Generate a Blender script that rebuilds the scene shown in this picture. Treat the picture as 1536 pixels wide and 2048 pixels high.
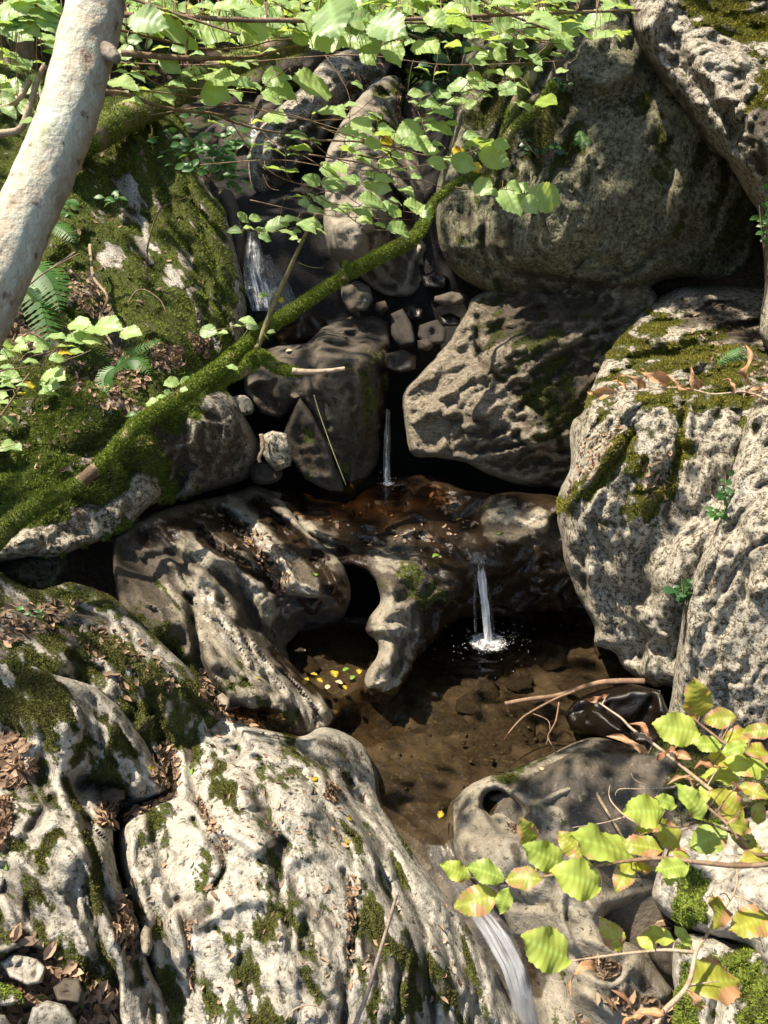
import bpy, math, random
import numpy as np
from mathutils import Vector, Matrix
random.seed(7)
rng = np.random.default_rng(7)
for o in list(bpy.data.objects): bpy.data.objects.remove(o)
S = bpy.context.scene
COL = S.collection
# ---------------- camera, sky, sun, exposure ----------------
PITCH = math.radians(22.0); CAMZ = 2.3; FPX = 1700.0
CP, SP = math.cos(PITCH), math.sin(PITCH)
cam = bpy.data.cameras.new("camera"); camo = bpy.data.objects.new("camera", cam); COL.objects.link(camo)
cam.sensor_fit = 'VERTICAL'; cam.sensor_height = 24; cam.lens = 24 * FPX / 2048
cam.clip_start = 0.05; cam.clip_end = 200
camo.location = (0, 0, CAMZ); camo.rotation_euler = (math.radians(90) - PITCH, 0, 0)
cam.dof.use_dof = True; cam.dof.focus_distance = 4.0; cam.dof.aperture_fstop = 13.0
S.camera = camo
SUN = Vector((-0.42, -0.10, 0.90)).normalized()
W = bpy.data.worlds.new("World"); S.world = W; W.use_nodes = True
wn = W.node_tree.nodes; wl = W.node_tree.links
sky = wn.new('ShaderNodeTexSky'); sky.sky_type = 'NISHITA'; sky.sun_disc = False
sky.sun_elevation = math.asin(SUN.z); sky.sun_rotation = math.atan2(SUN.x, SUN.y) % (2 * math.pi)
wl.new(sky.outputs[0], wn['Background'].inputs[0]); wn['Background'].inputs[1].default_value = 0.14
sl = bpy.data.lights.new("sun", 'SUN'); sl.energy = 4.1; sl.angle = math.radians(0.9); sl.color = (1.0, 0.895, 0.74)
so = bpy.data.objects.new("sun", sl); COL.objects.link(so)
so.rotation_euler = SUN.to_track_quat('Z', 'Y').to_euler(); so.location = SUN * 20
S.view_settings.view_transform = 'Standard'; S.view_settings.look = 'None'
S.view_settings.exposure = 1.55; S.view_settings.gamma = 1; S.view_settings.use_curve_mapping = False
S.cycles.max_bounces = 6; S.cycles.transparent_max_bounces = 12

# ---------------- geometry helpers ----------------
def proj(px, py, d):
    u = (np.asarray(px, float) - 768) / FPX; v = (np.asarray(py, float) - 1024) / FPX; d = np.asarray(d, float)
    return np.stack(np.broadcast_arrays(u * d, d * (CP - v * SP), CAMZ - d * (SP + v * CP)), -1)
def Z(px, py, z): return (px, py, (CAMZ - z) / (SP + (py - 1024) / FPX * CP))      # on a level plane
def Y(px, py, y): return (px, py, y / (CP - (py - 1024) / FPX * SP))              # on an upright plane
PERM = np.random.default_rng(3).permutation(256).astype(np.int64); PERM = np.concatenate([PERM, PERM, PERM])
GR = np.random.default_rng(5).normal(size=(256, 3)); GR /= np.linalg.norm(GR, axis=1)[:, None]
def perlin(P):
    I = np.floor(P).astype(np.int64); F = P - I; I &= 255
    U = F * F * F * (F * (F * 6 - 15) + 10); r = 0
    for dx in (0, 1):
        wx = U[:, 0] if dx else 1 - U[:, 0]
        for dy in (0, 1):
            wy = U[:, 1] if dy else 1 - U[:, 1]
            for dz in (0, 1):
                wz = U[:, 2] if dz else 1 - U[:, 2]
                g = GR[PERM[PERM[PERM[I[:, 0] + dx] + I[:, 1] + dy] + I[:, 2] + dz]]
                r = r + wx * wy * wz * ((F - (dx, dy, dz)) * g).sum(1)
    return r * 1.6
def fbm(P, s, octv=3, ridged=False, seed=0, rough=.5):
    P = np.asarray(P, float) * s + seed * 17.3; t = 0; a = 1; n = 0
    for _ in range(octv):
        v = perlin(P); t = t + a * ((1 - 2 * np.abs(v)) if ridged else v); n += a; a *= rough; P = P * 2.03 + 5.1
    return t / n
def facet(P, s, seed=0, sharp=20.0):
    """chiselled planes: each cell of a jittered grid tilts its own way, blended narrowly at the joints"""
    P = np.asarray(P, float) * s + seed * 7.7; I = np.floor(P).astype(np.int64); num = 0; den = 0
    for dx in (-1, 0, 1):
        for dy in (-1, 0, 1):
            for dz in (-1, 0, 1):
                c = I + (dx, dy, dz); h = PERM[(PERM[(PERM[c[:, 0] & 255] + c[:, 1]) & 255] + c[:, 2]) & 255]
                g = GR[h]; ctr = c + .5 + GR[(h + 91) & 255] * .45; D = P - ctr
                w = np.exp(-sharp * (D * D).sum(1)); num = num + w * ((D * g).sum(1) * 1.3 + GR[(h + 37) & 255][:, 0] * .35); den = den + w
    return num / (den + 1e-12)
def smooth_poly(pts, n=5, closed=True):
    P = np.array(pts, float); m = len(P); out = []
    rngi = range(m if closed else m - 1)
    for i in rngi:
        if closed: a, b, c, d = P[i - 1], P[i], P[(i + 1) % m], P[(i + 2) % m]
        else: a, b, c, d = P[max(i - 1, 0)], P[i], P[i + 1], P[min(i + 2, m - 1)]
        for k in range(n):
            t = k / n
            out.append(.5 * (2 * b + (c - a) * t + (2 * a - 5 * b + 4 * c - d) * t * t + (3 * b - a - 3 * c + d) * t ** 3))
    if not closed: out.append(P[-1])
    return np.array(out)
def seg_dist(Q, A, B):
    """unsigned distance of Q to segments A-B; also the side sign of the nearest one"""
    best = np.full(len(Q), 1e9); side = np.zeros(len(Q)); near = np.zeros((len(Q), 2))
    for a, b in zip(A, B):
        ab = b - a; L = (ab * ab).sum() + 1e-9
        t = np.clip(((Q - a) @ ab) / L, 0, 1); C = a + t[:, None] * ab
        D = Q - C; dd = np.sqrt((D * D).sum(1)); m = dd < best
        best[m] = dd[m]; near[m] = C[m]; side[m] = np.sign(ab[0] * D[m, 1] - ab[1] * D[m, 0])
    return best, side, near
def inside(Q, poly):
    r = np.zeros(len(Q), bool); n = len(poly)
    for i in range(n):
        a, b = poly[i], poly[(i + 1) % n]
        if a[1] == b[1]: continue
        c = ((a[1] > Q[:, 1]) != (b[1] > Q[:, 1])) & (Q[:, 0] < (b[0] - a[0]) * (Q[:, 1] - a[1]) / (b[1] - a[1]) + a[0])
        r ^= c
    return r
def rbf(ctrl):
    C = np.array(ctrl, float); X = C[:, :2] / 200.0; n = len(C)
    K = np.sqrt(((X[:, None] - X[None]) ** 2).sum(-1) + .04)
    if n < 4:
        co = np.linalg.lstsq(np.c_[np.ones(n), X], C[:, 2], rcond=None)[0]
        return lambda Q: np.c_[np.ones(len(Q)), Q / 200.0] @ co
    A = np.zeros((n + 3, n + 3)); A[:n, :n] = K; A[:n, n] = 1; A[:n, n + 1:] = X; A[n:, :n] = A[:n, n:].T
    w = np.linalg.lstsq(A, np.r_[C[:, 2], 0, 0, 0], rcond=None)[0]
    def f(Q):
        q = Q / 200.0
        return np.sqrt(((q[:, None] - X[None]) ** 2).sum(-1) + .04) @ w[:n] + w[n] + q @ w[n + 1:]
    return f
def mesh_from(name, V, F, mats, smooth=True, paint=None, loc=None, parent=None, cast=False):
    V = np.asarray(V, float)
    if loc is None: loc = V.mean(0) if len(V) else np.zeros(3)
    loc = np.asarray(loc, float)
    me = bpy.data.meshes.new(name); F = np.asarray(F)
    me.vertices.add(len(V)); me.vertices.foreach_set('co', (V - loc).astype(np.float32).ravel())
    k = F.shape[1]; me.loops.add(F.size); me.loops.foreach_set('vertex_index', F.astype(np.int32).ravel())
    me.polygons.add(len(F)); me.polygons.foreach_set('loop_start', np.arange(0, F.size, k, dtype=np.int32))
    me.update(calc_edges=True)
    if smooth: me.polygons.foreach_set('use_smooth', np.ones(len(F), bool))
    if paint is not None:
        a = me.color_attributes.new('paint', 'FLOAT_COLOR', 'POINT'); a.data.foreach_set('color', paint.astype(np.float32).ravel())
        a = me.attributes.new('brown', 'FLOAT', 'POINT'); a.data.foreach_set('value', paint[:, 3].astype(np.float32))
    for m in (mats if isinstance(mats, (list, tuple)) else [mats]): me.materials.append(m)
    me.validate()
    o = bpy.data.objects.new(name, me); COL.objects.link(o); o.location = loc
    if parent is not None: attach(o, parent)
    return o
def attach(o, parent):
    o.parent = parent; o.location = Vector(o.location) - Vector(parent.location)
def tag(o, label=None, cat=None, group=None, kind=None):
    if label: o['label'] = label
    if cat: o['category'] = cat
    if group: o['group'] = group
    if kind: o['kind'] = kind
    return o
def empty(name, loc, label, cat, group=None):
    o = bpy.data.objects.new(name, None); o.empty_display_size = .05; COL.objects.link(o); o.location = loc
    return tag(o, label, cat, group)

# ---------------- materials ----------------
def nodes(name):
    m = bpy.data.materials.new(name); m.use_nodes = True; nt = m.node_tree
    return m, nt, nt.nodes, nt.links, nt.nodes['Principled BSDF']
class NB:
    """tiny node-building helper"""
    def __init__(s, nt): s.nt = nt; s.n = nt.nodes; s.l = nt.links
    def put(s, sock, v):
        if hasattr(v, 'is_output'): s.l.new(v, sock)
        elif v is not None: sock.default_value = v if not isinstance(v, tuple) or len(v) != 3 or sock.type != 'RGBA' else (*v, 1)
    def noise(s, co, scale, detail=4, rough=.55, out=0, dist=0):
        n = s.n.new('ShaderNodeTexNoise'); s.l.new(co, n.inputs['Vector'])
        n.inputs['Scale'].default_value = scale; n.inputs['Detail'].default_value = detail; n.inputs['Roughness'].default_value = rough
        n.inputs['Distortion'].default_value = dist
        return n.outputs[out]
    def voro(s, co, scale, feature='F1'):
        n = s.n.new('ShaderNodeTexVoronoi'); n.feature = feature; s.l.new(co, n.inputs['Vector']); n.inputs['Scale'].default_value = scale
        return n.outputs['Distance']
    def math(s, op, a, b=None, c=None, clamp=False):
        n = s.n.new('ShaderNodeMath'); n.operation = op; n.use_clamp = clamp
        s.put(n.inputs[0], a)
        if b is not None: s.put(n.inputs[1], b)
        if c is not None: s.put(n.inputs[2], c)
        return n.outputs[0]
    def mix(s, f, a, b, mode='MIX'):
        n = s.n.new('ShaderNodeMix'); n.data_type = 'RGBA'; n.blend_type = mode
        s.put(n.inputs[0], f); s.put(n.inputs[6], a); s.put(n.inputs[7], b); return n.outputs[2]
    def step(s, v, lo, hi):
        n = s.n.new('ShaderNodeMapRange'); n.interpolation_type = 'SMOOTHSTEP'
        s.put(n.inputs['Value'], v); n.inputs['From Min'].default_value = lo; n.inputs['From Max'].default_value = hi
        return n.outputs['Result']
    def lin(s, v, lo, hi, a, b):
        n = s.n.new('ShaderNodeMapRange'); s.put(n.inputs['Value'], v)
        for k, x in zip(('From Min', 'From Max', 'To Min', 'To Max'), (lo, hi, a, b)): n.inputs[k].default_value = x
        return n.outputs['Result']
    def co(s, scl=(1, 1, 1)):
        t = s.n.new('ShaderNodeTexCoord'); m = s.n.new('ShaderNodeMapping'); s.l.new(t.outputs['Object'], m.inputs[0])
        m.inputs['Scale'].default_value = scl; return m.outputs[0]
    def bump(s, h, dist, strength=1.0, normal=None):
        b = s.n.new('ShaderNodeBump'); s.put(b.inputs['Height'], h); b.inputs['Distance'].default_value = dist
        b.inputs['Strength'].default_value = strength
        if normal is not None: s.l.new(normal, b.inputs['Normal'])
        return b.outputs[0]

def rock_mat(name, dark, mid, light, lichen=.5, scale=1.0, bump=.014, rough=.85, lo=.42, hi=.62, pit=(.455, .40), stretch=(1, 1, 1), moss_a=(.032, .046, .007), moss_b=(.13, .15, .018)):
    m, nt, n, l, b = nodes(name); N = NB(nt); co = N.co(stretch)
    at = n.new('ShaderNodeAttribute'); at.attribute_name = 'paint'
    sep = n.new('ShaderNodeSeparateColor'); l.new(at.outputs['Color'], sep.inputs[0])
    at2 = n.new('ShaderNodeAttribute'); at2.attribute_name = 'brown'
    moss, wet, pale, brown = sep.outputs[0], sep.outputs[1], sep.outputs[2], at2.outputs['Fac']
    n1 = N.noise(co, 5 * scale, 6, .6); n2 = N.noise(co, 26 * scale, 8, .68); n3 = N.noise(co, 90 * scale, 5, .65)
    crack = N.voro(co, 14 * scale, 'DISTANCE_TO_EDGE')
    base = N.mix(N.step(n1, .32, .68), mid, N.mix(.5, mid, light))
    base = N.mix(N.math('MULTIPLY', N.step(N.math('ADD', N.math('MULTIPLY', n2, .75), N.math('MULTIPLY', n3, .25)), lo, hi), lichen), base, light)
    base = N.mix(N.math('MULTIPLY', N.step(N.noise(co, 2.2, 5, .6), .45, .62), .45), base, N.mix(1.0, base, (.62, .60, .56), 'MULTIPLY'))
    pits = N.step(N.math('ADD', N.math('MULTIPLY', n2, .6), N.math('MULTIPLY', n3, .4)), pit[0], pit[1])
    base = N.mix(N.math('MULTIPLY', pits, .85), base, dark)
    pk = N.step(N.math('ADD', pale, N.math('MULTIPLY', N.math('SUBTRACT', n2, .5), 1.6)), .35, .6)
    base = N.mix(N.math('MULTIPLY', pk, .8), base, N.mix(N.step(n3, .35, .6), mid, (.55, .52, .46)))
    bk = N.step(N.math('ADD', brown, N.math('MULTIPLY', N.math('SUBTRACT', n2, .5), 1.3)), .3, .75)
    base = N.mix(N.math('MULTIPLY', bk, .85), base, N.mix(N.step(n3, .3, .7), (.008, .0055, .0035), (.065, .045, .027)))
    wk = N.step(N.math('ADD', wet, N.math('MULTIPLY', N.math('SUBTRACT', n2, .5), .8)), .3, .7)
    base = N.mix(wk, base, N.mix(1.0, base, (.30, .24, .19), 'MULTIPLY'))
    mk = N.step(N.math('ADD', moss, N.math('MULTIPLY', N.math('SUBTRACT', n3, .5), 1.0)), .42, .6)
    m3 = N.noise(co, 160, 3, .7); m1 = N.noise(co, 7, 4, .6)
    mc = N.mix(N.step(m1, .35, .65), moss_a, N.mix(.5, moss_a, moss_b)); mc = N.mix(N.step(m3, .42, .62), mc, moss_b)
    mc = N.mix(N.step(N.noise(co, 11, 5, .6), .55, .72), mc, (.05, .032, .014))
    base = N.mix(mk, base, mc); l.new(base, b.inputs['Base Color'])
    r = N.lin(wk, 0, 1, rough, .22); r = N.math('MAXIMUM', r, N.math('MULTIPLY', mk, .95)); l.new(r, b.inputs['Roughness'])
    b.inputs['Specular IOR Level'].default_value = .35
    h = N.math('ADD', N.math('MULTIPLY', n2, 1.0), N.math('MULTIPLY', n3, .45))
    h = N.math('ADD', h, N.math('MULTIPLY', N.math('MINIMUM', crack, .06), 1.2))
    h = N.math('MULTIPLY', h, N.lin(wk, 0, 1, 1, .5))
    h = N.math('ADD', h, N.math('MULTIPLY', mk, N.math('MULTIPLY', m3, 1.2)))
    l.new(N.bump(h, bump), b.inputs['Normal'])
    return m
M_PALE = rock_mat('pale_limestone', (.045, .038, .027), (.25, .228, .185), (.52, .485, .415), .8, 1.0, .016, lo=.45, hi=.58)
M_GREY = rock_mat('weathered_limestone', (.026, .018, .008), (.14, .112, .07), (.48, .44, .36), .95, 1.5, .022, lo=.47, hi=.53, pit=(.47, .43))
M_OLIVE = rock_mat('olive_limestone', (.014, .013, .006), (.10, .098, .052), (.33, .31, .205), .9, 1.5, .03, lo=.48, hi=.57, pit=(.465, .42))  # limestone in a darker olive tone
M_LAY = rock_mat('layered_stone', (.022, .016, .010), (.13, .102, .068), (.33, .29, .22), .8, 1.2, .022, lo=.48, hi=.58, pit=(.46, .41), stretch=(.7, 1, 2.0))
M_BLACK = rock_mat('black_wet_shade_stone', (.006, .005, .004), (.022, .018, .014), (.05, .04, .03), .5, 1.0, .010, lo=.5, hi=.68)  # near-black puts the cleft's shade into its stones; also the wet pool boulder
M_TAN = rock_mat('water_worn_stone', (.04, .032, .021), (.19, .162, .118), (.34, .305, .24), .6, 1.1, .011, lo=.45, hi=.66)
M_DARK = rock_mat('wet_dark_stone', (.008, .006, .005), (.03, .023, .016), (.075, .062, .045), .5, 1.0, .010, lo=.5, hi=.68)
M_BROWN = rock_mat('brown_gully_stone', (.014, .010, .007), (.06, .047, .034), (.13, .11, .083), .5, .7, .008, lo=.48, hi=.68)

def tuft_mat(name, a, b2, tr=.25):
    m, nt, n, l, b = nodes(name); N = NB(nt)
    g = n.new('ShaderNodeNewGeometry'); co = N.co()
    c = N.mix(g.outputs['Random Per Island'], a, b2); c = N.mix(N.step(N.noise(co, 9, 4), .5, .7), c, N.mix(.5, c, (.07, .05, .02)))
    l.new(c, b.inputs['Base Color']); b.inputs['Roughness'].default_value = .8
    t = n.new('ShaderNodeBsdfTranslucent'); l.new(c, t.inputs[0]); mx = n.new('ShaderNodeMixShader'); mx.inputs[0].default_value = tr
    l.new(b.outputs[0], mx.inputs[1]); l.new(t.outputs[0], mx.inputs[2]); l.new(mx.outputs[0], n['Material Output'].inputs[0])
    return m
M_MOSS = tuft_mat('moss_green', (.055, .085, .010), (.23, .29, .028))
M_MOSSO = tuft_mat('moss_olive', (.035, .035, .008), (.13, .125, .02))
M_MOSSM = tuft_mat('moss_mid', (.045, .068, .009), (.19, .24, .024))
M_MOSSY = tuft_mat('moss_yellow', (.07, .075, .008), (.27, .24, .02))
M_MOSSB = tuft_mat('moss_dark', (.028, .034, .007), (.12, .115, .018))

def tufts(parent, V, F, mask, n, h=.011, w=.0035, mat=None, name='moss', lean=.7):
    """n small upright blades spread over the faces F (triangles or quads) where mask is high"""
    F = np.asarray(F); A, B, C = V[F[:, 0]], V[F[:, 1]], V[F[:, 2]]
    nr = np.cross(B - A, C - A); ar = np.linalg.norm(nr, axis=1); nr = nr / (ar[:, None] + 1e-12)
    p = ar * np.clip((mask[F[:, :3]].mean(1) - .42) * 4, 0, 1)
    if p.sum() <= 0: return None
    i = rng.choice(len(F), n, p=p / p.sum()); a, b = rng.random(n), rng.random(n)
    if F.shape[1] == 4:
        D = V[F[:, 3]]; P = (A[i] * ((1 - a) * (1 - b))[:, None] + B[i] * (a * (1 - b))[:, None] + C[i] * (a * b)[:, None] + D[i] * ((1 - a) * b)[:, None])
    else:
        s = a + b > 1; a[s] = 1 - a[s]; b[s] = 1 - b[s]; P = A[i] + (B - A)[i] * a[:, None] + (C - A)[i] * b[:, None]
    d = nr[i] + rng.normal(size=(n, 3)) * lean + (0, 0, .25); d /= np.linalg.norm(d, axis=1)[:, None]
    t = np.cross(d, rng.normal(size=(n, 3))); t /= np.linalg.norm(t, axis=1)[:, None] + 1e-9
    hh = h * ((.5 + rng.random(n)) * np.clip((mask[F[i, :3]].mean(1) - .35) * 2.2, .25, 1.1))[:, None]; ww = w * (.6 + rng.random(n))[:, None]
    P = P - nr[i] * .002
    VV = np.stack([P - t * ww, P + t * ww, P + d * hh], 1).reshape(-1, 3); FF = np.arange(3 * n).reshape(-1, 3)
    return tag(mesh_from(name, VV, FF, mat or M_MOSS, smooth=False, parent=parent), kind='stuff')

SURF = {}   # front surface of each rock for dropping litter and plants on it
def rock(name, outline, ctrl, label=None, cat='boulder', mat=None, bulge=.25, R=90, back=.5, step=4.5, strokes=(), noise=((1.3, .05, 0), (4.5, .025, 0), (14, .010, 1)),
         paint=(), base=(0, 0, 0, 0), rag=4, moss=0, moss_h=.011, moss_mat=None, kind=None, key=None, up_moss=0, fac=(), dirt=.8, cracks=((1.5, .035), (4.0, .012)), seed=0, stretch=(1, 1, 1), power=1.0, sharp=False, group=None, parent=None):
    poly = smooth_poly(outline, 4) if not sharp else np.array([np.array(outline[i - 1], float) * (1 - t) + np.array(outline[i], float) * t for i in range(len(outline)) for t in (0, .5)]); lo = poly.min(0) - step * 2; hi = poly.max(0) + step * 2
    nx, ny = int((hi[0] - lo[0]) / step) + 1, int((hi[1] - lo[1]) / step) + 1
    gx, gy = np.meshgrid(lo[0] + np.arange(nx) * step, lo[1] + np.arange(ny) * step); Q = np.stack([gx.ravel(), gy.ravel()], 1)
    A, B = poly, np.roll(poly, -1, 0)
    dist, _, near = seg_dist(Q, A, B); ins = inside(Q, poly); sd = np.where(ins, dist, -dist)
    rg = fbm(np.c_[Q / 60.0, np.full(len(Q), seed + 3.3)], 1, 4) * rag
    sd = sd + rg; ins = sd > 0
    sg = sd.reshape(ny, nx); gxx = np.gradient(sg, axis=1) / step; gyy = np.gradient(sg, axis=0) / step
    gn = np.sqrt(gxx ** 2 + gyy ** 2) + 1e-6; gxx, gyy = (gxx / gn).ravel(), (gyy / gn).ravel()
    I = np.arange(nx * ny).reshape(ny, nx)
    q = np.stack([I[:-1, :-1], I[1:, :-1], I[1:, 1:], I[:-1, 1:]], -1).reshape(-1, 4)
    q = q[ins[q].any(1)]
    used = np.unique(q); mp = np.full(len(Q), -1); mp[used] = np.arange(len(used)); q = mp[q]
    Qu = Q[used].copy(); sdu = sd[used]; out = sdu <= 0
    Qu[out] += np.stack([gxx[used][out], gyy[used][out]], 1) * np.minimum(-sdu[out], step * 1.5)[:, None]
    e = np.maximum(sdu, 0); t = np.clip(e / R, 0, 1); f = np.sqrt(np.clip(1 - (1 - t) ** 2, 0, 1)) ** (power * .8)
    D = rbf(ctrl)(Qu)
    front = D + bulge * (1 - f)
    P0 = proj(Qu[:, 0], Qu[:, 1], D)
    jit = np.stack([fbm(P0, 5, 2, seed=seed + 5), fbm(P0, 5, 2, seed=seed + 6)], 1) * 9
    for s in strokes:
        pts, w, amp = s[0], s[1], s[2]; mode = s[3] if len(s) > 3 else 'g'
        L = smooth_poly(pts, 5, False) if len(pts) > 2 else np.array(pts, float)
        if len(pts) == 1: dd = np.linalg.norm(Qu + jit - L[0], axis=1); side = np.ones(len(Qu))
        else: dd, side, _ = seg_dist(Qu + jit, L[:-1], L[1:])
        if mode == 'g': front -= amp * np.exp(-(dd / w) ** 2)
        elif mode == 'v': front -= amp * np.exp(-(dd / w))
        elif mode == 'p': front -= amp * np.clip((w - dd) / (w * .3), 0, 1)
        elif mode == 's':          # a step: one side stands proud and fades over 6 w
            front -= amp * np.where(side > 0, np.exp(-(dd / (6 * w))), -0.0) * np.clip(dd / w, 0, 1)
    amp_edge = np.clip(e / 25.0, 0.15, 1)
    patchy = np.clip(.75 + fbm(P0, 1.7, 3, seed=seed + 71) * 2.2, .2, 1.7)
    for k, (sc, am, rd) in enumerate(noise):
        if sc > 6: am = am * patchy
        front -= (-am if rd else am) * fbm(P0 @ (np.asarray(stretch, float) if np.ndim(stretch) == 2 else np.diag(stretch)), sc, 3, bool(rd), seed=seed + k * 3) * amp_edge
    stretch = np.asarray(stretch, float) if np.ndim(stretch) == 2 else np.diag(stretch)
    Pw = P0 + .09 * np.stack([fbm(P0, 3, 3, seed=seed + 80 + j) for j in range(3)], 1); crk = np.zeros(nb_ := len(P0))
    for k, (sc, am) in enumerate(cracks):
        r1 = 1 - np.abs(fbm(Pw @ stretch, sc, 2, seed=seed + 90 + k * 4)) * 13; r1 = np.clip(r1, 0, 1) * np.clip(fbm(P0, sc * .7, 2, seed=seed + 99 + k) * 4 + .55, 0, 1)
        front += am * r1 * amp_edge; crk = np.maximum(crk, r1)
    for k, (sc, am) in enumerate(fac):
        front -= am * facet(P0 @ stretch + .06 * np.stack([fbm(P0, 6, 2, seed=seed + 60 + j) for j in range(3)], 1), sc, seed + k) * amp_edge
    G = np.zeros(nx * ny); Wt = np.zeros(nx * ny); G[used] = front - D; Wt[used] = 1
    def box(a, r):
        a = np.pad(a.reshape(ny, nx), r); c = np.cumsum(np.cumsum(np.pad(a, ((1, 0), (1, 0))), 0), 1); k = 2 * r + 1
        return (c[k:, k:] - c[:-k, k:] - c[k:, :-k] + c[:-k, :-k]).ravel()
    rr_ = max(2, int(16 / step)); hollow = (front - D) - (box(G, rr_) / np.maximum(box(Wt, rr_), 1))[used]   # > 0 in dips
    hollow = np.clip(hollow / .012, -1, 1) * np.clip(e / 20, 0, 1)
    bk = D + bulge + back * f + .04 * fbm(P0, 2, 2, seed=seed + 9) * t
    bk = np.maximum(bk, front + .004)
    Vf = proj(Qu[:, 0], Qu[:, 1], front); nb = len(Vf)
    bi = np.arange(nb) + nb; bi[out] = np.arange(nb)[out]
    Vb = proj(Qu[:, 0], Qu[:, 1], bk); Vall = np.concatenate([Vf, Vb]); Fall = np.concatenate([q, bi[q][:, ::-1]])
    keep = np.unique(Fall); mp2 = np.full(len(Vall), -1); mp2[keep] = np.arange(len(keep))
    # attributes
    pt = np.tile(np.array(base, float), (nb, 1))
    jj = np.stack([fbm(P0, 8, 4, seed=seed + 15), fbm(P0, 8, 4, seed=seed + 16)], 1) * (40 if base[3] > .1 and base[0] > .1 else 28)
    idx = dict(moss=0, wet=1, pale=2, brown=3)
    for s in paint:
        kd, pts, w = s[0], s[1], s[2]; st = s[3] if len(s) > 3 else 1.0
        L = np.array(pts, float)
        if len(pts) == 1: dd = np.linalg.norm(Qu + jj - L[0], axis=1)
        else: dd, _, _ = seg_dist(Qu + jj, L[:-1], L[1:])
        g = np.exp(-(dd / (w * 1.2)) ** (4 if st < 0 else 2)) * abs(st)
        c = idx[kd]
        if st > 0: pt[:, c] = np.maximum(pt[:, c], g)
        else: pt[:, c] *= (1 - g)
    nrm = np.zeros((nb, 3)); fn = np.cross(Vf[q[:, 1]] - Vf[q[:, 0]], Vf[q[:, 2]] - Vf[q[:, 0]]); fn = -fn if (fn[:, 1].mean() > 0) else fn
    for k in range(4): np.add.at(nrm, q[:, k], fn)
    nrm /= np.linalg.norm(nrm, axis=1)[:, None] + 1e-9
    if up_moss: pt[:, 0] += up_moss * np.clip((nrm[:, 2] - .45) * 2.2, 0, 1)
    # broken-up moss edge
    brk = fbm(P0 @ stretch, 8, 5, seed=seed + 30, rough=.7) * 1.7
    pt[:, 0] = np.clip(pt[:, 0] + np.where(pt[:, 0] > .02, brk * np.clip(1.6 - pt[:, 0], .4, 1) + hollow * .15, 0), 0, 1)
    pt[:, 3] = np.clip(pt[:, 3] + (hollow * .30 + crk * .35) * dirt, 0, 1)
    paintall = np.concatenate([pt, pt])
    fr = mp2[q]; Fm = mp2[Fall]
    if (np.cross(Vf[q[:, 1]] - Vf[q[:, 0]], Vf[q[:, 2]] - Vf[q[:, 0]])[:, 1].mean() > 0): Fm = Fm[:, ::-1]; q = q[:, ::-1]
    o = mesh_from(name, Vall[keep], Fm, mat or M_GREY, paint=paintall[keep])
    if kind: tag(o, label, None, None, kind)
    else: tag(o, label, cat, group)
    if parent is not None: attach(o, parent)
    if moss: tufts(o, Vf, q, pt[:, 0], moss, moss_h, mat=moss_mat or M_MOSS)
    SURF[key or name] = (Qu, Vf, q, nrm, o)
    return o
def flow(u, lo, hi):
    u = np.array(u, float); u /= np.linalg.norm(u); return np.eye(3) * hi - np.outer(u, u) * (hi - lo)
FL1 = flow((.6, -.7, -.35), .45, 1.5); FL2 = flow((.35, -.9, -.2), .5, 1.3); FLV = flow((-.2, -.05, -1), .55, 1.25); FLS = flow((.35, -.5, -.8), .4, 1.4)
def drop(key, px, py):
    Qu, Vf, q, nrm, o = SURF[key]; i = np.argmin(((Qu - (px, py)) ** 2).sum(1)); return Vf[i], nrm[i], o
# ---------------- the ravine: one sheet of ground ----------------
def ground_mat():
    m, nt, n, l, b = nodes('forest_floor'); N = NB(nt); co = N.co()
    n1 = N.noise(co, 2, 5); n2 = N.noise(co, 30, 6, .7); n3 = N.noise(co, 120, 3, .7)
    c = N.mix(N.step(n2, .4, .6), (.035, .022, .012), (.11, .065, .035)); c = N.mix(N.step(n3, .5, .65), c, (.17, .10, .055))
    c = N.mix(N.step(n1, .5, .62), c, N.mix(N.step(n3, .4, .6), (.02, .03, .006), (.08, .09, .015)))
    at = n.new('ShaderNodeAttribute'); at.attribute_name = 'paint'; sep = n.new('ShaderNodeSeparateColor'); l.new(at.outputs['Color'], sep.inputs[0])
    c = N.mix(sep.outputs[1], c, N.mix(N.step(n2, .4, .6), (.004, .0035, .0025), (.016, .013, .009)))  # near-black: wet ground by the stream plus painted gully shade
    l.new(c, b.inputs['Base Color']); b.inputs['Roughness'].default_value = .9
    l.new(N.bump(N.math('ADD', n2, n3), .03), b.inputs['Normal']); return m
M_GROUND = ground_mat()
zy = [(-8, -4), (0, -1.8), (2, -1.15), (3, -.55), (4.3, -.55), (4.75, .05), (5.8, .30), (6.05, 1.0), (6.4, 1.3), (6.75, 1.9), (7.9, 2.3), (9.6, 2.95), (12, 4.8), (18, 10), (40, 30)]
def gz(x, y):
    z = np.interp(y, [a for a, _ in zy], [b for _, b in zy]); xc = np.interp(y, [3, 5.5, 8, 14], [.1, -.6, -1.2, -1.0])
    w = np.interp(y, [0, 4, 6.5, 9], [2.2, 1.5, 1.1, 1.3]); e = np.maximum(np.abs(x - xc) - w, 0)
    P = np.stack([x, y, z], -1).reshape(-1, 3)
    return z + 1.15 * e ** 1.12 + (.10 * fbm(P, 1.1, 4) + .04 * fbm(P, 5, 3)).reshape(np.shape(x)) * np.clip(.3 + e, 0, 1)
ax = np.concatenate([np.linspace(-30, -4, 40)[:-1], np.linspace(-4, 4, 130), np.linspace(4, 30, 40)[1:]])
ay = np.concatenate([np.linspace(-8, 2, 30)[:-1], np.linspace(2, 12, 160), np.linspace(12, 40, 40)[1:]])
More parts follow.
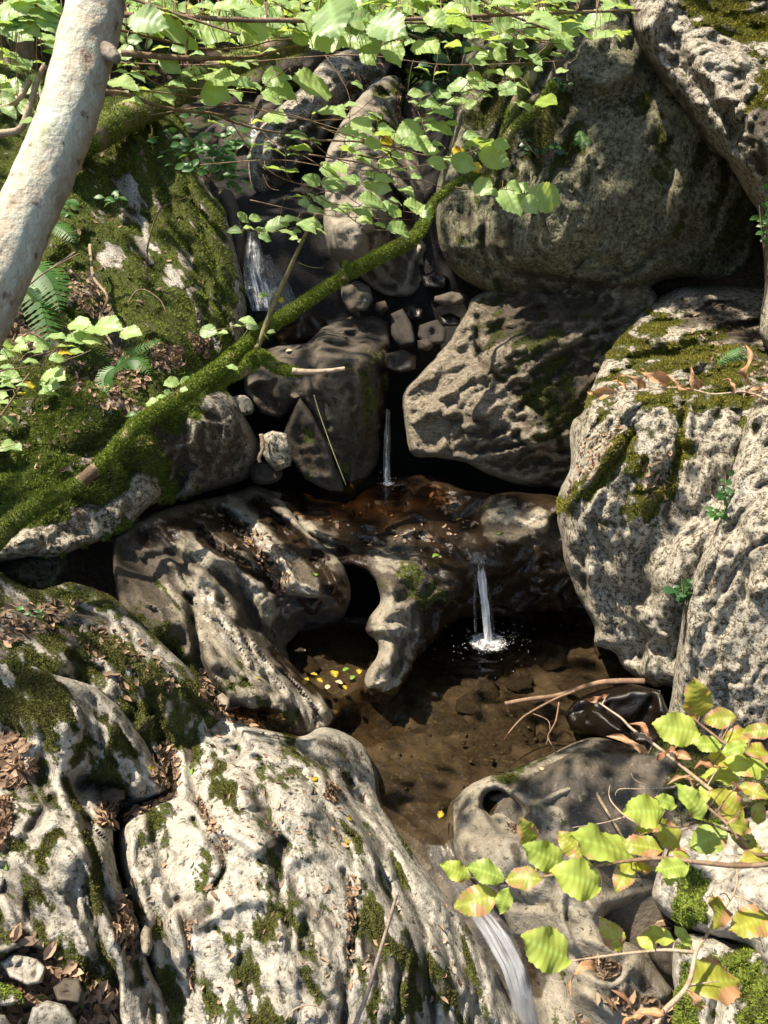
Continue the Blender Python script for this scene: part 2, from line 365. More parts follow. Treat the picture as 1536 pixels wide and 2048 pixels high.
GX, GY = np.meshgrid(ax, ay); GZ = gz(GX, GY); I = np.arange(GX.size).reshape(GX.shape)
gq = np.stack([I[:-1, :-1], I[:-1, 1:], I[1:, 1:], I[1:, :-1]], -1).reshape(-1, 4)
gp = np.zeros((GX.size, 4)); gp[:, 1] = np.clip(2.0 - np.abs(GX.ravel() + .45) * 1.1, 0, 1) * ((GY.ravel() > 2) & (GY.ravel() < 8.8))  # where the ground is darkened for stream wet and gully shade
tag(mesh_from('ground', np.stack([GX, GY, GZ], -1).reshape(-1, 3), gq, M_GROUND, paint=gp, loc=(0, 0, 0)), 'steep ravine floor of dark soil and fallen leaves, gully shade painted near black', kind='structure')

# ---------------- boulders up the gully (far to near) ----------------
FAR = ((1.5, .04, 0), (5, .03, 1), (14, .010, 1))
rock('boulder', [(430, 150), (500, 135), (560, 108), (640, 85), (700, 84), (690, 125), (645, 170), (560, 185), (470, 190)],
     [(450, 170, 8.6), (560, 130, 8.3), (680, 100, 8.5), (600, 170, 8.4)], 'dark boulder with a mossy top far up the gully under the hazel leaves', mat=M_BROWN, moss=3000, up_moss=.7, base=(.2, 0, 0, .2), R=60, noise=FAR, fac=((3.5, .10), (9, .03)), moss_h=.02)
rock('boulder', [(770, 90), (830, 80), (880, 110), (865, 150), (800, 150), (765, 130)], [(770, 100, 8.6), (820, 115, 8.4), (870, 140, 8.5)],
     'reddish brown block in leaf litter near the top of the gully', mat=M_BROWN, R=40, noise=FAR, fac=((3.5, .10), (9, .03)), base=(0, 0, 0, .3))
rock('boulder', [(720, 100), (775, 95), (790, 130), (770, 165), (735, 150), (715, 125)], [(740, 120, 8.2), (760, 140, 8.1), (720, 140, 8.3)],
     'small dark block between the rough pale slab and the top of the gully', mat=M_DARK, R=30, noise=FAR, fac=((3.5, .10), (9, .03)))
rock('boulder', [(815, 125), (860, 120), (880, 160), (860, 175), (820, 165)], [(820, 140, 8.0), (850, 150, 7.9), (870, 170, 8.0)],
     'small round dark stone behind the dome shaped grey boulder', mat=M_BROWN, R=30, noise=FAR, fac=((3.5, .10), (9, .03)))
rock('boulder', [(832, 165), (862, 152), (893, 165), (915, 205), (912, 260), (880, 300), (835, 290), (806, 245), (806, 195)],
     [(830, 200, 7.5), (870, 180, 7.5), (890, 260, 7.4), (820, 270, 7.4), (860, 230, 7.25)], 'smooth dome shaped grey green boulder right of the long slab', mat=M_BROWN, R=70, noise=((1.5, .04, 0), (6, .012, 0)), paint=[('moss', [(860, 190)], 30, .35)])
rock('boulder', [(385, 285), (440, 240), (500, 250), (520, 300), (500, 370), (430, 370), (395, 340)], [(400, 300, 7.6), (450, 270, 7.5), (500, 350, 7.3), (430, 340, 7.3)],
     'dark wet boulder left of the upper trickle behind the leafy bush', mat=M_DARK, R=50, noise=FAR, fac=((3.5, .10), (9, .03)), base=(.1, .3, 0, .2))
rock('boulder', [(515, 190), (570, 200), (585, 235), (560, 270), (525, 290), (505, 250)], [(520, 220, 7.9), (560, 230, 7.7), (540, 270, 7.6)],
     'small red brown boulder beside the upper trickle', mat=M_BROWN, R=35, noise=FAR, fac=((3.5, .10), (9, .03)), base=(0, .2, 0, .5))
rock('slab_boulder', [(640, 128), (690, 100), (730, 98), (765, 118), (782, 150), (745, 178), (705, 205), (668, 250), (640, 300), (605, 335), (565, 385), (530, 392), (503, 370), (498, 320), (515, 268), (545, 225), (600, 178)],
     [(740, 130, 7.9), (690, 150, 7.6), (640, 200, 7.2), (560, 260, 6.9), (520, 340, 6.75), (600, 320, 6.9), (700, 190, 7.5), (560, 370, 6.9)],
     'rough pale limestone slab sloping down to the left above the upper fall', 'boulder', M_GREY, R=45, bulge=.3,
     strokes=[([(720, 120), (650, 180), (590, 230), (540, 290)], 14, .07), ([(760, 150), (700, 190), (640, 240), (600, 300)], 8, -.14), ([(700, 140), (600, 215)], 5, -.05), ([(650, 215), (560, 300)], 10, .07)],
     fac=((3, .15), (8, .06)), noise=((3, .07, 1), (9, .05, 1), (22, .02, 1)), paint=[('brown', [(560, 360), (640, 290)], 50, .9), ('pale', [(700, 120), (540, 250)], 26, .25)])
rock('long_boulder', [(742, 170), (790, 150), (803, 185), (798, 225), (830, 290), (852, 370), (862, 450), (856, 545), (828, 590), (765, 588), (712, 548), (662, 512), (648, 455), (652, 370), (655, 300), (690, 235)],
     [(780, 175, 7.2), (740, 230, 6.75), (690, 300, 6.3), (680, 420, 5.8), (690, 500, 5.75), (800, 300, 6.7), (830, 420, 6.3), (830, 540, 6.2), (760, 560, 6.05), (730, 440, 5.65), (760, 330, 6.1)],
     'long grey brown boulder leaning down the gully with a pale lower corner', 'boulder', M_TAN, R=26, bulge=.2,
     strokes=[([(735, 250), (725, 340), (740, 420), (720, 500)], 26, .10), ([(840, 500), (818, 560)], 10, .08)], noise=((1.6, .05, 0), (6, .02, 0), (16, .010, 1)), fac=((1.8, .22), (5, .05), (13, .015)),
     paint=[('moss', [(775, 180), (780, 250)], 30, .55), ('brown', [(800, 350), (800, 560)], 60, .6), ('brown', [(740, 560)], 60, .6), ('brown', [(740, 250), (700, 350)], 40, .4)], moss=2500, moss_h=.014)
rock('boulder', [(425, 388), (460, 378), (480, 420), (492, 480), (486, 545), (462, 520), (445, 450)], [(440, 400, 6.4), (470, 420, 6.3), (480, 500, 6.2)],
     'dark grey stone wedged between the mossy slab and the main cascade', mat=M_BROWN, R=40, noise=FAR, fac=((3.5, .10), (9, .03)), base=(0, .3, 0, .3))
DARKN = ((3, .04, 0), (9, .02, 1))
rock('boulder', [(545, 640), (590, 618), (640, 632), (658, 662), (622, 686), (572, 692), (545, 676)], [(560, 650, 5.75), (600, 645, 5.6), (640, 665, 5.65), (600, 680, 5.5)],
     'glossy rounded boulder with rusty wet top at the foot of the main cascade', mat=M_DARK, R=40, base=(0, .9, 0, .35), noise=DARKN, fac=((4, .12), (10, .04)), bulge=.2, back=.25)
rock('stone', [(682, 572), (715, 560), (740, 575), (747, 600), (735, 622), (700, 626), (684, 602)], [(700, 590, 5.7), (720, 580, 5.7), (730, 610, 5.6)],
     'grey lump with a white fleck wedged under the long boulder', 'stone', sharp=True, mat=M_BROWN, R=25, noise=DARKN, fac=((4, .12), (10, .04)), bulge=.12, back=.2, paint=[('pale', [(722, 600)], 6, 1)])
rock('stone', [(752, 606), (770, 602), (777, 618), (765, 630), (750, 622)], [(755, 610, 5.6), (765, 615, 5.55), (770, 625, 5.55)],
     'small round brown stone on the rim of the dark block', 'stone', sharp=True, mat=M_DARK, R=15, noise=DARKN, fac=((4, .12), (10, .04)), bulge=.06, back=.1)
rock('stone', [(868, 592), (905, 582), (935, 590), (930, 608), (890, 612), (868, 604)], [(880, 598, 5.6), (905, 590, 5.6), (925, 600, 5.6)],
     'flat pale stone in the dark cleft left of the giant boulder', 'stone', sharp=True, mat=M_BROWN, R=18, noise=FAR, fac=((3.5, .10), (9, .03)), bulge=.08, back=.15)
rock('stone', [(782, 628), (805, 618), (825, 650), (832, 690), (800, 696), (782, 670)], [(790, 650, 5.5), (815, 660, 5.45), (810, 690, 5.4)],
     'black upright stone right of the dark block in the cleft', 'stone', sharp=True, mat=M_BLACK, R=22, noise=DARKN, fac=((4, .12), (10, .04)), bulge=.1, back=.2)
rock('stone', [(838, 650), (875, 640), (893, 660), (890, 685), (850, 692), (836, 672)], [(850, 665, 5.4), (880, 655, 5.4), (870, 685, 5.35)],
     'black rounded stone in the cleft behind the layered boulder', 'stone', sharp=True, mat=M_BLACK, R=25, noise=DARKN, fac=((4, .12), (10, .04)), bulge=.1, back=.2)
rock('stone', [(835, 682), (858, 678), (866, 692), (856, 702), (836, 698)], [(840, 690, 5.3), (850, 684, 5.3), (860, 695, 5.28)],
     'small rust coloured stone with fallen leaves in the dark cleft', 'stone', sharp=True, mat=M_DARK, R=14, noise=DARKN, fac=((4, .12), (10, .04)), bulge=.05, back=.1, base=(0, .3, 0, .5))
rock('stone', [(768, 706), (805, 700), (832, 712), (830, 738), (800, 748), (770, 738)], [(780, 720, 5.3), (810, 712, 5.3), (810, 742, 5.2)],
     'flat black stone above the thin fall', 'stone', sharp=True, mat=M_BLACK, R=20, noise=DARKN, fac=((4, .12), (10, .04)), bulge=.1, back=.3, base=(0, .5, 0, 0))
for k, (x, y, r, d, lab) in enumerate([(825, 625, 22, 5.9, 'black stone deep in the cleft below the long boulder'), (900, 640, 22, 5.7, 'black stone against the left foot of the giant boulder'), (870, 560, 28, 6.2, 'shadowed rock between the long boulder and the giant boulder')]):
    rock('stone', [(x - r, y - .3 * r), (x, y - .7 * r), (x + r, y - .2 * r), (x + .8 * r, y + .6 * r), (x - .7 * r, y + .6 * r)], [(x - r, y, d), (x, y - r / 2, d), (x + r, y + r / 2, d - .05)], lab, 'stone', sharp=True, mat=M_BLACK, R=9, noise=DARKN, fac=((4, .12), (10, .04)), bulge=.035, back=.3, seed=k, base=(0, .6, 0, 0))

# ---------------- the great block below the cascade, with its two lumps ----------------
rock('block_boulder', [(486, 735), (515, 702), (560, 690), (612, 690), (645, 655), (700, 634), (745, 630), (775, 645), (781, 700), (777, 790), (768, 860), (752, 930), (728, 970), (698, 1000), (665, 988), (612, 955), (580, 915), (575, 868), (590, 815), (560, 838), (520, 826), (488, 785)],
     [(495, 740, 5.15), (530, 712, 5.3), (600, 706, 5.3), (545, 770, 4.95), (610, 775, 4.92), (530, 815, 5.0), (600, 815, 5.05), (650, 690, 5.35), (700, 650, 5.75), (755, 650, 5.75), (650, 770, 4.9), (715, 760, 5.0), (735, 700, 5.3), (770, 760, 5.35), (765, 860, 5.35), (700, 850, 4.95), (640, 880, 5.0), (690, 985, 5.15), (740, 920, 5.3), (600, 900, 5.1)],
     'big dark brown block with flat lit top beside the thin fall', 'boulder', M_BROWN, sharp=True, R=14, bulge=.12, back=.6, base=(0, 0, 0, .3), seed=17,
     strokes=[([(624, 690), (632, 780), (650, 850)], 7, -.05), ([(645, 665), (640, 770)], 16, .04), ([(712, 740), (722, 860), (700, 985)], 12, .06)],
     paint=[('brown', [(740, 720), (750, 860), (700, 950)], 46, .9), ('brown', [(520, 810), (600, 800)], 22, .8), ('moss', [(735, 740), (745, 850)], 26, .5), ('wet', [(768, 700), (770, 900)], 18, .8), ('moss', [(690, 960)], 40, .35), ('brown', [(560, 730), (690, 690)], 30, -.8)], fac=((1.8, .14), (6, .03), (15, .02)), noise=((2, .02, 0), (12, .012, 1), (28, .010, 1)), cracks=((2.5, .03),), moss=2500, moss_mat=M_MOSSB)
rock('boulder', [(600, 795), (618, 820), (650, 880), (694, 992), (660, 985), (612, 960), (580, 915), (568, 868), (580, 830)],
     [(600, 810, 4.85), (620, 870, 4.85), (585, 880, 4.9), (640, 950, 4.95), (680, 985, 5.05)], 'pointed wedge of stone leaning on the big block', mat=M_BROWN, sharp=True, R=10, bulge=.08, fac=((3, .10), (9, .03)), noise=((3, .03, 0), (14, .016, 1)), base=(.12, 0, 0, .5))
rock('boulder', [(520, 872), (545, 862), (572, 868), (585, 905), (580, 930), (555, 942), (535, 925), (520, 905)], [(530, 880, 4.6), (560, 880, 4.5), (575, 920, 4.55), (545, 925, 4.6)],
     'small rough pale block wedged below the mossy bank', 'stone', M_GREY, sharp=True, R=14, bulge=.08, back=.2, fac=((8, .05),), noise=((5, .03, 1), (14, .02, 1)), base=(0, 0, .1, 0))
rock('boulder', [(465, 795), (490, 792), (508, 808), (505, 828), (480, 830), (466, 815)], [(475, 805, 4.8), (495, 810, 4.75), (490, 825, 4.75)],
     'small pale stone in the dark gap beside the smooth lump', 'stone', M_GREY, R=18, bulge=.08, back=.15, noise=((6, .02, 1),), base=(0, 0, .2, 0))
rock('boulder', [(505, 920), (540, 925), (565, 945), (550, 965), (515, 968), (500, 945)], [(520, 935, 4.75), (545, 950, 4.7), (515, 960, 4.7)],
     'dark stone under the rough pale block', 'stone', M_DARK, R=20, bulge=.1, back=.3, noise=DARKN, fac=((4, .12), (10, .04)))

# ---------------- left: mossy slab and mossy overhanging bank ----------------
rock('mossy_slab', [(-80, 120), (80, 150), (200, 195), (300, 180), (350, 215), (385, 290), (420, 378), (452, 430), (470, 500), (490, 570), (493, 640), (478, 700), (455, 760), (440, 830), (300, 880), (100, 870), (-80, 880)],
     [(0, 250, 5.3), (200, 220, 5.6), (320, 200, 6.2), (380, 300, 6.0), (440, 450, 5.7), (485, 600, 5.35), (455, 720, 4.9), (300, 500, 5.0), (150, 450, 4.8), (0, 500, 4.5), (100, 650, 4.2), (250, 700, 4.25), (380, 700, 4.5), (350, 600, 4.75), (0, 800, 4.0), (400, 800, 4.4)],
     'steep moss covered limestone slab left of the main cascade with white bare patches', 'boulder', M_GREY, stretch=FLS, R=45, bulge=.35, back=.7, seed=3,
     strokes=[([(265, 250), (300, 380), (360, 520), (400, 640)], 13, .09), ([(290, 250), (325, 380), (385, 520), (420, 640)], 9, -.10), ([(340, 330), (390, 470), (430, 610), (450, 700)], 10, .06), ([(360, 330), (410, 470), (448, 600)], 7, -.08),
              ([(240, 350), (290, 480), (320, 620)], 9, -.05), ([(180, 480), (215, 640), (240, 700)], 18, -.07), ([(60, 640), (180, 660)], 30, -.10), ([(120, 480), (60, 560)], 20, .08)],
     base=(.92, 0, 0, 0), fac=((2.5, .09), (7, .03)), noise=((1.5, .06, 0), (5, .03, 1), (14, .022, 1)),
     paint=[('moss', [(255, 365), (270, 420)], 17, -1), ('moss', [(282, 440), (300, 520)], 9, -1), ('moss', [(225, 510)], 20, -1), ('moss', [(345, 552)], 19, -1), ('moss', [(385, 575)], 8, -1), ('moss', [(370, 515), (378, 525)], 8, -1),
            ('moss', [(455, 440), (475, 520), (487, 600), (480, 680)], 11, -1), ('moss', [(385, 320), (420, 390)], 4, -1), ('moss', [(400, 620), (430, 690)], 7, -.9), ('moss', [(204, 430)], 5, -1), ('moss', [(140, 600)], 8, -1),
            ('pale', [(255, 365), (270, 420)], 20, .9), ('pale', [(282, 440), (300, 520)], 14, .9), ('pale', [(225, 510)], 26, .9), ('pale', [(345, 552)], 25, 1), ('pale', [(385, 575)], 12, .9),
            ('brown', [(180, 540), (230, 700)], 24, .9), ('moss', [(190, 560), (230, 700)], 16, -.8), ('brown', [(20, 640), (90, 680)], 30, .9), ('moss', [(30, 640), (90, 690)], 22, -.9), ('moss', [(330, 710)], 26, -.8), ('brown', [(330, 710)], 34, .9)],
     moss=70000, moss_h=.013)
rock('mossy_bank', [(-80, 760), (60, 740), (160, 760), (250, 790), (330, 800), (400, 788), (455, 785), (488, 830), (515, 880), (522, 910), (508, 940), (482, 962), (430, 980), (370, 998), (300, 1012), (262, 1052), (215, 1075), (160, 1095), (120, 1112), (60, 1112), (-80, 1105)],
     [(-40, 800, 3.85), (-40, 1000, 3.68), (100, 800, 3.9), (250, 830, 3.95), (400, 810, 4.3), (480, 860, 4.5), (500, 930, 4.75), (400, 900, 4.25), (250, 920, 3.95), (120, 960, 3.72), (100, 1070, 3.50), (250, 1020, 3.82), (380, 980, 4.45), (0, 1070, 3.45)],
     'bulging overhanging bank covered in dark moss with a pale undercut edge', 'boulder', M_GREY, R=30, bulge=.25, back=.8, seed=8, base=(.9, 0, 0, .1),
     paint=[('moss', [(0, 1105), (80, 1098), (150, 1065), (250, 1010), (290, 985)], 28, -1), ('pale', [(70, 1080), (160, 1040), (240, 980)], 34, .45), ('moss', [(400, 900), (480, 900), (420, 960)], 55, -1), ('moss', [(460, 830)], 45, -.9), ('pale', [(500, 890)], 16, .4), ('brown', [(380, 900), (440, 960), (490, 900)], 90, .75), ('brown', [(200, 770), (340, 900)], 18, .8), ('moss', [(200, 770), (330, 880)], 13, -.8)],
     strokes=[([(390, 850), (380, 980)], 12, .07), ([(330, 900), (300, 1000)], 16, .05), ([(100, 1000), (220, 1000), (260, 940)], 12, -.06), ([(40, 900), (150, 880)], 30, .06), ([(280, 830), (300, 930)], 20, .05)],
     fac=((3, .09), (8, .04)), noise=((1.6, .06, 0), (5, .04, 1), (13, .03, 1)), moss=100000, moss_h=.017, moss_mat=M_MOSSM)
rock('boulder', [(-40, 1098), (60, 1112), (130, 1102), (138, 1135), (118, 1172), (60, 1184), (-40, 1168)], [(0, 1120, 3.75), (100, 1120, 3.8), (60, 1160, 3.65), (120, 1160, 3.75)],
     'squat mossy stone propping up the overhanging bank', 'boulder', M_OLIVE, R=28, bulge=.15, back=.3, base=(.3, 0, 0, .2), noise=DARKN, fac=((4, .12), (10, .04)), moss=1500, moss_mat=M_MOSSB)
rock('stone', [(215, 1068), (240, 1058), (272, 1062), (280, 1074), (262, 1084), (222, 1085)], [(225, 1075, 4.1), (250, 1065, 4.1), (270, 1078, 4.05)],
     'small grey wedge stone in the dark gap under the mossy bank', 'stone', M_BROWN, R=12, bulge=.05, back=.1, noise=DARKN, fac=((4, .12), (10, .04)))

# ---------------- water-worn bedrock steps in the middle ----------------
rock('bedrock', [(470, 985), (520, 965), (600, 985), (690, 1002), (760, 960), (860, 950), (960, 985), (1060, 985), (1140, 1000), (1220, 1060), (1260, 1200), (1240, 1300), (1150, 1262), (1020, 1248), (950, 1238), (905, 1250), (868, 1292), (834, 1338), (802, 1385), (782, 1412), (748, 1410), (728, 1392), (726, 1358), (752, 1315), (757, 1288), (732, 1262), (742, 1235), (762, 1205), (756, 1172), (738, 1148), (712, 1134), (686, 1134), (664, 1150), (654, 1190), (620, 1230), (560, 1150), (520, 1060)],
     [(520, 985, 5.0), (600, 1000, 5.0), Z(700, 1005, .50), Z(780, 985, .50), Z(880, 980, .52), Z(1000, 1010, .56), Z(1100, 1010, .62), Z(600, 1060, .50), Z(700, 1080, .47), Z(820, 1050, .48), Z(930, 1060, .45), Z(1040, 1060, .52), Z(925, 1112, .42), Z(1000, 1100, .47), Y(985, 1160, 4.05), Y(980, 1240, 4.12), Y(1060, 1170, 4.12), Y(1060, 1250, 4.2), Y(1180, 1150, 4.2), Y(1200, 1260, 4.3), Z(720, 1120, .45), Z(640, 1120, .47), Z(820, 1105, .46), Z(790, 1150, .43), Z(860, 1150, .42), Z(905, 1165, .38),
      Z(800, 1200, .34), Z(755, 1240, .26), Z(790, 1255, .26), Z(785, 1310, .17), Z(760, 1370, .07), Z(805, 1330, .10), Z(760, 1405, -.05), Y(860, 1220, 3.86), Y(865, 1265, 3.84), Y(838, 1310, 3.72), Y(920, 1215, 4.0), Y(900, 1240, 3.98), Z(790, 1395, -.05)],
     'wet brown ledge the stream slides over, tapering to a pale fin between the pools', mat=M_TAN, kind='structure', key='ledge', R=22, bulge=.16, back=.6, seed=21,
     strokes=[([(700, 985), (690, 1040), (720, 1110)], 14, -.02), ([(860, 990), (930, 1040), (960, 1090)], 20, -.05), ([(1000, 1010), (1060, 1050)], 12, .05), ([(1000, 1100), (1100, 1040)], 10, .04), ([(560, 1000), (620, 1060), (660, 1110)], 9, .06), ([(590, 1040), (640, 1110)], 8, -.05),
              ([(760, 1120), (790, 1180), (800, 1240)], 18, .03), ([(745, 1262), (800, 1256), (832, 1262)], 9, .05), ([(800, 1285), (850, 1270)], 12, -.03), ([(760, 1275), (800, 1280)], 6, -.03), ([(850, 1130), (900, 1180), (880, 1240)], 10, .02)],
     base=(0, .8, 0, .9), paint=[('wet', [(1000, 1040), (1090, 1060)], 32, -1), ('brown', [(1010, 1030), (1080, 1050)], 22, -.8), ('pale', [(1000, 1075), (1075, 1035)], 8, .6), ('wet', [(520, 990), (660, 1080)], 16, -.8), ('brown', [(540, 990), (660, 1090)], 9, -.8),
          ('wet', [(790, 1130), (800, 1200), (780, 1280), (765, 1360)], 44, -1), ('brown', [(775, 1225), (790, 1260), (780, 1310), (762, 1370)], 32, -.95), ('pale', [(770, 1265), (800, 1262)], 16, .5), ('pale', [(770, 1340), (760, 1380)], 16, .5), ('brown', [(770, 1118), (800, 1135)], 16, -.7), ('moss', [(810, 1160), (850, 1190)], 30, .55), ('brown', [(805, 1290), (790, 1340)], 12, .8), ('wet', [(880, 1220), (850, 1300), (800, 1390)], 14, .9), ('wet', [(750, 1392), (790, 1402)], 14, 1)],
     rag=6, fac=((4.0, .07), (9, .035), (18, .012)), noise=((2, .02, 0), (7, .014, 1), (20, .010, 1)), cracks=((2.5, .02), (6, .01)), moss=3500, moss_mat=M_MOSSB, moss_h=.007)
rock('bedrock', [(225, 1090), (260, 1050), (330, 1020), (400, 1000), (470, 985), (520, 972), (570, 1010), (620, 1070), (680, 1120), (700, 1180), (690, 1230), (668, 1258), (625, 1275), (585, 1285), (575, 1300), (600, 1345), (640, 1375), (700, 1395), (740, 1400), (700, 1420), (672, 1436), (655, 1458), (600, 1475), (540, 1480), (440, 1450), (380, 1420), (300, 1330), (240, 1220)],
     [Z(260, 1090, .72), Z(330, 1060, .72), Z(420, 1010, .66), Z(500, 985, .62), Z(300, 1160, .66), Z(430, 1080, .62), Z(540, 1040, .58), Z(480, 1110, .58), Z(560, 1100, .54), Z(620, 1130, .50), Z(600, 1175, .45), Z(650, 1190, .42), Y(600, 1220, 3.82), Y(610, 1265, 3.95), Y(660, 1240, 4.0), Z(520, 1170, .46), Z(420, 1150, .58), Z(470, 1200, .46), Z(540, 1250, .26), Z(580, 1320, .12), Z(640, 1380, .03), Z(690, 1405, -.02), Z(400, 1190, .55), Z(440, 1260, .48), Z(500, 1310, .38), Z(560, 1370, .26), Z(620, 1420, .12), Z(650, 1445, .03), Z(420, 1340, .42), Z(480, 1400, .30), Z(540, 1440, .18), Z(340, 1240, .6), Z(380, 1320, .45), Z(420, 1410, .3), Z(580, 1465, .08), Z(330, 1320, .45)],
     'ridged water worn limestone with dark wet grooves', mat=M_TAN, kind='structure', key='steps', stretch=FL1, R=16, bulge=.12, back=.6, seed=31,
     strokes=[([(405, 1150), (455, 1195), (490, 1250), (540, 1320), (600, 1370), (650, 1420)], 11, .05), ([(440, 1150), (480, 1200), (520, 1260), (575, 1330)], 20, -.13),
              ([(465, 1010), (520, 1055), (560, 1110), (585, 1160)], 9, .05), ([(440, 1030), (500, 1090), (540, 1150), (560, 1185)], 12, -.10), ([(420, 1110), (470, 1135), (530, 1195), (550, 1230)], 9, .045), ([(400, 1070), (460, 1110), (530, 1160)], 9, -.08),
              ([(320, 1050), (390, 1075), (420, 1100)], 9, .05), ([(520, 1010), (580, 1070), (640, 1130), (660, 1180)], 11, -.10), ([(500, 985), (570, 1030), (650, 1100)], 8, .04),
              ([(380, 1200), (385, 1260), (400, 1330), (440, 1390)], 10, -.08), ([(330, 1170), (370, 1230), (380, 1300)], 12, .05), ([(290, 1120), (350, 1110), (380, 1150)], 9, -.05), ([(340, 1130), (395, 1140)], 8, .04), ([(555, 1150), (545, 1175)], 10, -.09), ([(430, 1420), (500, 1430), (560, 1455)], 14, -.10), ([(440, 1345), (470, 1360)], 16, -.05)],
     base=(0, .2, 0, .9), paint=[('pale', [(415, 1175), (450, 1260), (530, 1350), (640, 1435)], 26, .5), ('pale', [(475, 1020), (560, 1120), (630, 1190)], 11, .5), ('pale', [(430, 1105), (480, 1145), (550, 1225)], 11, .45), ('brown', [(470, 1010), (520, 1060), (560, 1120), (590, 1180), (640, 1195)], 13, -1), ('brown', [(430, 1105), (480, 1145), (550, 1225)], 15, -1), ('brown', [(412, 1165), (430, 1250), (500, 1345), (580, 1405), (640, 1440)], 30, -1), ('brown', [(430, 1330), (520, 1400)], 20, -.8), ('brown', [(300, 1055), (380, 1090), (420, 1110)], 10, -1), ('brown', [(560, 1005), (640, 1085), (680, 1115)], 9, -.7), ('brown', [(330, 1180), (365, 1150), (350, 1230)], 13, -.6), ('wet', [(410, 1165), (440, 1250), (520, 1340), (600, 1400), (645, 1440)], 34, -1), ('brown', [(250, 1100), (420, 1020)], 50, .9), ('wet', [(300, 1080), (420, 1030), (480, 1080)], 30, .8), ('wet', [(440, 1030), (500, 1090), (550, 1170)], 16, 1), ('brown', [(440, 1030), (500, 1090), (550, 1170)], 18, .9), ('brown', [(400, 1070), (460, 1110), (530, 1170)], 14, .9), ('wet', [(400, 1075), (530, 1165)], 10, .9),  # brown and wet across the upper left also paint in its shade
            ('wet', [(520, 1010), (580, 1070), (640, 1130), (680, 1190)], 18, 1), ('brown', [(520, 1010), (640, 1130), (680, 1200)], 20, .8), ('brown', [(440, 1160), (500, 1240), (560, 1320), (620, 1370)], 22, .62), ('wet', [(540, 1300), (640, 1390)], 12, .7),
            ('brown', [(640, 1180), (660, 1240)], 20, .8), ('brown', [(260, 1110), (280, 1200), (330, 1290), (390, 1350)], 46, 1), ('moss', [(330, 1270), (370, 1330)], 30, .75), ('moss', [(460, 1350)], 26, .7), ('moss', [(330, 1180)], 30, .45), ('brown', [(520, 1420), (600, 1440)], 12, .8), ('moss', [(520, 1410), (590, 1440)], 12, .6), ('wet', [(430, 1420), (560, 1460)], 16, 1), ('brown', [(430, 1420), (560, 1460)], 20, 1), ('pale', [(420, 1160), (470, 1290), (600, 1400)], 26, .12)],  # strong brown down the left side is shade put into the colour
     rag=6, fac=((3.5, .08), (8, .035), (18, .012)), noise=((2, .02, 0), (8, .018, 1), (22, .010, 1)), moss=6000, moss_mat=M_MOSSB)

# ---------------- giant boulders on the right ----------------
LAY = np.array([[.55, .0, -.9], [0, .8, 0], [.35, 0, 1.5]])
BIG = ((1.2, .06, 0), (3.5, .045, 1), (9, .030, 0), (22, .022, 0))
BF = ((1.8, .13), (5, .040), (13, .022), (28, .012))
rock('giant_boulder', [(925, -80), (930, 60), (922, 130), (908, 215), (900, 290), (880, 350), (870, 420), (880, 490), (905, 540), (950, 572), (1010, 602), (1060, 620), (1130, 628), (1200, 632), (1242, 655), (1262, 650), (1290, 600), (1310, 568), (1360, 556), (1400, 560), (1450, 562), (1490, 545), (1512, 500), (1530, 400), (1545, 200), (1530, -80)],
     [(930, 50, 5.5), (905, 250, 5.25), (880, 430, 5.2), (930, 540, 5.25), (1000, 100, 5.1), (1000, 350, 4.85), (1000, 500, 4.9), (1100, 150, 4.7), (1100, 350, 4.55), (1100, 520, 4.75), (1120, 610, 5.1), (1240, 640, 5.3), (1200, 50, 4.5), (1250, 250, 4.35), (1250, 420, 4.5), (1250, 560, 4.85), (1400, 100, 4.3), (1400, 350, 4.5), (1400, 500, 4.75), (1450, 555, 5.0), (1500, 300, 4.6)],
     'giant shaded grey green boulder overhanging the gully', 'boulder', M_OLIVE, stretch=FLV, R=34, bulge=.35, back=1.2, step=7, seed=41,
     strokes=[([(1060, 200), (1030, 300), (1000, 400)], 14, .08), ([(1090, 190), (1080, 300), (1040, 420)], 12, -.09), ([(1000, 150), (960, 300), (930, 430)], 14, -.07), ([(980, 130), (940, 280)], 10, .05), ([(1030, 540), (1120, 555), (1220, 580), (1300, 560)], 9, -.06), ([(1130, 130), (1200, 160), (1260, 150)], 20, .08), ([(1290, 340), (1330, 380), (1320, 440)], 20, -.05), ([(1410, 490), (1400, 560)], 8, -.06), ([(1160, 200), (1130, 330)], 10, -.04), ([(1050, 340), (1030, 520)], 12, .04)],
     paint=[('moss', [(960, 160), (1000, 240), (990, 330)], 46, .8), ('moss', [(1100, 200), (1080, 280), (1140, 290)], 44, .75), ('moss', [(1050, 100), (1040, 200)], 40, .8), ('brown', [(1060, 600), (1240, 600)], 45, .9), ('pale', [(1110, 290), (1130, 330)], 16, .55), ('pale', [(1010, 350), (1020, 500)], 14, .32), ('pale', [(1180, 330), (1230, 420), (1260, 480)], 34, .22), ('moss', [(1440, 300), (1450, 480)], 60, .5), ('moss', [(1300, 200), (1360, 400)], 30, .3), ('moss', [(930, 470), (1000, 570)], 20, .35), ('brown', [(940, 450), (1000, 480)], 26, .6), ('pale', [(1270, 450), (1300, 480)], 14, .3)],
     noise=BIG, fac=BF, moss=40000, moss_h=.012, moss_mat=M_MOSSB)
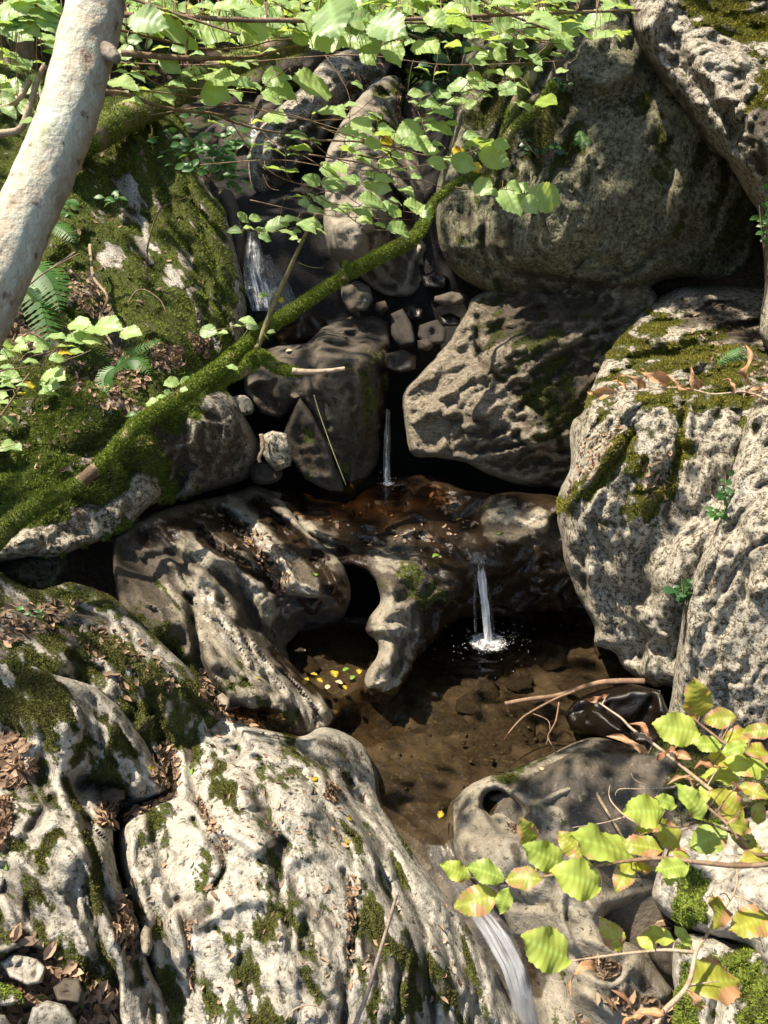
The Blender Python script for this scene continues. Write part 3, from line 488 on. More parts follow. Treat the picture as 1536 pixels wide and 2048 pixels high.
rock('layered_boulder', [(958, 588), (935, 620), (918, 650), (893, 690), (850, 738), (815, 775), (805, 805), (812, 860), (825, 910), (870, 916), (930, 925), (975, 950), (1045, 972), (1118, 978), (1200, 975), (1280, 900), (1320, 700), (1290, 560), (1100, 540)],
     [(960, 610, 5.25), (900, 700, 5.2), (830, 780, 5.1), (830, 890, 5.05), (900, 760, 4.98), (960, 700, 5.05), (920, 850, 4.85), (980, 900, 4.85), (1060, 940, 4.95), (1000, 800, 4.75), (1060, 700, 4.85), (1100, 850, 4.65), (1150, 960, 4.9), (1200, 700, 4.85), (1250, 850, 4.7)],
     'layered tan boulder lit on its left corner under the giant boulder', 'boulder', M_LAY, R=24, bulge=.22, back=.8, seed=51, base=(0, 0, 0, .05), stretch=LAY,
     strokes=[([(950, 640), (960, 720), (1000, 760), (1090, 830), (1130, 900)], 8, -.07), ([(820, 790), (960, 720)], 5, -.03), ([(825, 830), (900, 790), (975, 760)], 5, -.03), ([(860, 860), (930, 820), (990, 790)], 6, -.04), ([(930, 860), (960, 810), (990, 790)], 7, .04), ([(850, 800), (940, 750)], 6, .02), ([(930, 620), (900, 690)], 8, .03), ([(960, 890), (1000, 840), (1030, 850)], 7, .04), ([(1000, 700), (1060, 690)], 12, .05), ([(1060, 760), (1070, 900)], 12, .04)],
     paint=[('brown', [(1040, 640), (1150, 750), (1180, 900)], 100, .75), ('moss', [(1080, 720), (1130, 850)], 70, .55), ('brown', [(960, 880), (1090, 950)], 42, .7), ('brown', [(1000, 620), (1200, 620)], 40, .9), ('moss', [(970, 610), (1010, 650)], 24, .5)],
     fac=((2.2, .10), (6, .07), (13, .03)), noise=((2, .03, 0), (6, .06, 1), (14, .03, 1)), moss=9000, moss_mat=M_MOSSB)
rock('sunlit_boulder', [(1536, 575), (1450, 570), (1370, 575), (1305, 605), (1258, 655), (1222, 700), (1190, 760), (1168, 820), (1142, 850), (1140, 930), (1118, 985), (1114, 1030), (1125, 1080), (1132, 1130), (1160, 1200), (1188, 1255), (1190, 1288), (1230, 1305), (1252, 1340), (1310, 1375), (1335, 1372), (1400, 1400), (1480, 1420), (1640, 1400), (1640, 560)],
     [(1500, 600, 4.7), (1330, 620, 4.75), (1240, 720, 4.35), (1350, 720, 4.2), (1500, 720, 4.0), (1200, 790, 4.05), (1300, 800, 3.82), (1450, 800, 3.72), (1150, 880, 4.05), (1200, 900, 3.85), (1300, 900, 3.7), (1450, 900, 3.62), (1130, 1020, 4.0), (1200, 1040, 3.72), (1350, 1060, 3.6), (1150, 1150, 4.1), (1230, 1160, 3.8), (1350, 1200, 3.65), (1220, 1290, 4.05), (1300, 1340, 3.9), (1400, 1350, 3.75), (1600, 800, 3.7), (1600, 1200, 3.6)],
     'sunlit rough white grey boulder with a moss cap right of the pool', 'boulder', M_GREY, stretch=FLV, R=32, bulge=.3, back=.9, seed=61,
     strokes=[([(1185, 830), (1160, 930), (1140, 1000)], 12, .03), ([(1250, 860), (1180, 960), (1120, 1020)], 8, .05), ([(1270, 870), (1200, 970)], 7, -.05), ([(1370, 790), (1360, 880), (1330, 980), (1290, 1040)], 9, -.07), ([(1385, 790), (1375, 880)], 6, .04), ([(1180, 1100), (1190, 1180), (1240, 1280)], 10, .04), ([(1160, 1110), (1170, 1200)], 16, -.06), ([(1290, 640), (1240, 740)], 10, .04), ([(1340, 1000), (1280, 1110), (1290, 1180)], 14, -.04), ([(1180, 1040), (1270, 1060)], 10, -.03), ([(1420, 900), (1400, 1010)], 14, .05), ([(1250, 1310), (1330, 1300)], 12, -.05)],
     paint=[('moss', [(1300, 700), (1380, 720), (1480, 740)], 50, .85), ('moss', [(1230, 760), (1170, 820)], 30, .7), ('moss', [(1290, 800), (1380, 810), (1500, 800)], 22, .8), ('moss', [(1250, 690), (1320, 640)], 36, .7), ('moss', [(1245, 880), (1190, 960), (1130, 1010)], 20, .95), ('moss', [(1290, 930), (1260, 1000)], 34, .8), ('moss', [(1370, 830), (1350, 930), (1340, 990)], 15, .9), ('moss', [(1500, 850), (1480, 930)], 16, .6), ('brown', [(1420, 620), (1500, 700)], 60, .8), ('brown', [(1310, 960), (1330, 1060)], 26, .6), ('moss', [(1320, 860)], 26, .5),
            ('pale', [(1290, 850), (1280, 900)], 24, .7), ('pale', [(1340, 1100), (1390, 1180), (1330, 1230)], 50, .25), ('pale', [(1170, 1020), (1230, 1040)], 34, .4), ('pale', [(1440, 860)], 40, .35), ('brown', [(1160, 1120), (1170, 1220), (1230, 1290)], 20, .45)],
     noise=BIG, fac=BF, moss=45000, moss_h=.011, moss_mat=M_MOSSY)
rock('sunlit_slab', [(1640, 810), (1530, 815), (1492, 838), (1475, 900), (1450, 980), (1428, 1050), (1392, 1130), (1368, 1200), (1355, 1300), (1345, 1390), (1335, 1460), (1400, 1520), (1640, 1540)],
     [(1500, 860, 3.6), (1450, 1020, 3.5), (1600, 900, 3.3), (1600, 1200, 3.2), (1450, 1200, 3.38), (1380, 1250, 3.5), (1370, 1420, 3.6), (1500, 1450, 3.35), (1520, 1050, 3.3)],
     'tall grey slab split from the sunlit boulder by a diagonal crack', 'boulder', M_GREY, stretch=FLV, R=20, bulge=.16, back=.6, seed=71,
     strokes=[([(1480, 950), (1440, 1060), (1400, 1160), (1375, 1270), (1370, 1380)], 9, .04), ([(1470, 1050), (1500, 1100), (1490, 1200)], 12, -.04), ([(1536, 1080), (1480, 1120), (1450, 1180)], 6, -.05), ([(1420, 1220), (1400, 1300)], 8, -.03)],
     paint=[('pale', [(1490, 980)], 24, .8), ('pale', [(1500, 1150), (1450, 1250)], 40, .3), ('moss', [(1500, 850), (1480, 900)], 12, .5)], noise=BIG, fac=BF)
rock('overhang_boulder', [(1250, -80), (1262, 30), (1275, 80), (1290, 118), (1328, 170), (1363, 210), (1408, 280), (1458, 330), (1498, 395), (1518, 440), (1530, 560), (1525, 685), (1640, 700), (1640, -80)],
     [(1275, 40, 4.05), (1330, 160, 4.05), (1420, 280, 4.0), (1500, 400, 3.95), (1530, 600, 3.9), (1330, 0, 4.05), (1420, 120, 3.8), (1500, 250, 3.65), (1600, 400, 3.6), (1450, -40, 4.35), (1600, 0, 4.0), (1500, 110, 3.85), (1600, 650, 3.6)],
     'sunlit white grey boulder with golden moss on top high above the pool', 'boulder', M_GREY, R=34, bulge=.4, back=.7, seed=81,
     strokes=[([(1290, 60), (1350, 150), (1420, 240), (1490, 350)], 14, .05), ([(1330, 60), (1400, 170), (1470, 260)], 12, -.05), ([(1420, 110), (1480, 110)], 20, .05), ([(1480, 100), (1500, 180), (1440, 200)], 9, .06)],
     paint=[('moss', [(1380, 5), (1460, 25), (1540, 70)], 34, 1), ('moss', [(1536, 150), (1520, 200)], 18, .8), ('moss', [(1300, -20), (1400, -30)], 20, .6), ('brown', [(1536, 230), (1520, 330)], 22, .8), ('pale', [(1330, 90), (1400, 140)], 30, .4), ('pale', [(1440, 140), (1480, 130)], 30, .8), ('pale', [(1400, 180), (1480, 270)], 20, .35), ('brown', [(1290, 100), (1400, 260), (1500, 420)], 10, .7)],
     noise=BIG, fac=BF, moss=14000, moss_h=.013, moss_mat=M_MOSSY)
# ---------------- foreground bedrock ----------------
FN = ((1.4, .05, 0), (4, .03, 0), (11, .014, 1), (26, .008, 1))
rock('bedrock', [(-80, 1130), (60, 1180), (140, 1165), (230, 1200), (300, 1265), (370, 1330), (420, 1395), (440, 1450), (380, 1520), (320, 1560), (200, 1560), (60, 1500), (-80, 1450)],
     [Z(-40, 1180, .85), Z(100, 1190, .76), Z(230, 1220, .7), Z(330, 1320, .58), Z(410, 1400, .42), Z(300, 1400, .52), Z(150, 1300, .72), Z(0, 1300, .8), Z(200, 1450, .5), Z(60, 1450, .55), Z(380, 1480, .3)],
     'mossy bedrock shoulder strewn with leaf litter', mat=M_PALE, kind='structure', key='shoulder', stretch=FL1, R=30, bulge=.12, back=.5, seed=91, base=(.66, 0, 0, .5),
     strokes=[([(100, 1230), (220, 1290), (320, 1370)], 9, .04), ([(120, 1210), (250, 1260), (340, 1340), (410, 1420)], 9, -.04), ([(270, 1270), (350, 1350), (410, 1410)], 7, .04), ([(60, 1270), (200, 1340)], 10, -.04), ([(300, 1390), (320, 1480)], 16, -.10)],
     paint=[('moss', [(60, 1290), (200, 1290), (280, 1330)], 34, .7), ('moss', [(300, 1380), (310, 1450)], 44, .95), ('moss', [(180, 1230), (280, 1270)], 20, -.7), ('pale', [(290, 1280), (380, 1360)], 5, .8), ('moss', [(290, 1280), (390, 1360)], 5, -1), ('brown', [(40, 1230), (150, 1240)], 44, .9), ('moss', [(40, 1230), (130, 1240)], 30, -.8), ('pale', [(185, 1320), (240, 1350)], 12, .8), ('moss', [(185, 1320), (240, 1350)], 10, -1)],
     cracks=((1.3, .03),), noise=FN, moss_mat=M_MOSSO, fac=((2.2, .08), (5.5, .045), (15, .010)), moss=60000, moss_h=.007)
rock('bedrock', [(-80, 1290), (10, 1312), (60, 1325), (120, 1350), (180, 1370), (235, 1410), (275, 1460), (310, 1520), (335, 1575), (300, 1600), (235, 1625), (225, 1680), (235, 1740), (265, 1830), (300, 1930), (330, 2000), (335, 2110), (215, 2110), (170, 2010), (130, 1940), (60, 1895), (-80, 1880)],
     [Z(-40, 1320, .78), Z(60, 1350, .76), Z(200, 1420, .62), Z(300, 1550, .40), Z(230, 1600, .36), Z(130, 1450, .70), Z(0, 1450, .62), Z(60, 1600, .5), Z(0, 1700, .5), Z(150, 1700, .56), Z(60, 1850, .44), Z(220, 1750, .42), Z(170, 1850, .44), Z(250, 1900, .32), Z(200, 2000, .3), Z(300, 2040, .18), Z(150, 1560, .5), Z(-40, 1860, .5)],
     'left mass of white limestone bedrock patched with moss', mat=M_PALE, kind='structure', key='left_mass', stretch=FL1, R=26, bulge=.16, back=.5, base=(.24, 0, 0, .30), seed=101,
     strokes=[([(60, 1330), (160, 1420), (240, 1490), (290, 1560)], 9, .03), ([(190, 1400), (260, 1500), (300, 1580)], 7, -.03), ([(170, 1565), (230, 1575), (250, 1600)], 20, -.12), ([(110, 1600), (60, 1660)], 12, -.05), ([(130, 1600), (170, 1690), (200, 1800), (260, 1950)], 14, .04), ([(175, 1640), (190, 1740), (230, 1830)], 10, -.05), ([(20, 1460), (80, 1480), (90, 1560)], 20, -.07), ([(40, 1720), (120, 1800), (180, 1900)], 12, .04), ([(10, 1780), (90, 1850)], 14, -.03), ([(150, 1450), (230, 1530)], 6, -.03)],
     paint=[('moss', [(0, 1400), (70, 1430), (110, 1400), (60, 1360)], 42, .95), ('moss', [(100, 1470), (90, 1520)], 20, .8), ('moss', [(150, 1500), (190, 1520)], 26, .55), ('moss', [(200, 1440), (260, 1510)], 16, .7), ('moss', [(200, 1560), (240, 1580)], 24, .9), ('moss', [(100, 1680), (90, 1740)], 26, .6), ('moss', [(180, 1700), (190, 1800)], 20, .7), ('brown', [(0, 1650), (100, 1600)], 40, .6), ('brown', [(40, 1760), (20, 1850)], 50, .65), ('moss', [(60, 1870), (140, 1900), (200, 1990)], 24, .7), ('brown', [(60, 1880), (140, 1930), (190, 2040)], 30, .9), ('brown', [(0, 1530), (60, 1560)], 30, .9), ('moss', [(150, 1640), (170, 1680)], 14, .5), ('moss', [(210, 1650)], 20, .6), ('pale', [(90, 1590), (150, 1650)], 40, .3), ('pale', [(80, 1350), (200, 1420)], 16, .5), ('pale', [(120, 1780), (200, 1900)], 24, .4), ('brown', [(240, 1700), (250, 1780)], 14, .7), ('pale', [(0, 1330), (90, 1335)], 14, .7)],
     cracks=((1.3, .03),), noise=FN, moss_mat=M_MOSSO, fac=((2.2, .08), (5.5, .045), (15, .010)), moss=60000, moss_h=.007)
rock('bedrock', [(330, 1490), (345, 1430), (370, 1408), (420, 1410), (470, 1440), (540, 1462), (600, 1472), (640, 1455), (680, 1462), (725, 1490), (752, 1545), (762, 1600), (790, 1650), (840, 1725), (890, 1785), (935, 1850), (975, 1910), (1005, 1975), (1012, 2110), (330, 2110), (310, 1990), (288, 1900), (262, 1810), (240, 1730), (238, 1670), (262, 1625), (320, 1595), (350, 1560)],
     [Z(370, 1430, .40), Z(360, 1520, .34), Z(300, 1640, .34), Z(260, 1700, .30), Z(470, 1460, .34), Z(600, 1490, .26), Z(700, 1490, .16), Z(740, 1570, .06), Z(500, 1560, .38), Z(620, 1600, .32), Z(400, 1620, .33), Z(350, 1750, .30), Z(480, 1750, .34), Z(620, 1750, .30), Z(740, 1700, .16), Z(800, 1720, .04), Z(860, 1780, -.06), Z(940, 1890, -.22), Z(1000, 1990, -.36), Z(820, 1900, .05), Z(700, 1880, .24), Z(520, 1900, .28), Z(350, 1900, .22), Z(340, 2060, .1), Z(500, 2060, .2), Z(700, 2060, .14), Z(860, 2040, -.1), Z(980, 2080, -.36)],
     'broad sunlit hump of white limestone bedrock in front of the pool', mat=M_PALE, kind='structure', key='hump', stretch=FL2, R=32, bulge=.20, back=.5, base=(.20, 0, 0, .27), seed=111,
     strokes=[([(385, 1640), (430, 1690), (450, 1730), (430, 1770)], 7, -.05), ([(380, 1500), (390, 1590), (440, 1690)], 8, -.04), ([(420, 1500), (520, 1480), (620, 1510)], 30, .03), ([(640, 1560), (720, 1650), (780, 1750)], 9, .025), ([(700, 1560), (740, 1680), (830, 1800), (900, 1900), (960, 1990)], 14, -.03), ([(690, 1740), (710, 1830), (700, 1900)], 8, -.04), ([(360, 1800), (380, 1900), (385, 1980)], 7, -.04), ([(700, 1900), (690, 2048)], 9, -.04), ([(540, 1750), (640, 1700), (720, 1760)], 16, .03), ([(300, 1700), (330, 1800), (380, 1900)], 12, .04), ([(400, 1850), (500, 1800), (600, 1820)], 12, .025), ([(470, 1620), (560, 1625), (640, 1640)], 5, -.015), ([(440, 1590), (500, 1640)], 16, -.025), ([(600, 1930), (680, 2000)], 14, .03), ([(640, 1480), (660, 1460)], 26, .03)],
     paint=[('moss', [(390, 1500), (365, 1450)], 22, .8), ('moss', [(430, 1560), (470, 1590), (480, 1610)], 22, .8), ('moss', [(440, 1530), (480, 1525)], 12, .6), ('brown', [(640, 1480), (700, 1500)], 26, .8), ('moss', [(650, 1470), (700, 1480)], 16, .5), ('brown', [(520, 1480), (560, 1500)], 26, .5), ('moss', [(680, 1650), (710, 1670)], 20, .75), ('moss', [(700, 1620)], 14, .6), ('moss', [(520, 1720), (545, 1790), (530, 1830)], 20, .75), ('moss', [(400, 1820), (440, 1870), (530, 1860)], 17, .7), ('brown', [(390, 1800), (400, 1850)], 24, .8), ('moss', [(390, 1830), (440, 1870)], 14, .6), ('moss', [(480, 1940), (490, 1960)], 22, .8), ('moss', [(630, 1800), (660, 1820)], 20, .65), ('moss', [(740, 1840), (800, 1900), (860, 1950)], 30, .85), ('brown', [(760, 1900), (900, 1990)], 40, .85), ('moss', [(640, 1990), (620, 1950)], 20, .7), ('moss', [(340, 1960), (360, 2000)], 26, .6), ('moss', [(520, 2030), (580, 2048)], 24, .7), ('moss', [(260, 1700), (280, 1780)], 12, .7), ('moss', [(310, 1870), (320, 1850)], 14, .6), ('moss', [(250, 1640), (330, 1600)], 10, .6), ('brown', [(330, 1700), (345, 1790)], 12, .5), ('moss', [(700, 1780), (720, 1760)], 14, .5),
            ('brown', [(360, 1580), (440, 1690)], 10, .5), ('pale', [(560, 1740), (660, 1780), (700, 1850)], 60, .3), ('pale', [(300, 1650), (330, 1780), (420, 1900)], 34, .3), ('pale', [(500, 1900), (600, 1980)], 60, .3), ('pale', [(780, 1830), (800, 1860)], 18, .8), ('pale', [(420, 1440)], 20, .5), ('brown', [(930, 1860), (880, 1780)], 10, .3), ('moss', [(820, 1990), (900, 2000)], 26, .8)],
     cracks=((1.3, .03),), noise=FN, moss_mat=M_MOSSO, fac=((2.2, .08), (5.5, .045), (15, .010)), moss=60000, moss_h=.006)
rock('bedrock', [(-80, 1840), (60, 1860), (150, 1920), (220, 2000), (240, 2110), (-80, 2110)], [Z(-40, 1880, .34), Z(100, 1940, .30), Z(0, 2040, .29), Z(200, 2060, .2)],
     'litter covered floor at the foot of the white bedrock', mat=M_BROWN, kind='structure', key='litter_floor', R=40, bulge=.05, back=.3, base=(0, 0, 0, 1), seed=5)
LS = ((4, .03, 0), (12, .014, 1), (30, .006, 1))
for pts, lab, mt, bs in [([(0, 1925), (30, 1905), (75, 1918), (93, 1935), (85, 1965), (55, 1972), (20, 1955)], 'rough pale stone in brown leaves, uppermost of those at the lower left edge', M_PALE, (0, 0, .2, 0)),
                 ([(-30, 1968), (15, 1972), (40, 1985), (48, 2005), (10, 2012), (-30, 2008)], 'pale stone with green moss at the lower left edge', M_PALE, (.45, 0, 0, 0)),
                 ([(105, 1975), (130, 1955), (160, 1958), (167, 1985), (160, 2008), (115, 2002)], 'squarish grey brown stone in brown leaves beside the white bedrock', M_BROWN, (0, 0, 0, .1)),
                 ([(55, 2048), (65, 2015), (95, 2000), (130, 2010), (152, 2040), (160, 2090), (50, 2090)], 'white stone carrying one yellow leaf near the lower left corner', M_PALE, (0, 0, .4, 0)),
                 ([(-30, 2025), (10, 2030), (30, 2060), (20, 2100), (-30, 2100)], 'grey white stone in the lower left corner', M_PALE, (0, 0, .1, 0)),
                 ([(278, 1870), (290, 1850), (303, 1858), (305, 1895), (298, 1912), (280, 1908)], 'smooth tan stone stuck upright in the crack', M_TAN, (0, 0, 0, 0)),
                 ([(242, 1830), (262, 1818), (275, 1840), (270, 1870), (248, 1868)], 'rough grey brown stone in leaves just above the smooth tan one', M_BROWN, (0, 0, 0, .2)),
                 ([(200, 1582), (225, 1573), (250, 1580), (250, 1598), (225, 1606), (200, 1604)], 'dark stone lying in the mossy hollow of the bedrock', M_BROWN, (0, 0, 0, .5)),
                 ([(432, 1393), (445, 1385), (460, 1398), (458, 1415), (440, 1410)], 'small pale stone at the edge of the red leaf puddle', M_TAN, (0, 0, 0, 0))]:
    cx, cy = np.mean(pts, 0); zz = .42 if cy < 1620 else (.30 if cx > 235 else .37)
    if cy < 1450: zz = .42
    rock('stone', pts, [Z(cx - 20, cy - 10, zz), Z(cx + 20, cy - 10, zz), Z(cx, cy + 15, zz)], lab, 'stone', mt, sharp=True, R=9, bulge=.035, back=.12, noise=LS, fac=((6, .05), (14, .02)), base=(bs[0], bs[1], bs[2], max(bs[3], .3)), step=4, seed=int(cx), moss=600 if bs[0] else 0, rag=2)
# crack floor between the two masses
rock('bedrock', [(215, 1600), (350, 1480), (420, 1560), (400, 1700), (360, 1900), (400, 2110), (240, 2110), (230, 1850)], [Z(250, 1620, .18), Z(350, 1540, .27), Z(300, 1800, .1), Z(320, 2050, -.02), Z(390, 1650, .15)],
     'leaf filled crack between the bedrock masses', mat=M_BROWN, kind='structure', key='crack', R=20, bulge=.02, back=.2, base=(0, 0, 0, 1), seed=15)

# ---------------- right foreground: pothole rock and boulders ----------------
rock('pothole_rock', [(893, 1625), (912, 1590), (955, 1562), (1010, 1542), (1075, 1520), (1130, 1492), (1185, 1476), (1235, 1484), (1290, 1500), (1360, 1520), (1400, 1600), (1380, 1720), (1300, 1800), (1210, 1830), (1215, 1870), (1270, 1890), (1310, 1940), (1345, 1985), (1340, 2040), (1300, 2110), (1110, 2110), (1075, 2030), (1050, 1960), (1035, 1890), (990, 1810), (930, 1740), (900, 1690)],
     [Z(905, 1620, .02), Z(950, 1580, .10), Z(1050, 1540, .12), Z(1180, 1485, .13), Z(1300, 1520, .10), Z(1000, 1650, .12), Z(930, 1690, .04), Z(1080, 1600, .10), Z(1180, 1570, .12), Z(1100, 1680, .08), Z(1250, 1650, -.02), Z(1350, 1680, 0), Z(1050, 1740, .08), Z(1150, 1780, .06), Z(1000, 1790, -.05), Z(1060, 1860, -.14), Z(1150, 1860, -.02), Z(1100, 1960, -.3), Z(1200, 1960, -.12), Z(1290, 1960, -.18), Z(1150, 2060, -.35), Z(1280, 2060, -.3)],
     'smooth pale rock with a round pothole on the right of the outlet', 'rock', M_TAN, key='pothole', R=24, bulge=.14, back=.45, seed=121,
     strokes=[([(988, 1604), (1018, 1640)], 33, -.15, 'p'), ([(970, 1640), (1010, 1665), (1040, 1680)], 9, .015), ([(940, 1590), (930, 1640), (945, 1700)], 14, .03), ([(1180, 1548), (1130, 1580), (1070, 1620), (1060, 1650)], 9, .05), ([(1195, 1530), (1190, 1600), (1160, 1680)], 10, -.03), ([(1210, 1560), (1240, 1660), (1220, 1740)], 40, -.06), ([(1100, 1740), (1200, 1830)], 12, .03), ([(1230, 1830), (1290, 1820)], 26, -.12), ([(1180, 1880), (1260, 1920), (1320, 1990)], 14, .03), ([(1100, 1900), (1180, 1930)], 16, -.04), ([(1170, 1990), (1230, 2030)], 14, .04)],
     paint=[('brown', [(1030, 1560), (1170, 1510)], 38, .62), ('brown', [(1230, 1530), (1250, 1700)], 70, .85), ('moss', [(1120, 1640), (1100, 1670)], 22, .35), ('brown', [(1150, 1640), (1130, 1700)], 26, .6), ('brown', [(1030, 1690), (1035, 1720)], 12, .8), ('wet', [(1230, 1500), (1330, 1560)], 30, .8), ('brown', [(1110, 1830), (1150, 1840)], 18, .6), ('brown', [(1060, 1900), (1080, 1960)], 22, .85), ('wet', [(1040, 1880), (1070, 1990)], 16, .9), ('brown', [(1190, 1960), (1250, 2000)], 26, .6), ('moss', [(1100, 1980), (1110, 2040)], 20, .4), ('moss', [(965, 1585), (1100, 1510)], 8, .4), ('brown', [(1290, 1960)], 26, .7)],
     fac=((4, .03),), noise=((2, .025, 0), (8, .012, 0), (22, .006, 1)), moss=3000, moss_mat=M_MOSSB, moss_h=.006)
rock('boulder', [(1345, 1660), (1400, 1640), (1480, 1640), (1640, 1620), (1640, 1960), (1540, 1950), (1490, 1890), (1410, 1870), (1345, 1840), (1305, 1800), (1310, 1760)],
     [(1340, 1740, 2.62), (1420, 1660, 2.75), (1560, 1660, 2.6), (1420, 1780, 2.5), (1560, 1800, 2.3), (1360, 1830, 2.55), (1540, 1920, 2.3)],
     'pale mauve grey boulder behind the beech sprays at the right edge', mat=M_PALE, R=34, bulge=.18, back=.4, seed=131, strokes=[([(1370, 1650), (1375, 1850)], 10, .03), ([(1420, 1720), (1500, 1700)], 12, -.03)], paint=[('moss', [(1368, 1740), (1375, 1830)], 22, 1), ('moss', [(1330, 1640), (1420, 1640)], 14, .7), ('brown', [(1500, 1750)], 26, .5)], moss=5000, noise=LS, fac=((6, .05), (14, .02)))
rock('boulder', [(1350, 1880), (1420, 1870), (1480, 1890), (1560, 1900), (1640, 1900), (1640, 2110), (1380, 2110), (1350, 2000)],
     [(1370, 1920, 2.45), (1450, 1900, 2.45), (1600, 1930, 2.2), (1420, 2000, 2.35), (1600, 2050, 2.1), (1400, 2060, 2.35)],
     'weathered white boulder with bright moss in the lower right corner', mat=M_PALE, R=30, bulge=.14, back=.4, seed=141, strokes=[([(1400, 1930), (1480, 1920), (1536, 1900)], 14, .04), ([(1440, 1960), (1430, 2048)], 10, -.06)],
     paint=[('moss', [(1400, 1930), (1470, 1905), (1536, 1890)], 24, 1), ('moss', [(1368, 1900), (1375, 2048)], 26, .95), ('moss', [(1520, 1960), (1510, 2048)], 34, 1), ('moss', [(1410, 2020)], 20, .8)], moss=9000, noise=LS, fac=((6, .05), (14, .02)))
rock('boulder', [(1300, 1500), (1360, 1480), (1440, 1500), (1536, 1540), (1640, 1560), (1640, 1700), (1400, 1700), (1320, 1640)], [(1340, 1520, 3.2), (1450, 1560, 3.0), (1600, 1600, 2.9), (1400, 1660, 2.95)],
     'shaded mossy boulder hidden behind the yellow green beech leaves', mat=M_OLIVE, R=30, bulge=.14, back=.4, seed=151, base=(.5, 0, 0, .2), moss=5000, noise=LS, fac=((6, .05), (14, .02)), moss_mat=M_MOSSB)
rock('boulder', [(1128, 1428), (1150, 1400), (1200, 1380), (1260, 1366), (1320, 1380), (1345, 1440), (1320, 1490), (1240, 1488), (1180, 1476), (1140, 1462)],
     [Z(1150, 1420, .06), Z(1230, 1380, .16), Z(1300, 1400, .2), Z(1180, 1460, .02), Z(1290, 1470, .05), Z(1230, 1430, .12)], 'black wet boulder standing in the main pool', mat=M_BLACK, sharp=True, R=22, fac=((4, .10), (10, .02)), bulge=.08, back=.3, base=(0, .9, 0, 0), noise=((3, .03, 0), (8, .01, 0)), seed=161)
rock('boulder', [(1280, 1860), (1340, 1850), (1390, 1900), (1380, 1960), (1330, 1950), (1290, 1900)], [(1300, 1880, 2.95), (1350, 1880, 2.9), (1350, 1940, 2.85)], 'dark stone in the hollow beside the mossy strip', 'stone', M_DARK, R=20, bulge=.08, back=.2, noise=LS, fac=((6, .05), (14, .02)))

# ---------------- stream bed and stones under the water ----------------
def bed_mat():
    m, nt, n, l, b = nodes('stream_bed'); N = NB(nt); co = N.co(); n1 = N.noise(co, 6, 5, .6); n2 = N.noise(co, 40, 4, .6)
    c = N.mix(N.step(n1, .35, .65), (.03, .024, .017), (.10, .08, .056)); c = N.mix(N.step(n2, .55, .7), c, (.14, .12, .09)); l.new(c, b.inputs['Base Color'])
    b.inputs['Roughness'].default_value = .7; l.new(N.bump(n2, .01), b.inputs['Normal']); return m
M_BED = bed_mat()
rock('stream_bed', [(560, 1290), (600, 1255), (690, 1235), (770, 1250), (800, 1330), (800, 1430), (740, 1500), (660, 1490), (585, 1400)], [Z(600, 1290, -.0), Z(700, 1270, -.02), Z(650, 1340, -.01), Z(740, 1330, -.02), Z(700, 1390, -.03), Z(720, 1430, -.12), Z(700, 1490, -.22), Z(660, 1470, -.2)],
     'orange brown silt floor of the small pool', mat=M_BED, kind='structure', key='small_bed', R=20, bulge=.02, back=.1, noise=((6, .02, 0),), cracks=())
bx, by = np.meshgrid(np.linspace(-.75, 1.9, 180), np.linspace(1.7, 4.6, 200))
bz = np.interp(by, [1.7, 1.9, 2.15, 2.3, 2.45, 2.6, 2.9, 3.6, 4.6], [-1.25, -1.0, -.62, -.36, -.19, -.09, -.12, -.2, -.25])
xcn = np.interp(by, [1.7, 2.1, 2.6], [.56, .42, .17]); bz = bz + np.where(by < 2.7, .8 * np.clip(np.abs(bx - xcn) - .04, 0, .5) ** 1.3, 0)
bz += (.02 * fbm(np.stack([bx, by, bx * 0], -1).reshape(-1, 3), 4, 3) + .03 * facet(np.stack([bx, by, bx * 0], -1).reshape(-1, 3), 3, 2, 14) + .02 * facet(np.stack([bx, by, bx * 0], -1).reshape(-1, 3), 11, 5)).reshape(bx.shape)
I = np.arange(bx.size).reshape(bx.shape); bq = np.stack([I[:-1, :-1], I[:-1, 1:], I[1:, 1:], I[1:, :-1]], -1).reshape(-1, 4)
tag(mesh_from('stream_bed', np.stack([bx, by, bz], -1).reshape(-1, 3), bq, M_BED), 'brown stony bed under the pool and the chute', kind='structure')
def blob(n=10):
    me = bpy.data.meshes.new('pebble'); import bmesh; bm = bmesh.new(); bmesh.ops.create_icosphere(bm, subdivisions=2, radius=1)
    for v in bm.verts: v.co *= 1 + .55 * float(facet(np.array([v.co * 1.0 + Vector((n, 0, 0))]), 1.0)[0])
    bm.to_mesh(me); bm.free()
    for p in me.polygons: p.use_smooth = True
    me.materials.append(M_BED); return me
blobs = [blob(i * 3.1) for i in range(5)]
PS = []
for (px, py, r) in [(960, 1365, .13), (1010, 1450, .15), (870, 1510, .10), (930, 1500, .08), (1090, 1460, .10), (820, 1440, .07), (840, 1545, .06), (1000, 1510, .06), (760, 1470, .05), (1160, 1350, .11), (1070, 1390, .09), (900, 1420, .10), (790, 1500, .05), (870, 1560, .05), (1220, 1270, .10), (950, 1430, .06), (1040, 1340, .07), (720, 1440, .05), (905, 1545, .05), (1110, 1300, .08)]:
    p = proj(*Z(px, py, -.10)); PS.append((p, r, 'underwater_stone'))
q = proj(*Z(620, 1330, .0)); PS.append((q, .06, 'underwater_stone'))
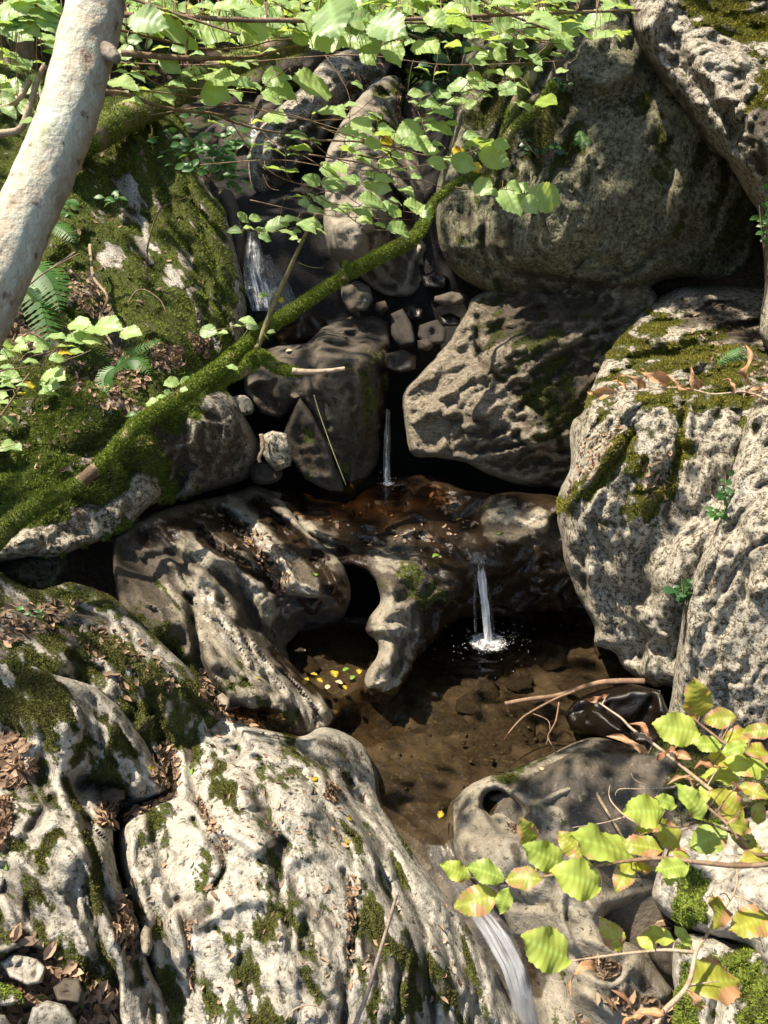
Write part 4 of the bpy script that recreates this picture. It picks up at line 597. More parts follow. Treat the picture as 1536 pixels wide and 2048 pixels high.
for i, (p, r, nm) in enumerate(PS):
    o = bpy.data.objects.new(nm, blobs[i % 5]); COL.objects.link(o); o.location = (p[0], p[1], -.19 if i < 20 else -.0); o.scale = (r, r * random.uniform(.6, .9), r * .33 if i < 20 else .03)
    o.rotation_euler = (0, 0, random.uniform(0, 6.3)); tag(o, ['large flat brown stone below the splash','flat brown stone in the middle of the main pool','brown stone on the pool bed in front of the fin','submerged stone near the middle front of the pool','submerged stone below the tip of the stick','submerged stone close to the left shore of the pool','submerged stone nearest the outlet','submerged stone just left of the pothole rock','submerged stone at the left corner of the pool','submerged stone in the dark water under the sunlit boulder','submerged stone beside the bare stick','submerged stone right of the foot of the fin','small submerged stone beside the white hump','small submerged stone at the mouth of the chute','submerged stone at the far right of the pool','small submerged stone in the middle of the pool','small submerged stone between splash and stick','small submerged stone where the ridged rock meets the pool','small submerged stone at the shore of the pothole rock','submerged stone right of the splash', ''][i], 'stone', 'flat stones on the pool bed')
    if i == 20: o['label'] = 'round reddish stone under water in the small pool behind the fin'; del o['group']
# gravel on the pool bed
gv, gf = [], []
import bmesh
def icos(k=1):
    bm = bmesh.new(); bmesh.ops.create_icosphere(bm, subdivisions=k, radius=1); bm.verts.ensure_lookup_table()
    v = np.array([x.co[:] for x in bm.verts]); f = np.array([[y.index for y in x.verts] for x in bm.faces]); bm.free(); return v, f
IV, IF = icos(1)
def scatter_ico(name, P, R, mat, flat=.6, parent=None, label=None):
    P = np.asarray(P, float); R = np.asarray(R, float); n = len(P); sc = np.stack([R, R * rng.uniform(.6, 1, n), R * flat * rng.uniform(.7, 1.2, n)], 1)
    a = rng.random(n) * 6.28; V = IV[None] * sc[:, None]; c, s = np.cos(a)[:, None], np.sin(a)[:, None]
    V = np.stack([V[..., 0] * c - V[..., 1] * s, V[..., 0] * s + V[..., 1] * c, V[..., 2]], -1) * rng.uniform(.85, 1.15, (n, len(IV), 1)) + P[:, None]
    F = (IF[None] + (np.arange(n) * len(IV))[:, None, None]).reshape(-1, 3)
    return tag(mesh_from(name, V.reshape(-1, 3), F, mat, parent=parent), label, kind='stuff')
m, nt, n, l, b = nodes('gravel'); N = NB(nt); g = n.new('ShaderNodeNewGeometry')
rr = n.new('ShaderNodeValToRGB'); l.new(g.outputs['Random Per Island'], rr.inputs[0]); cr = rr.color_ramp; cr.elements[0].color = (.03, .022, .014, 1); cr.elements[1].color = (.13, .105, .075, 1)
e = cr.elements.new(.5); e.color = (.07, .045, .025, 1); e = cr.elements.new(.8); e.color = (.10, .085, .06, 1); l.new(rr.outputs[0], b.inputs[0]); M_GRAVEL = m
k = 350; gx_ = rng.uniform(-.5, 1.5, k); gy_ = rng.uniform(2.55, 4.1, k); gzz = np.interp(gy_, [2.6, 2.9, 3.6, 4.6], [-.09, -.12, -.2, -.25]) + .01
scatter_ico('gravel', np.stack([gx_, gy_, gzz], 1), rng.uniform(.15, 1, k) ** 2 * .016 + .003, M_GRAVEL, flat=.3, label='mixed brown gravel on the bed of the main pool')
# ---------------- trees overhead: added out of view, crowns thinned leaf by leaf to cast the wanted shade ----------------
from mathutils.bvhtree import BVHTree
_v, _f, _n = [], [], 0
for k_, (Qu, Vf, q, nr, o) in SURF.items():
    _v.append(Vf); _f.append(q + _n); _n += len(Vf)
_v.append(np.stack([GX, GY, GZ], -1).reshape(-1, 3)); _f.append(gq + _n)
BV = BVHTree.FromPolygons([tuple(a) for a in np.concatenate(_v).tolist()], [tuple(a) for a in np.concatenate(_f).tolist()])
def to_px(p):
    x, y, z = p[0], p[1], p[2] - CAMZ; d = y * CP - z * SP; v = -(y * SP + z * CP) / d
    return 768 + FPX * x / d, 1024 + FPX * v, d
# how much sun the added crowns should let through to each part (0 shade .. 1 full sun)
LIT = [([(0, 0), (1536, 0), (1536, 2048), (0, 2048)], .55),
       ([(0, 0), (700, 0), (700, 260), (0, 260)], .35),
       ([(0, 1180), (420, 1180), (660, 1440), (800, 1600), (1010, 2048), (0, 2048)], 1.0),
       ([(0, 1180), (260, 1180), (420, 1400), (260, 1420), (0, 1300)], .75),
       ([(380, 1000), (480, 985), (640, 1060), (700, 1160), (640, 1260), (560, 1270), (660, 1450), (600, 1480), (400, 1400), (300, 1200)], 1.0),
       ([(220, 1000), (400, 1000), (390, 1090), (350, 1300), (230, 1250)], .15), ([(240, 990), (480, 975), (570, 1010), (480, 1060), (300, 1090)], .1),
       ([(700, 1110), (830, 1130), (900, 1180), (780, 1420), (720, 1400)], 1.0),
       ([(560, 1270), (740, 1270), (720, 1400), (640, 1400)], .8),
       ([(580, 960), (1120, 960), (1180, 1260), (940, 1240), (900, 1140), (700, 1110), (600, 1010)], .5),
       ([(900, 1240), (1180, 1240), (1320, 1400), (1330, 1490), (1120, 1490), (860, 1590), (760, 1480), (800, 1380)], .13),
       ([(890, 1600), (1180, 1478), (1180, 1560), (1100, 1740), (1220, 1830), (1060, 1960), (900, 1720)], 1.0),
       ([(1190, 1480), (1350, 1500), (1340, 1700), (1180, 1700)], .3), ([(1060, 1830), (1536, 1640), (1536, 2048), (1060, 2048)], .9),
       ([(1250, 560), (1536, 560), (1536, 1480), (1340, 1480), (1120, 1080), (1180, 760)], 1.0),
       ([(1370, 560), (1536, 560), (1536, 690), (1340, 680)], .5),
       ([(870, 0), (1280, 0), (1530, 400), (1510, 560), (1260, 650), (900, 540)], .4), ([(900, 250), (1120, 280), (1200, 540), (1000, 590), (880, 480)], .65),
       ([(1260, 0), (1536, 0), (1536, 600), (1400, 260)], 1.0),
       ([(958, 590), (1000, 760), (980, 950), (800, 900), (830, 750)], 1.0), ([(1000, 600), (1240, 620), (1200, 960), (1000, 960)], .15),
       ([(480, 620), (780, 620), (780, 1000), (540, 960)], .10), ([(500, 680), (620, 640), (760, 635), (760, 690), (620, 740), (500, 760)], .7), ([(480, 380), (650, 360), (700, 640), (490, 640)], .02), ([(700, 560), (940, 560), (900, 680), (830, 760), (760, 780)], .02),
       ([(640, 160), (860, 160), (850, 560), (650, 560)], .8), ([(500, 100), (760, 100), (560, 390), (500, 370)], 1.0),
       ([(60, 180), (400, 180), (490, 700), (440, 800), (0, 800), (0, 300)], .9), ([(0, 760), (520, 790), (520, 980), (0, 1110)], .8), ([(380, 830), (520, 830), (520, 980), (300, 1000)], .15), ([(0, 1020), (280, 960), (280, 1060), (0, 1120)], .9)]
LP = [(np.array(p, float), w) for p, w in LIT]
def litness(P):
    P = np.asarray(P, float); y, z = P[:, 1], P[:, 2] - CAMZ; d = np.maximum(y * CP - z * SP, .01)
    Q = np.stack([768 + FPX * P[:, 0] / d, 1024 - FPX * (y * SP + z * CP) / d], 1); w = np.full(len(P), .25)
    for p, v in LP: w[inside(Q, p)] = v
    return w
nl = 46000
cz = rng.uniform(4.6, 8.5, nl); cx_ = rng.uniform(-10, 8, nl); cy_ = rng.uniform(-3, 15, nl)
clump = fbm(np.stack([cx_, cy_, cz], 1), .9, 3)
near_lit = (cx_ > -6) & (cx_ < 2.5) & (cy_ > 0) & (cy_ < 9.5)
keep = (clump > -.12) | near_lit
cz, cx_, cy_ = cz[keep], cx_[keep], cy_[keep]; CC = np.stack([cx_, cy_, cz], 1)
hits = np.zeros((len(CC), 3))
for i, c in enumerate(CC):
    h = BV.ray_cast(Vector(c), -SUN)[0]; hits[i] = h if h is not None else (c[0] + 3, -5, 0)
lt = litness(hits); acc = rng.random(len(CC)) < (1 - lt) ** 1.0
# also leave open what the shade margins need: a leaf is about 8 cm, so test its rim too
for dx, dy in ((.12, 0), (-.12, 0), (0, .15), (0, -.12), (.17, .1), (-.17, -.1), (.2, 0), (-.2, 0)):
    l2 = litness(hits + (dx, dy, 0)); acc &= ~(l2 >= .95)
CC = CC[acc]
ok_ = np.ones(len(CC), bool)      # gaps cut in the crowns to let the sun down on the near leaves
for tz in np.linspace(1.2, 3.6, 26):
    Pt = CC - np.array(SUN)[None] * ((CC[:, 2] - tz) / SUN.z)[:, None]; y, z = Pt[:, 1], Pt[:, 2] - CAMZ; d = y * CP - z * SP; dm = np.maximum(d, .05)
    X = 768 + FPX * Pt[:, 0] / dm; Yq = 1024 - FPX * (y * SP + z * CP) / dm; inn = (d > .7) & (d < 2.75)
    ok_ &= ~(inn & (X > -80) & (X < 1600) & ((Yq < 560) & (Yq > -150) & (X < 1300) | (Yq > 600) & (Yq < 950) & (X < 340) | (Yq > 1340) & (Yq < 2150) & (X > 860) | (Yq > 660) & (Yq < 850) & (X > 1100) | (X < 300) & (Yq < 700)))
CC = CC[ok_]
def crown(name, C, mat, size=.085, parent=None, label=None, seed=0):
    n = len(C); r = np.random.default_rng(seed); nrm = r.normal(size=(n, 3)) * .5 + (0, 0, 1); nrm /= np.linalg.norm(nrm, axis=1)[:, None]
    t = np.cross(nrm, r.normal(size=(n, 3))); t /= np.linalg.norm(t, axis=1)[:, None]; u = np.cross(nrm, t); s = size * r.uniform(.7, 1.3, n)[:, None]
    V = np.stack([C - t * s, C - t * s * .3 + u * s * .62, C + t * s * .5 + u * s * .45, C + t * s * 1.1, C + t * s * .5 - u * s * .45 - nrm * s * .1, C - t * s * .3 - u * s * .62 - nrm * s * .1], 1).reshape(-1, 3)
    k = np.arange(n)[:, None] * 6; F = np.concatenate([k + [0, 5, 4, 3], k + [0, 3, 2, 1]])
    return tag(mesh_from(name, V, F, mat, smooth=False, parent=parent), label, kind='stuff')
def leaf_mat(name, top, tr, mixf=.45, rough=.45, veins=True, patch=None, thr=.58):
    m, nt, n, l, b = nodes(name); N = NB(nt); oi = n.new('ShaderNodeObjectInfo'); co = N.co(); g = n.new('ShaderNodeNewGeometry')
    r = N.math('ADD', oi.outputs['Random'], N.math('MULTIPLY', g.outputs['Random Per Island'], .6)); r = N.math('FRACT', r)
    ns = N.noise(co, 40, 3)
    c = N.mix(r, tuple(x * .78 for x in top), tuple(min(1, x * v) for x, v in zip(top, (1.3, 1.12, 1.0)))); c = N.mix(N.math('MULTIPLY', ns, .4), c, tuple(x * .6 for x in top))
    ct = N.mix(r, tuple(x * .85 for x in tr), tuple(min(1, x * v) for x, v in zip(tr, (1.25, 1.05, 1.0))))
    at = n.new('ShaderNodeAttribute'); at.attribute_name = 'paint'; sep = n.new('ShaderNodeSeparateColor'); l.new(at.outputs['Color'], sep.inputs[0])
    if veins:
        vv = sep.outputs[0]; c = N.mix(N.math('MULTIPLY', vv, .5), c, tuple(min(1, x * 1.5 + .03) for x in top)); ct = N.mix(N.math('MULTIPLY', vv, .6), ct, tuple(x * .5 for x in tr))
    if patch:
        vec = n.new('ShaderNodeVectorMath'); l.new(co, vec.inputs[0]); cx = n.new('ShaderNodeCombineXYZ'); l.new(N.math('MULTIPLY', oi.outputs['Random'], 31.0), cx.inputs[0]); l.new(cx.outputs[0], vec.inputs[1])
        pn = N.noise(vec.outputs[0], 2.6, 5, .65)
        pk = N.step(N.math('ADD', pn, N.math('MULTIPLY', sep.outputs[1], .18)), thr, thr + .08)
        c = N.mix(pk, c, patch); ct = N.mix(pk, ct, tuple(x * .8 for x in patch))
    l.new(c, b.inputs['Base Color']); b.inputs['Roughness'].default_value = rough
    t = n.new('ShaderNodeBsdfTranslucent'); l.new(ct, t.inputs[0]); mx = n.new('ShaderNodeMixShader'); mx.inputs[0].default_value = mixf
    l.new(b.outputs[0], mx.inputs[1]); l.new(t.outputs[0], mx.inputs[2]); l.new(mx.outputs[0], n['Material Output'].inputs[0]); return m
M_CROWN = leaf_mat('crown_leaf', (.06, .11, .02), (.10, .17, .02), .35, veins=False)
def bark_mat(name, a, b2, c2, sc=1.0, bump=.006, moss=0):
    m, nt, n, l, b = nodes(name); N = NB(nt); co = N.co(); n1 = N.noise(co, 9 * sc, 5, .6); n2 = N.noise(co, 45 * sc, 6, .65)
    c = N.mix(N.step(n1, .38, .62), a, b2); c = N.mix(N.step(n2, .5, .68), c, c2)
    at = n.new('ShaderNodeAttribute'); at.attribute_name = 'paint'; sep = n.new('ShaderNodeSeparateColor'); l.new(at.outputs['Color'], sep.inputs[0])
    mk = N.step(N.math('ADD', sep.outputs[0], N.math('MULTIPLY', N.math('SUBTRACT', n2, .5), .8)), .4, .6)
    c = N.mix(mk, c, N.mix(N.step(n2, .4, .6), (.05, .07, .01), (.16, .18, .025)))
    bk = N.step(N.math('ADD', sep.outputs[1], N.math('MULTIPLY', N.math('SUBTRACT', n2, .5), .8)), .4, .7); c = N.mix(bk, c, (.10, .06, .035))
    l.new(c, b.inputs['Base Color']); b.inputs['Roughness'].default_value = .85; l.new(N.bump(N.math('ADD', n2, n1), bump), b.inputs['Normal']); return m
M_BARK = bark_mat('grey_bark', (.12, .10, .08), (.22, .19, .15), (.07, .055, .04))
def tube_arrays(P, R, sides=10, rough=0, seed=0):
    P = np.asarray(P, float); n = len(P); R = np.asarray(R, float) * np.ones(n)
    T = np.gradient(P, axis=0); T /= np.linalg.norm(T, axis=1)[:, None] + 1e-9
    ref = np.array([.13, .31, .94]); U = np.zeros_like(P); u = np.cross(T[0], ref); u /= np.linalg.norm(u)
    for i in range(n): u = u - T[i] * (u @ T[i]); u /= np.linalg.norm(u) + 1e-9; U[i] = u
    Wd = np.cross(T, U); a = np.arange(sides) / sides * 2 * np.pi
    dirs = U[:, None] * np.cos(a)[None, :, None] + Wd[:, None] * np.sin(a)[None, :, None]
    rr = R[:, None] * np.ones(sides)
    V = P[:, None] + dirs * rr[..., None]
    if rough:
        d = fbm(V.reshape(-1, 3), 18, 3, seed=seed).reshape(n, sides); d2 = fbm(V.reshape(-1, 3), 60, 2, seed=seed + 3).reshape(n, sides)
        V = P[:, None] + dirs * (rr * (1 + rough * d + rough * .5 * d2))[..., None]
    V = np.concatenate([V.reshape(-1, 3), P[:1], P[-1:]]); F = []
    I = np.arange(n * sides).reshape(n, sides); J = np.roll(I, -1, 1)
    F = np.stack([I[:-1], J[:-1], J[1:], I[1:]], -1).reshape(-1, 4)
    c0 = np.stack([J[0], I[0], np.full(sides, n * sides), np.full(sides, n * sides)], -1); c1 = np.stack([I[-1], J[-1], np.full(sides, n * sides + 1), np.full(sides, n * sides + 1)], -1)
    return V, F, np.concatenate([c0[:, :3], c1[:, :3]])
def tube(name, P, R, mat, sides=8, rough=0, parent=None, n=6, paint=None, seed=0):
    P = np.asarray(P, float)
    if len(P) > 2 and n > 1:
        t0 = np.linspace(0, len(P) - 1, len(P)); P2 = smooth_poly(P, n, False) if P.shape[1] == 2 else np.stack([smooth_poly(np.c_[P[:, k], P[:, k]], n, False)[:, 0] for k in range(3)], 1)
        R = np.interp(np.linspace(0, len(P) - 1, len(P2)), t0, np.asarray(R, float) * np.ones(len(P))); P = P2
    V, F, C = tube_arrays(P, R, sides, rough, seed)
    F = np.concatenate([np.concatenate([F[:, [0, 1, 2]], F[:, [0, 2, 3]]]), C])
    pt = None
    if paint is not None: pt = paint(V)
    o = mesh_from(name, V, F, mat, paint=pt, parent=parent)
    return o, V, F
trees = [((-5.2, 1.5), 'beech left of the ravine, its crown above the near rocks'), ((-4.8, 7.0), 'beech high on the left bank, its crown above the cascade'), ((3.9, 3.5), 'beech on the right bank, its crown above the giant boulder'), ((2.6, 9.5), 'beech at the head of the gully'), ((3.2, -1.5), 'beech on the bank by the viewpoint')]  # unseen trunks added to carry the shading crowns
TD = np.array([t[0] for t in trees]); own = np.argmin(((CC[:, None, :2] - TD[None]) ** 2).sum(-1), 1)
for i, (xy, lab) in enumerate(trees):
    zb = float(gz(np.array([xy[0]]), np.array([xy[1]]))[0]); e = empty('shade_beech', (xy[0], xy[1], zb), 'unseen, added for its shade: tall grey barked ' + lab, 'tree', 'added beeches shading the ravine from out of view')
    tube('trunk', [(xy[0], xy[1], zb - .3), (xy[0] + .1, xy[1], zb + 2), (xy[0], xy[1] + .1, 6.5), (xy[0] * .9, xy[1], 8.6)], [.2, .16, .12, .05], M_BARK, 10, .1, e)
    Ci = CC[own == i]
    if len(Ci): crown('crown', Ci, M_CROWN, .095, e, seed=i)
    for j in range(0, len(Ci), max(1, len(Ci) // 14)):
        c = Ci[j]; tube('limb', [(xy[0], xy[1], max(zb + 1.5, 4.0 + (j % 5) * .5)), ((xy[0] + c[0]) / 2, (xy[1] + c[1]) / 2, c[2] * .5 + 2.6), tuple(c)], [.06, .04, .012], M_BARK, 6, .05, e) if litness(hits[:1])[0] >= 0 and not (-2.9 < c[0] < 1.2 and 0 < c[1] < 4.6) else None
# ---------------- ray from a photo position onto the built surfaces ----------------
CAMP = Vector((0, 0, CAMZ))
def cast(px, py, down=False):
    p = proj(px, py, 1.0); d = (Vector(p) - CAMP).normalized(); h = BV.ray_cast(CAMP, d)
    if h[0] is None: return None, None
    nrm = h[1]; nrm = -nrm if nrm.dot(d) > 0 else nrm
    return np.array(h[0]), np.array(nrm)
# ---------------- leaves ----------------
def leaf_mesh(name, prof, mat, nl_=18, nw=3, fold=.12, curl=.12, wave=.0, serr=.03, nserr=16, vein=.012, nv=8, seed=0, twist=0, cup=0, roll=0):
    r = random.Random(seed); V = []; pt = []; ph = r.random() * 6
    for i in range(nl_ + 1):
        t = i / nl_; w = prof(t)
        for j in range(-nw, nw + 1):
            s = j / nw; ww = w
            if abs(j) == nw: ww = w + serr * (abs(((t * nserr) % 1) - .35)) * math.sin(math.pi * min(1, t * 1.02)) ** .5
            x, y = t, s * ww
            if abs(j) == nw: x += serr * .5 * ((t * nserr) % 1)
            z = fold * abs(y) - curl * (t - .4) ** 2 + wave * math.sin(t * 13 + ph + (2 if s > 0 else 0)) * abs(s) ** 1.5
            vp = (t * nv - abs(s) * .9) % 1.0
            z += vein * (1 - abs(vp - .5) * 2) * (1 - abs(s) * .3) - cup * y * y * 2
            if roll: a = roll * s * (.6 + .4 * math.sin(t * 5 + ph)); y2 = math.sin(a) * ww / max(abs(roll), .01); z += (1 - math.cos(a)) * ww / max(abs(roll), .01) * 1.4; y = y2
            if twist: a = twist * (t - .2); y, z = y * math.cos(a) - z * math.sin(a), y * math.sin(a) + z * math.cos(a)
            V.append((x, y, z)); vm = max(0, 1 - abs(s) * nw * .9 * 3) if j == 0 else max(0, 1 - abs(vp - .5) * 9) if nl_ > 14 else 0
            pt.append((1 if j == 0 else vm * .7, abs(s), 0, 1))
    k = 2 * nw + 1; F = [(i * k + j, (i + 1) * k + j, (i + 1) * k + j + 1, i * k + j + 1) for i in range(nl_) for j in range(k - 1)]
    me = bpy.data.meshes.new(name); me.from_pydata(V, [], F); a = me.color_attributes.new('paint', 'FLOAT_COLOR', 'POINT'); a.data.foreach_set('color', np.array(pt, np.float32).ravel())
    me.polygons.foreach_set('use_smooth', [True] * len(F)); me.materials.append(mat); me.update(); return me
hz = lambda t: .44 * (math.sin(math.pi * min(1, t) ** .82) ** .62) * (1 - .25 * max(0, t - .75) * 4) + .0
def hzp(t): return .37 * max(0, math.sin(math.pi * t ** .92)) ** .6 * (1 if t < .72 else max(.0, 1 - (t - .72) * 2.6)) + .004
def bep(t): return .30 * max(0, math.sin(math.pi * t ** .88)) ** .85 + .003
def smp(t): return .27 * max(0, math.sin(math.pi * t ** .9)) ** .9 + .004
M_HAZ = leaf_mat('hazel_leaf', (.29, .44, .17), (.50, .72, .14), .42, .42)
M_HAZY = leaf_mat('yellow_hazel_leaf', (.45, .38, .03), (.62, .5, .02), .4, .5, patch=(.20, .09, .02), thr=.62)
M_BEE = leaf_mat('beech_leaf', (.34, .46, .09), (.58, .72, .10), .42, .45, patch=(.45, .26, .11), thr=.72)
M_BEEB = leaf_mat('browning_beech_leaf', (.30, .34, .05), (.6, .62, .05), .4, .45, patch=(.45, .25, .12), thr=.60)
M_DRY = leaf_mat('dry_leaf', (.42, .25, .13), (.42, .22, .08), .25, .6)
M_DRYD = leaf_mat('dry_brown_leaf', (.26, .13, .06), (.30, .13, .05), .25, .55)
M_HERB = leaf_mat('herb_leaf', (.06, .17, .035), (.16, .36, .04), .35, .45, veins=False)
M_HERBD = leaf_mat('dark_green_leaf', (.035, .10, .03), (.08, .2, .03), .3, .4, veins=False)
HAZ = [leaf_mesh('hazel_leaf_%d' % i, hzp, M_HAZ, 30, 4, .10 + .05 * (i % 3), .22 + .12 * (i % 4), .03, .11, 10, .022, 7, i, .15 * (i % 3 - 1)) for i in range(6)]
HAZY = [leaf_mesh('yellow_leaf', hzp, M_HAZY, 16, 3, .2, .3, .04, .05, 13, .015, 7, 9)]
BEE = [leaf_mesh('beech_leaf_%d' % i, bep, M_BEE if i < 4 else M_BEEB, 36, 5, .10 + .06 * (i % 3), .15 + .16 * (i % 3), .06, .055, 11, .015, 9, 20 + i, .25 * (i % 3 - 1), .1) for i in range(7)]
DRY = [leaf_mesh('dry_leaf_%d' % i, bep, M_DRY if i % 2 else M_DRYD, 22, 4, .25, .9 + .3 * (i % 3), .07, .03, 9, .035, 8, 40 + i, 1.3 * (i % 3 - .6), .5, .9 + .4 * (i % 2)) for i in range(6)]
SML = [leaf_mesh('small_leaf_%d' % i, smp, M_HERB, 8, 2, .15, .3, .0, .02, 6, 0, 1, 60 + i) for i in range(3)]
SMD = [leaf_mesh('small_dark_leaf_%d' % i, hzp, M_HERBD, 8, 2, .15, .2, .0, .02, 6, 0, 1, 70 + i) for i in range(2)]
M_TWIG = bark_mat('twig_bark', (.13, .075, .04), (.22, .15, .09), (.09, .05, .03), 3, .002)
M_TWIGP = bark_mat('pale_twig', (.30, .22, .15), (.40, .31, .22), (.2, .13, .08), 3, .002)
def orient(o, B, T, k, jit=.25, up=(0, 0, 1), wr=None):
    B, T = Vector(B), Vector(T); X = T - B; L = X.length; X.normalize(); C = (B + T) / 2; cdir = (CAMP - C).normalized()
    N0 = Vector(up) * (1 - k) + cdir * k + Vector([random.gauss(0, jit) for _ in range(3)]); N0 -= X * N0.dot(X); N0.normalize(); Yv = N0.cross(X)
    w = wr or 1
    M = Matrix(((X.x * L, Yv.x * L * w, N0.x * L, B.x), (X.y * L, Yv.y * L * w, N0.y * L, B.y), (X.z * L, Yv.z * L * w, N0.z * L, B.z), (0, 0, 0, 1)))
    o.matrix_world = M
def put_leaf(parent, me, B, T, k, jit=.25, name='leaf', wr=None):
    o = bpy.data.objects.new(name, me); COL.objects.link(o); orient(o, B, T, k, jit, wr=wr)
    if parent is not None:
        m = o.matrix_world.copy(); o.parent = parent; o.matrix_world = m; o.matrix_basis = Matrix.Translation(-Vector(parent.location)) @ m
    return o
def spray(label, group, twigs, leaves, conv=(0, 0, 1), meshes=None, dep=2.0, k=.35, name='hazel_branch', cat='branch', djit=.10, mtwig=None, ymesh=None, bmesh_=None, tw_n=6, flat=.35, jit=.22, wr=None, pet=True):
    ox, oy, s = conv; cv = lambda x, y: (ox + x / s, oy + y / s)
    TP, TW = [], []
    for tw in twigs:
        pts = [cv(*p[:2]) for p in tw[0]]; d = tw[1]; d = [d] * len(pts) if not isinstance(d, (list, tuple)) else list(np.interp(np.linspace(0, 1, len(pts)), np.linspace(0, 1, len(d)), d))
        W3 = proj([p[0] for p in pts], [p[1] for p in pts], d); TW.append((W3, tw[2], tw[3]))
        Ps = smooth_poly(pts, 8, False) if len(pts) > 2 else np.linspace(pts[0], pts[1], 10); Ds = np.interp(np.linspace(0, 1, len(Ps)), np.linspace(0, 1, len(d)), d); TP.append(np.c_[Ps, Ds])
    base = TW[0][0][0]; e = empty(name, tuple(base), label, cat, group)
    for W3, r0, r1 in TW: tube('twig', W3, np.linspace(r0, r1, len(W3)), mtwig or M_TWIG, 6, .12, e, tw_n)
    AP = np.concatenate(TP) if TP else None
    for i, lf in enumerate(leaves):
        x, y, L, ang = lf[:4]; opt = lf[4] if len(lf) > 4 else {}
        if not isinstance(opt, dict): opt = {'k': opt}
        cx, cy = cv(x, y); L = L / s; a = math.radians(ang); j = int(np.argmin(((AP[:, :2] - (cx, cy)) ** 2).sum(1)))
        d0 = AP[j, 2] + random.uniform(-djit, djit) if AP is not None else dep
        d0 = opt.get('d', d0)
        c, sn = math.cos(a), math.sin(a); bx_, by_ = cx - c * L / 2, cy - sn * L / 2
        dd = random.uniform(-flat, flat) * L / FPX * d0
        B = proj(bx_, by_, d0 + dd); T = proj(cx + c * L / 2, cy + sn * L / 2, d0 - dd)
        ms = meshes; m = opt.get('m')
        if m == 'y': ms = HAZY
        if m == 'b': ms = DRY
        if m == 'p': ms = BEE[4:]
        me = ms[i % len(ms)] if 'i' not in opt else ms[opt['i']]
        put_leaf(e, me, B, T, opt.get('k', k), jit, wr=opt.get('w', wr or random.uniform(.82, 1.05)))
        if pet:
            j = int(np.argmin(((AP[:, :2] - (bx_, by_)) ** 2).sum(1))); Q = proj(AP[j, 0], AP[j, 1], AP[j, 2])
            if np.linalg.norm(Q - B) > .004:
                mid = (B + Q) / 2 + (0, 0, .12 * np.linalg.norm(Q - B)); tube('petiole', [B, mid, Q], [.0006, .0008, .0012], mtwig or M_TWIG, 4, 0, e, 3)
    return e
Z1 = (200, 0, 3.072); Z2 = (650, 0, 3.072); Z6 = (400, 300, 3.072); Z4 = (0, 500, 2.954); Z3 = (880, 1330, 2.3415)
HG = 'hazel branches hanging over the gully'
r_ = random.Random(4)
dense = [(r_.uniform(150, 1250) , r_.uniform(-30, 70) + 0, r_.uniform(42, 68), r_.uniform(-15, 30), {'k': r_.uniform(.12, .42), 'd': r_.uniform(1.7, 2.3)}) for _ in range(190)]
dense += [(r_.uniform(-20, 110), r_.uniform(40, 250), r_.uniform(26, 50), r_.uniform(-20, 40), {'k': .35, 'd': r_.uniform(1.9, 2.4)}) for _ in range(30)]
dense += [(r_.uniform(0, 130), r_.uniform(-10, 60), r_.uniform(50, 70), r_.uniform(-15, 30), {'k': .4, 'd': 1.7}) for _ in range(14)]
dense += [(r_.uniform(560, 820), r_.uniform(0, 85), r_.uniform(55, 85), r_.uniform(-15, 35), {'k': r_.uniform(.3, .6), 'd': r_.uniform(1.6, 1.9)}) for _ in range(18)]
spray('dense roof of light green hazel leaves along the top edge of the view', HG, [([(-60, 40), (250, 30), (500, 40), (768, 40), (1000, 30), (1280, 20)], [1.9, 1.7, 1.75, 1.8, 1.9], .006, .003), ([(100, -60), (300, 10), (480, 70)], 1.7, .004, .002), ([(600, -60), (700, 20), (850, 80)], 1.75, .004, .002), ([(900, -60), (980, 10), (1100, 60)], 1.8, .004, .002)], dense, meshes=HAZ)
A1 = [(330,50,220,5),(290,130,250,8,.5),(450,185,220,15),(640,125,160,10),(850,35,160,-20),(620,45,160,0),(680,200,250,8),(800,130,160,0),(850,155,140,10),(940,205,220,-5,.5),(1110,175,180,20),(1230,120,180,0),(1230,40,200,0),(1060,100,150,0),(980,75,100,0),(540,265,140,20),(650,270,120,10),(760,255,180,0),(430,400,170,30,{'k':.6}),(560,430,110,10),(130,515,210,5),(460,515,130,0),(720,490,280,10,.55),(700,575,180,10,.5),(900,510,130,10),(1070,475,160,0,.5),(1110,560,200,15,.45),(1050,580,130,15),(1310,530,270,20,.4),(210,245,90,0,.6),(1430,100,230,75,{'k':.95,'w':1.1,'d':1.5}),(350,190,100,0),(500,110,150,5),(260,20,150,0),(730,80,130,-10),(1330,60,160,20),(1170,220,120,20)]
spray('upper left hazel branch with a thin bare stem above the mossy log', HG, [([(130, 325), (400, 350), (600, 360), (800, 355), (950, 350), (1150, 295), (1300, 265), (1450, 250)], [1.75, 1.8, 2.1, 2.3], .0065, .003), ([(100, 180), (400, 250), (620, 300), (900, 290), (1100, 245), (1500, 235)], [1.7, 1.9, 2.1], .003, .0015), ([(530, 20), (540, 200), (530, 350), (560, 430)], 1.8, .003, .002), ([(1100, 30), (1220, 100), (1320, 150), (1500, 200)], 1.8, .002, .001), ([(300, 180), (280, 300)], 1.75, .0025, .002), ([(740, 330), (780, 400), (805, 465)], 1.9, .0012, .0008), ([(1275, 310), (1220, 380), (1110, 460)], 2.1, .001, .0006)], A1, Z1, HAZ)
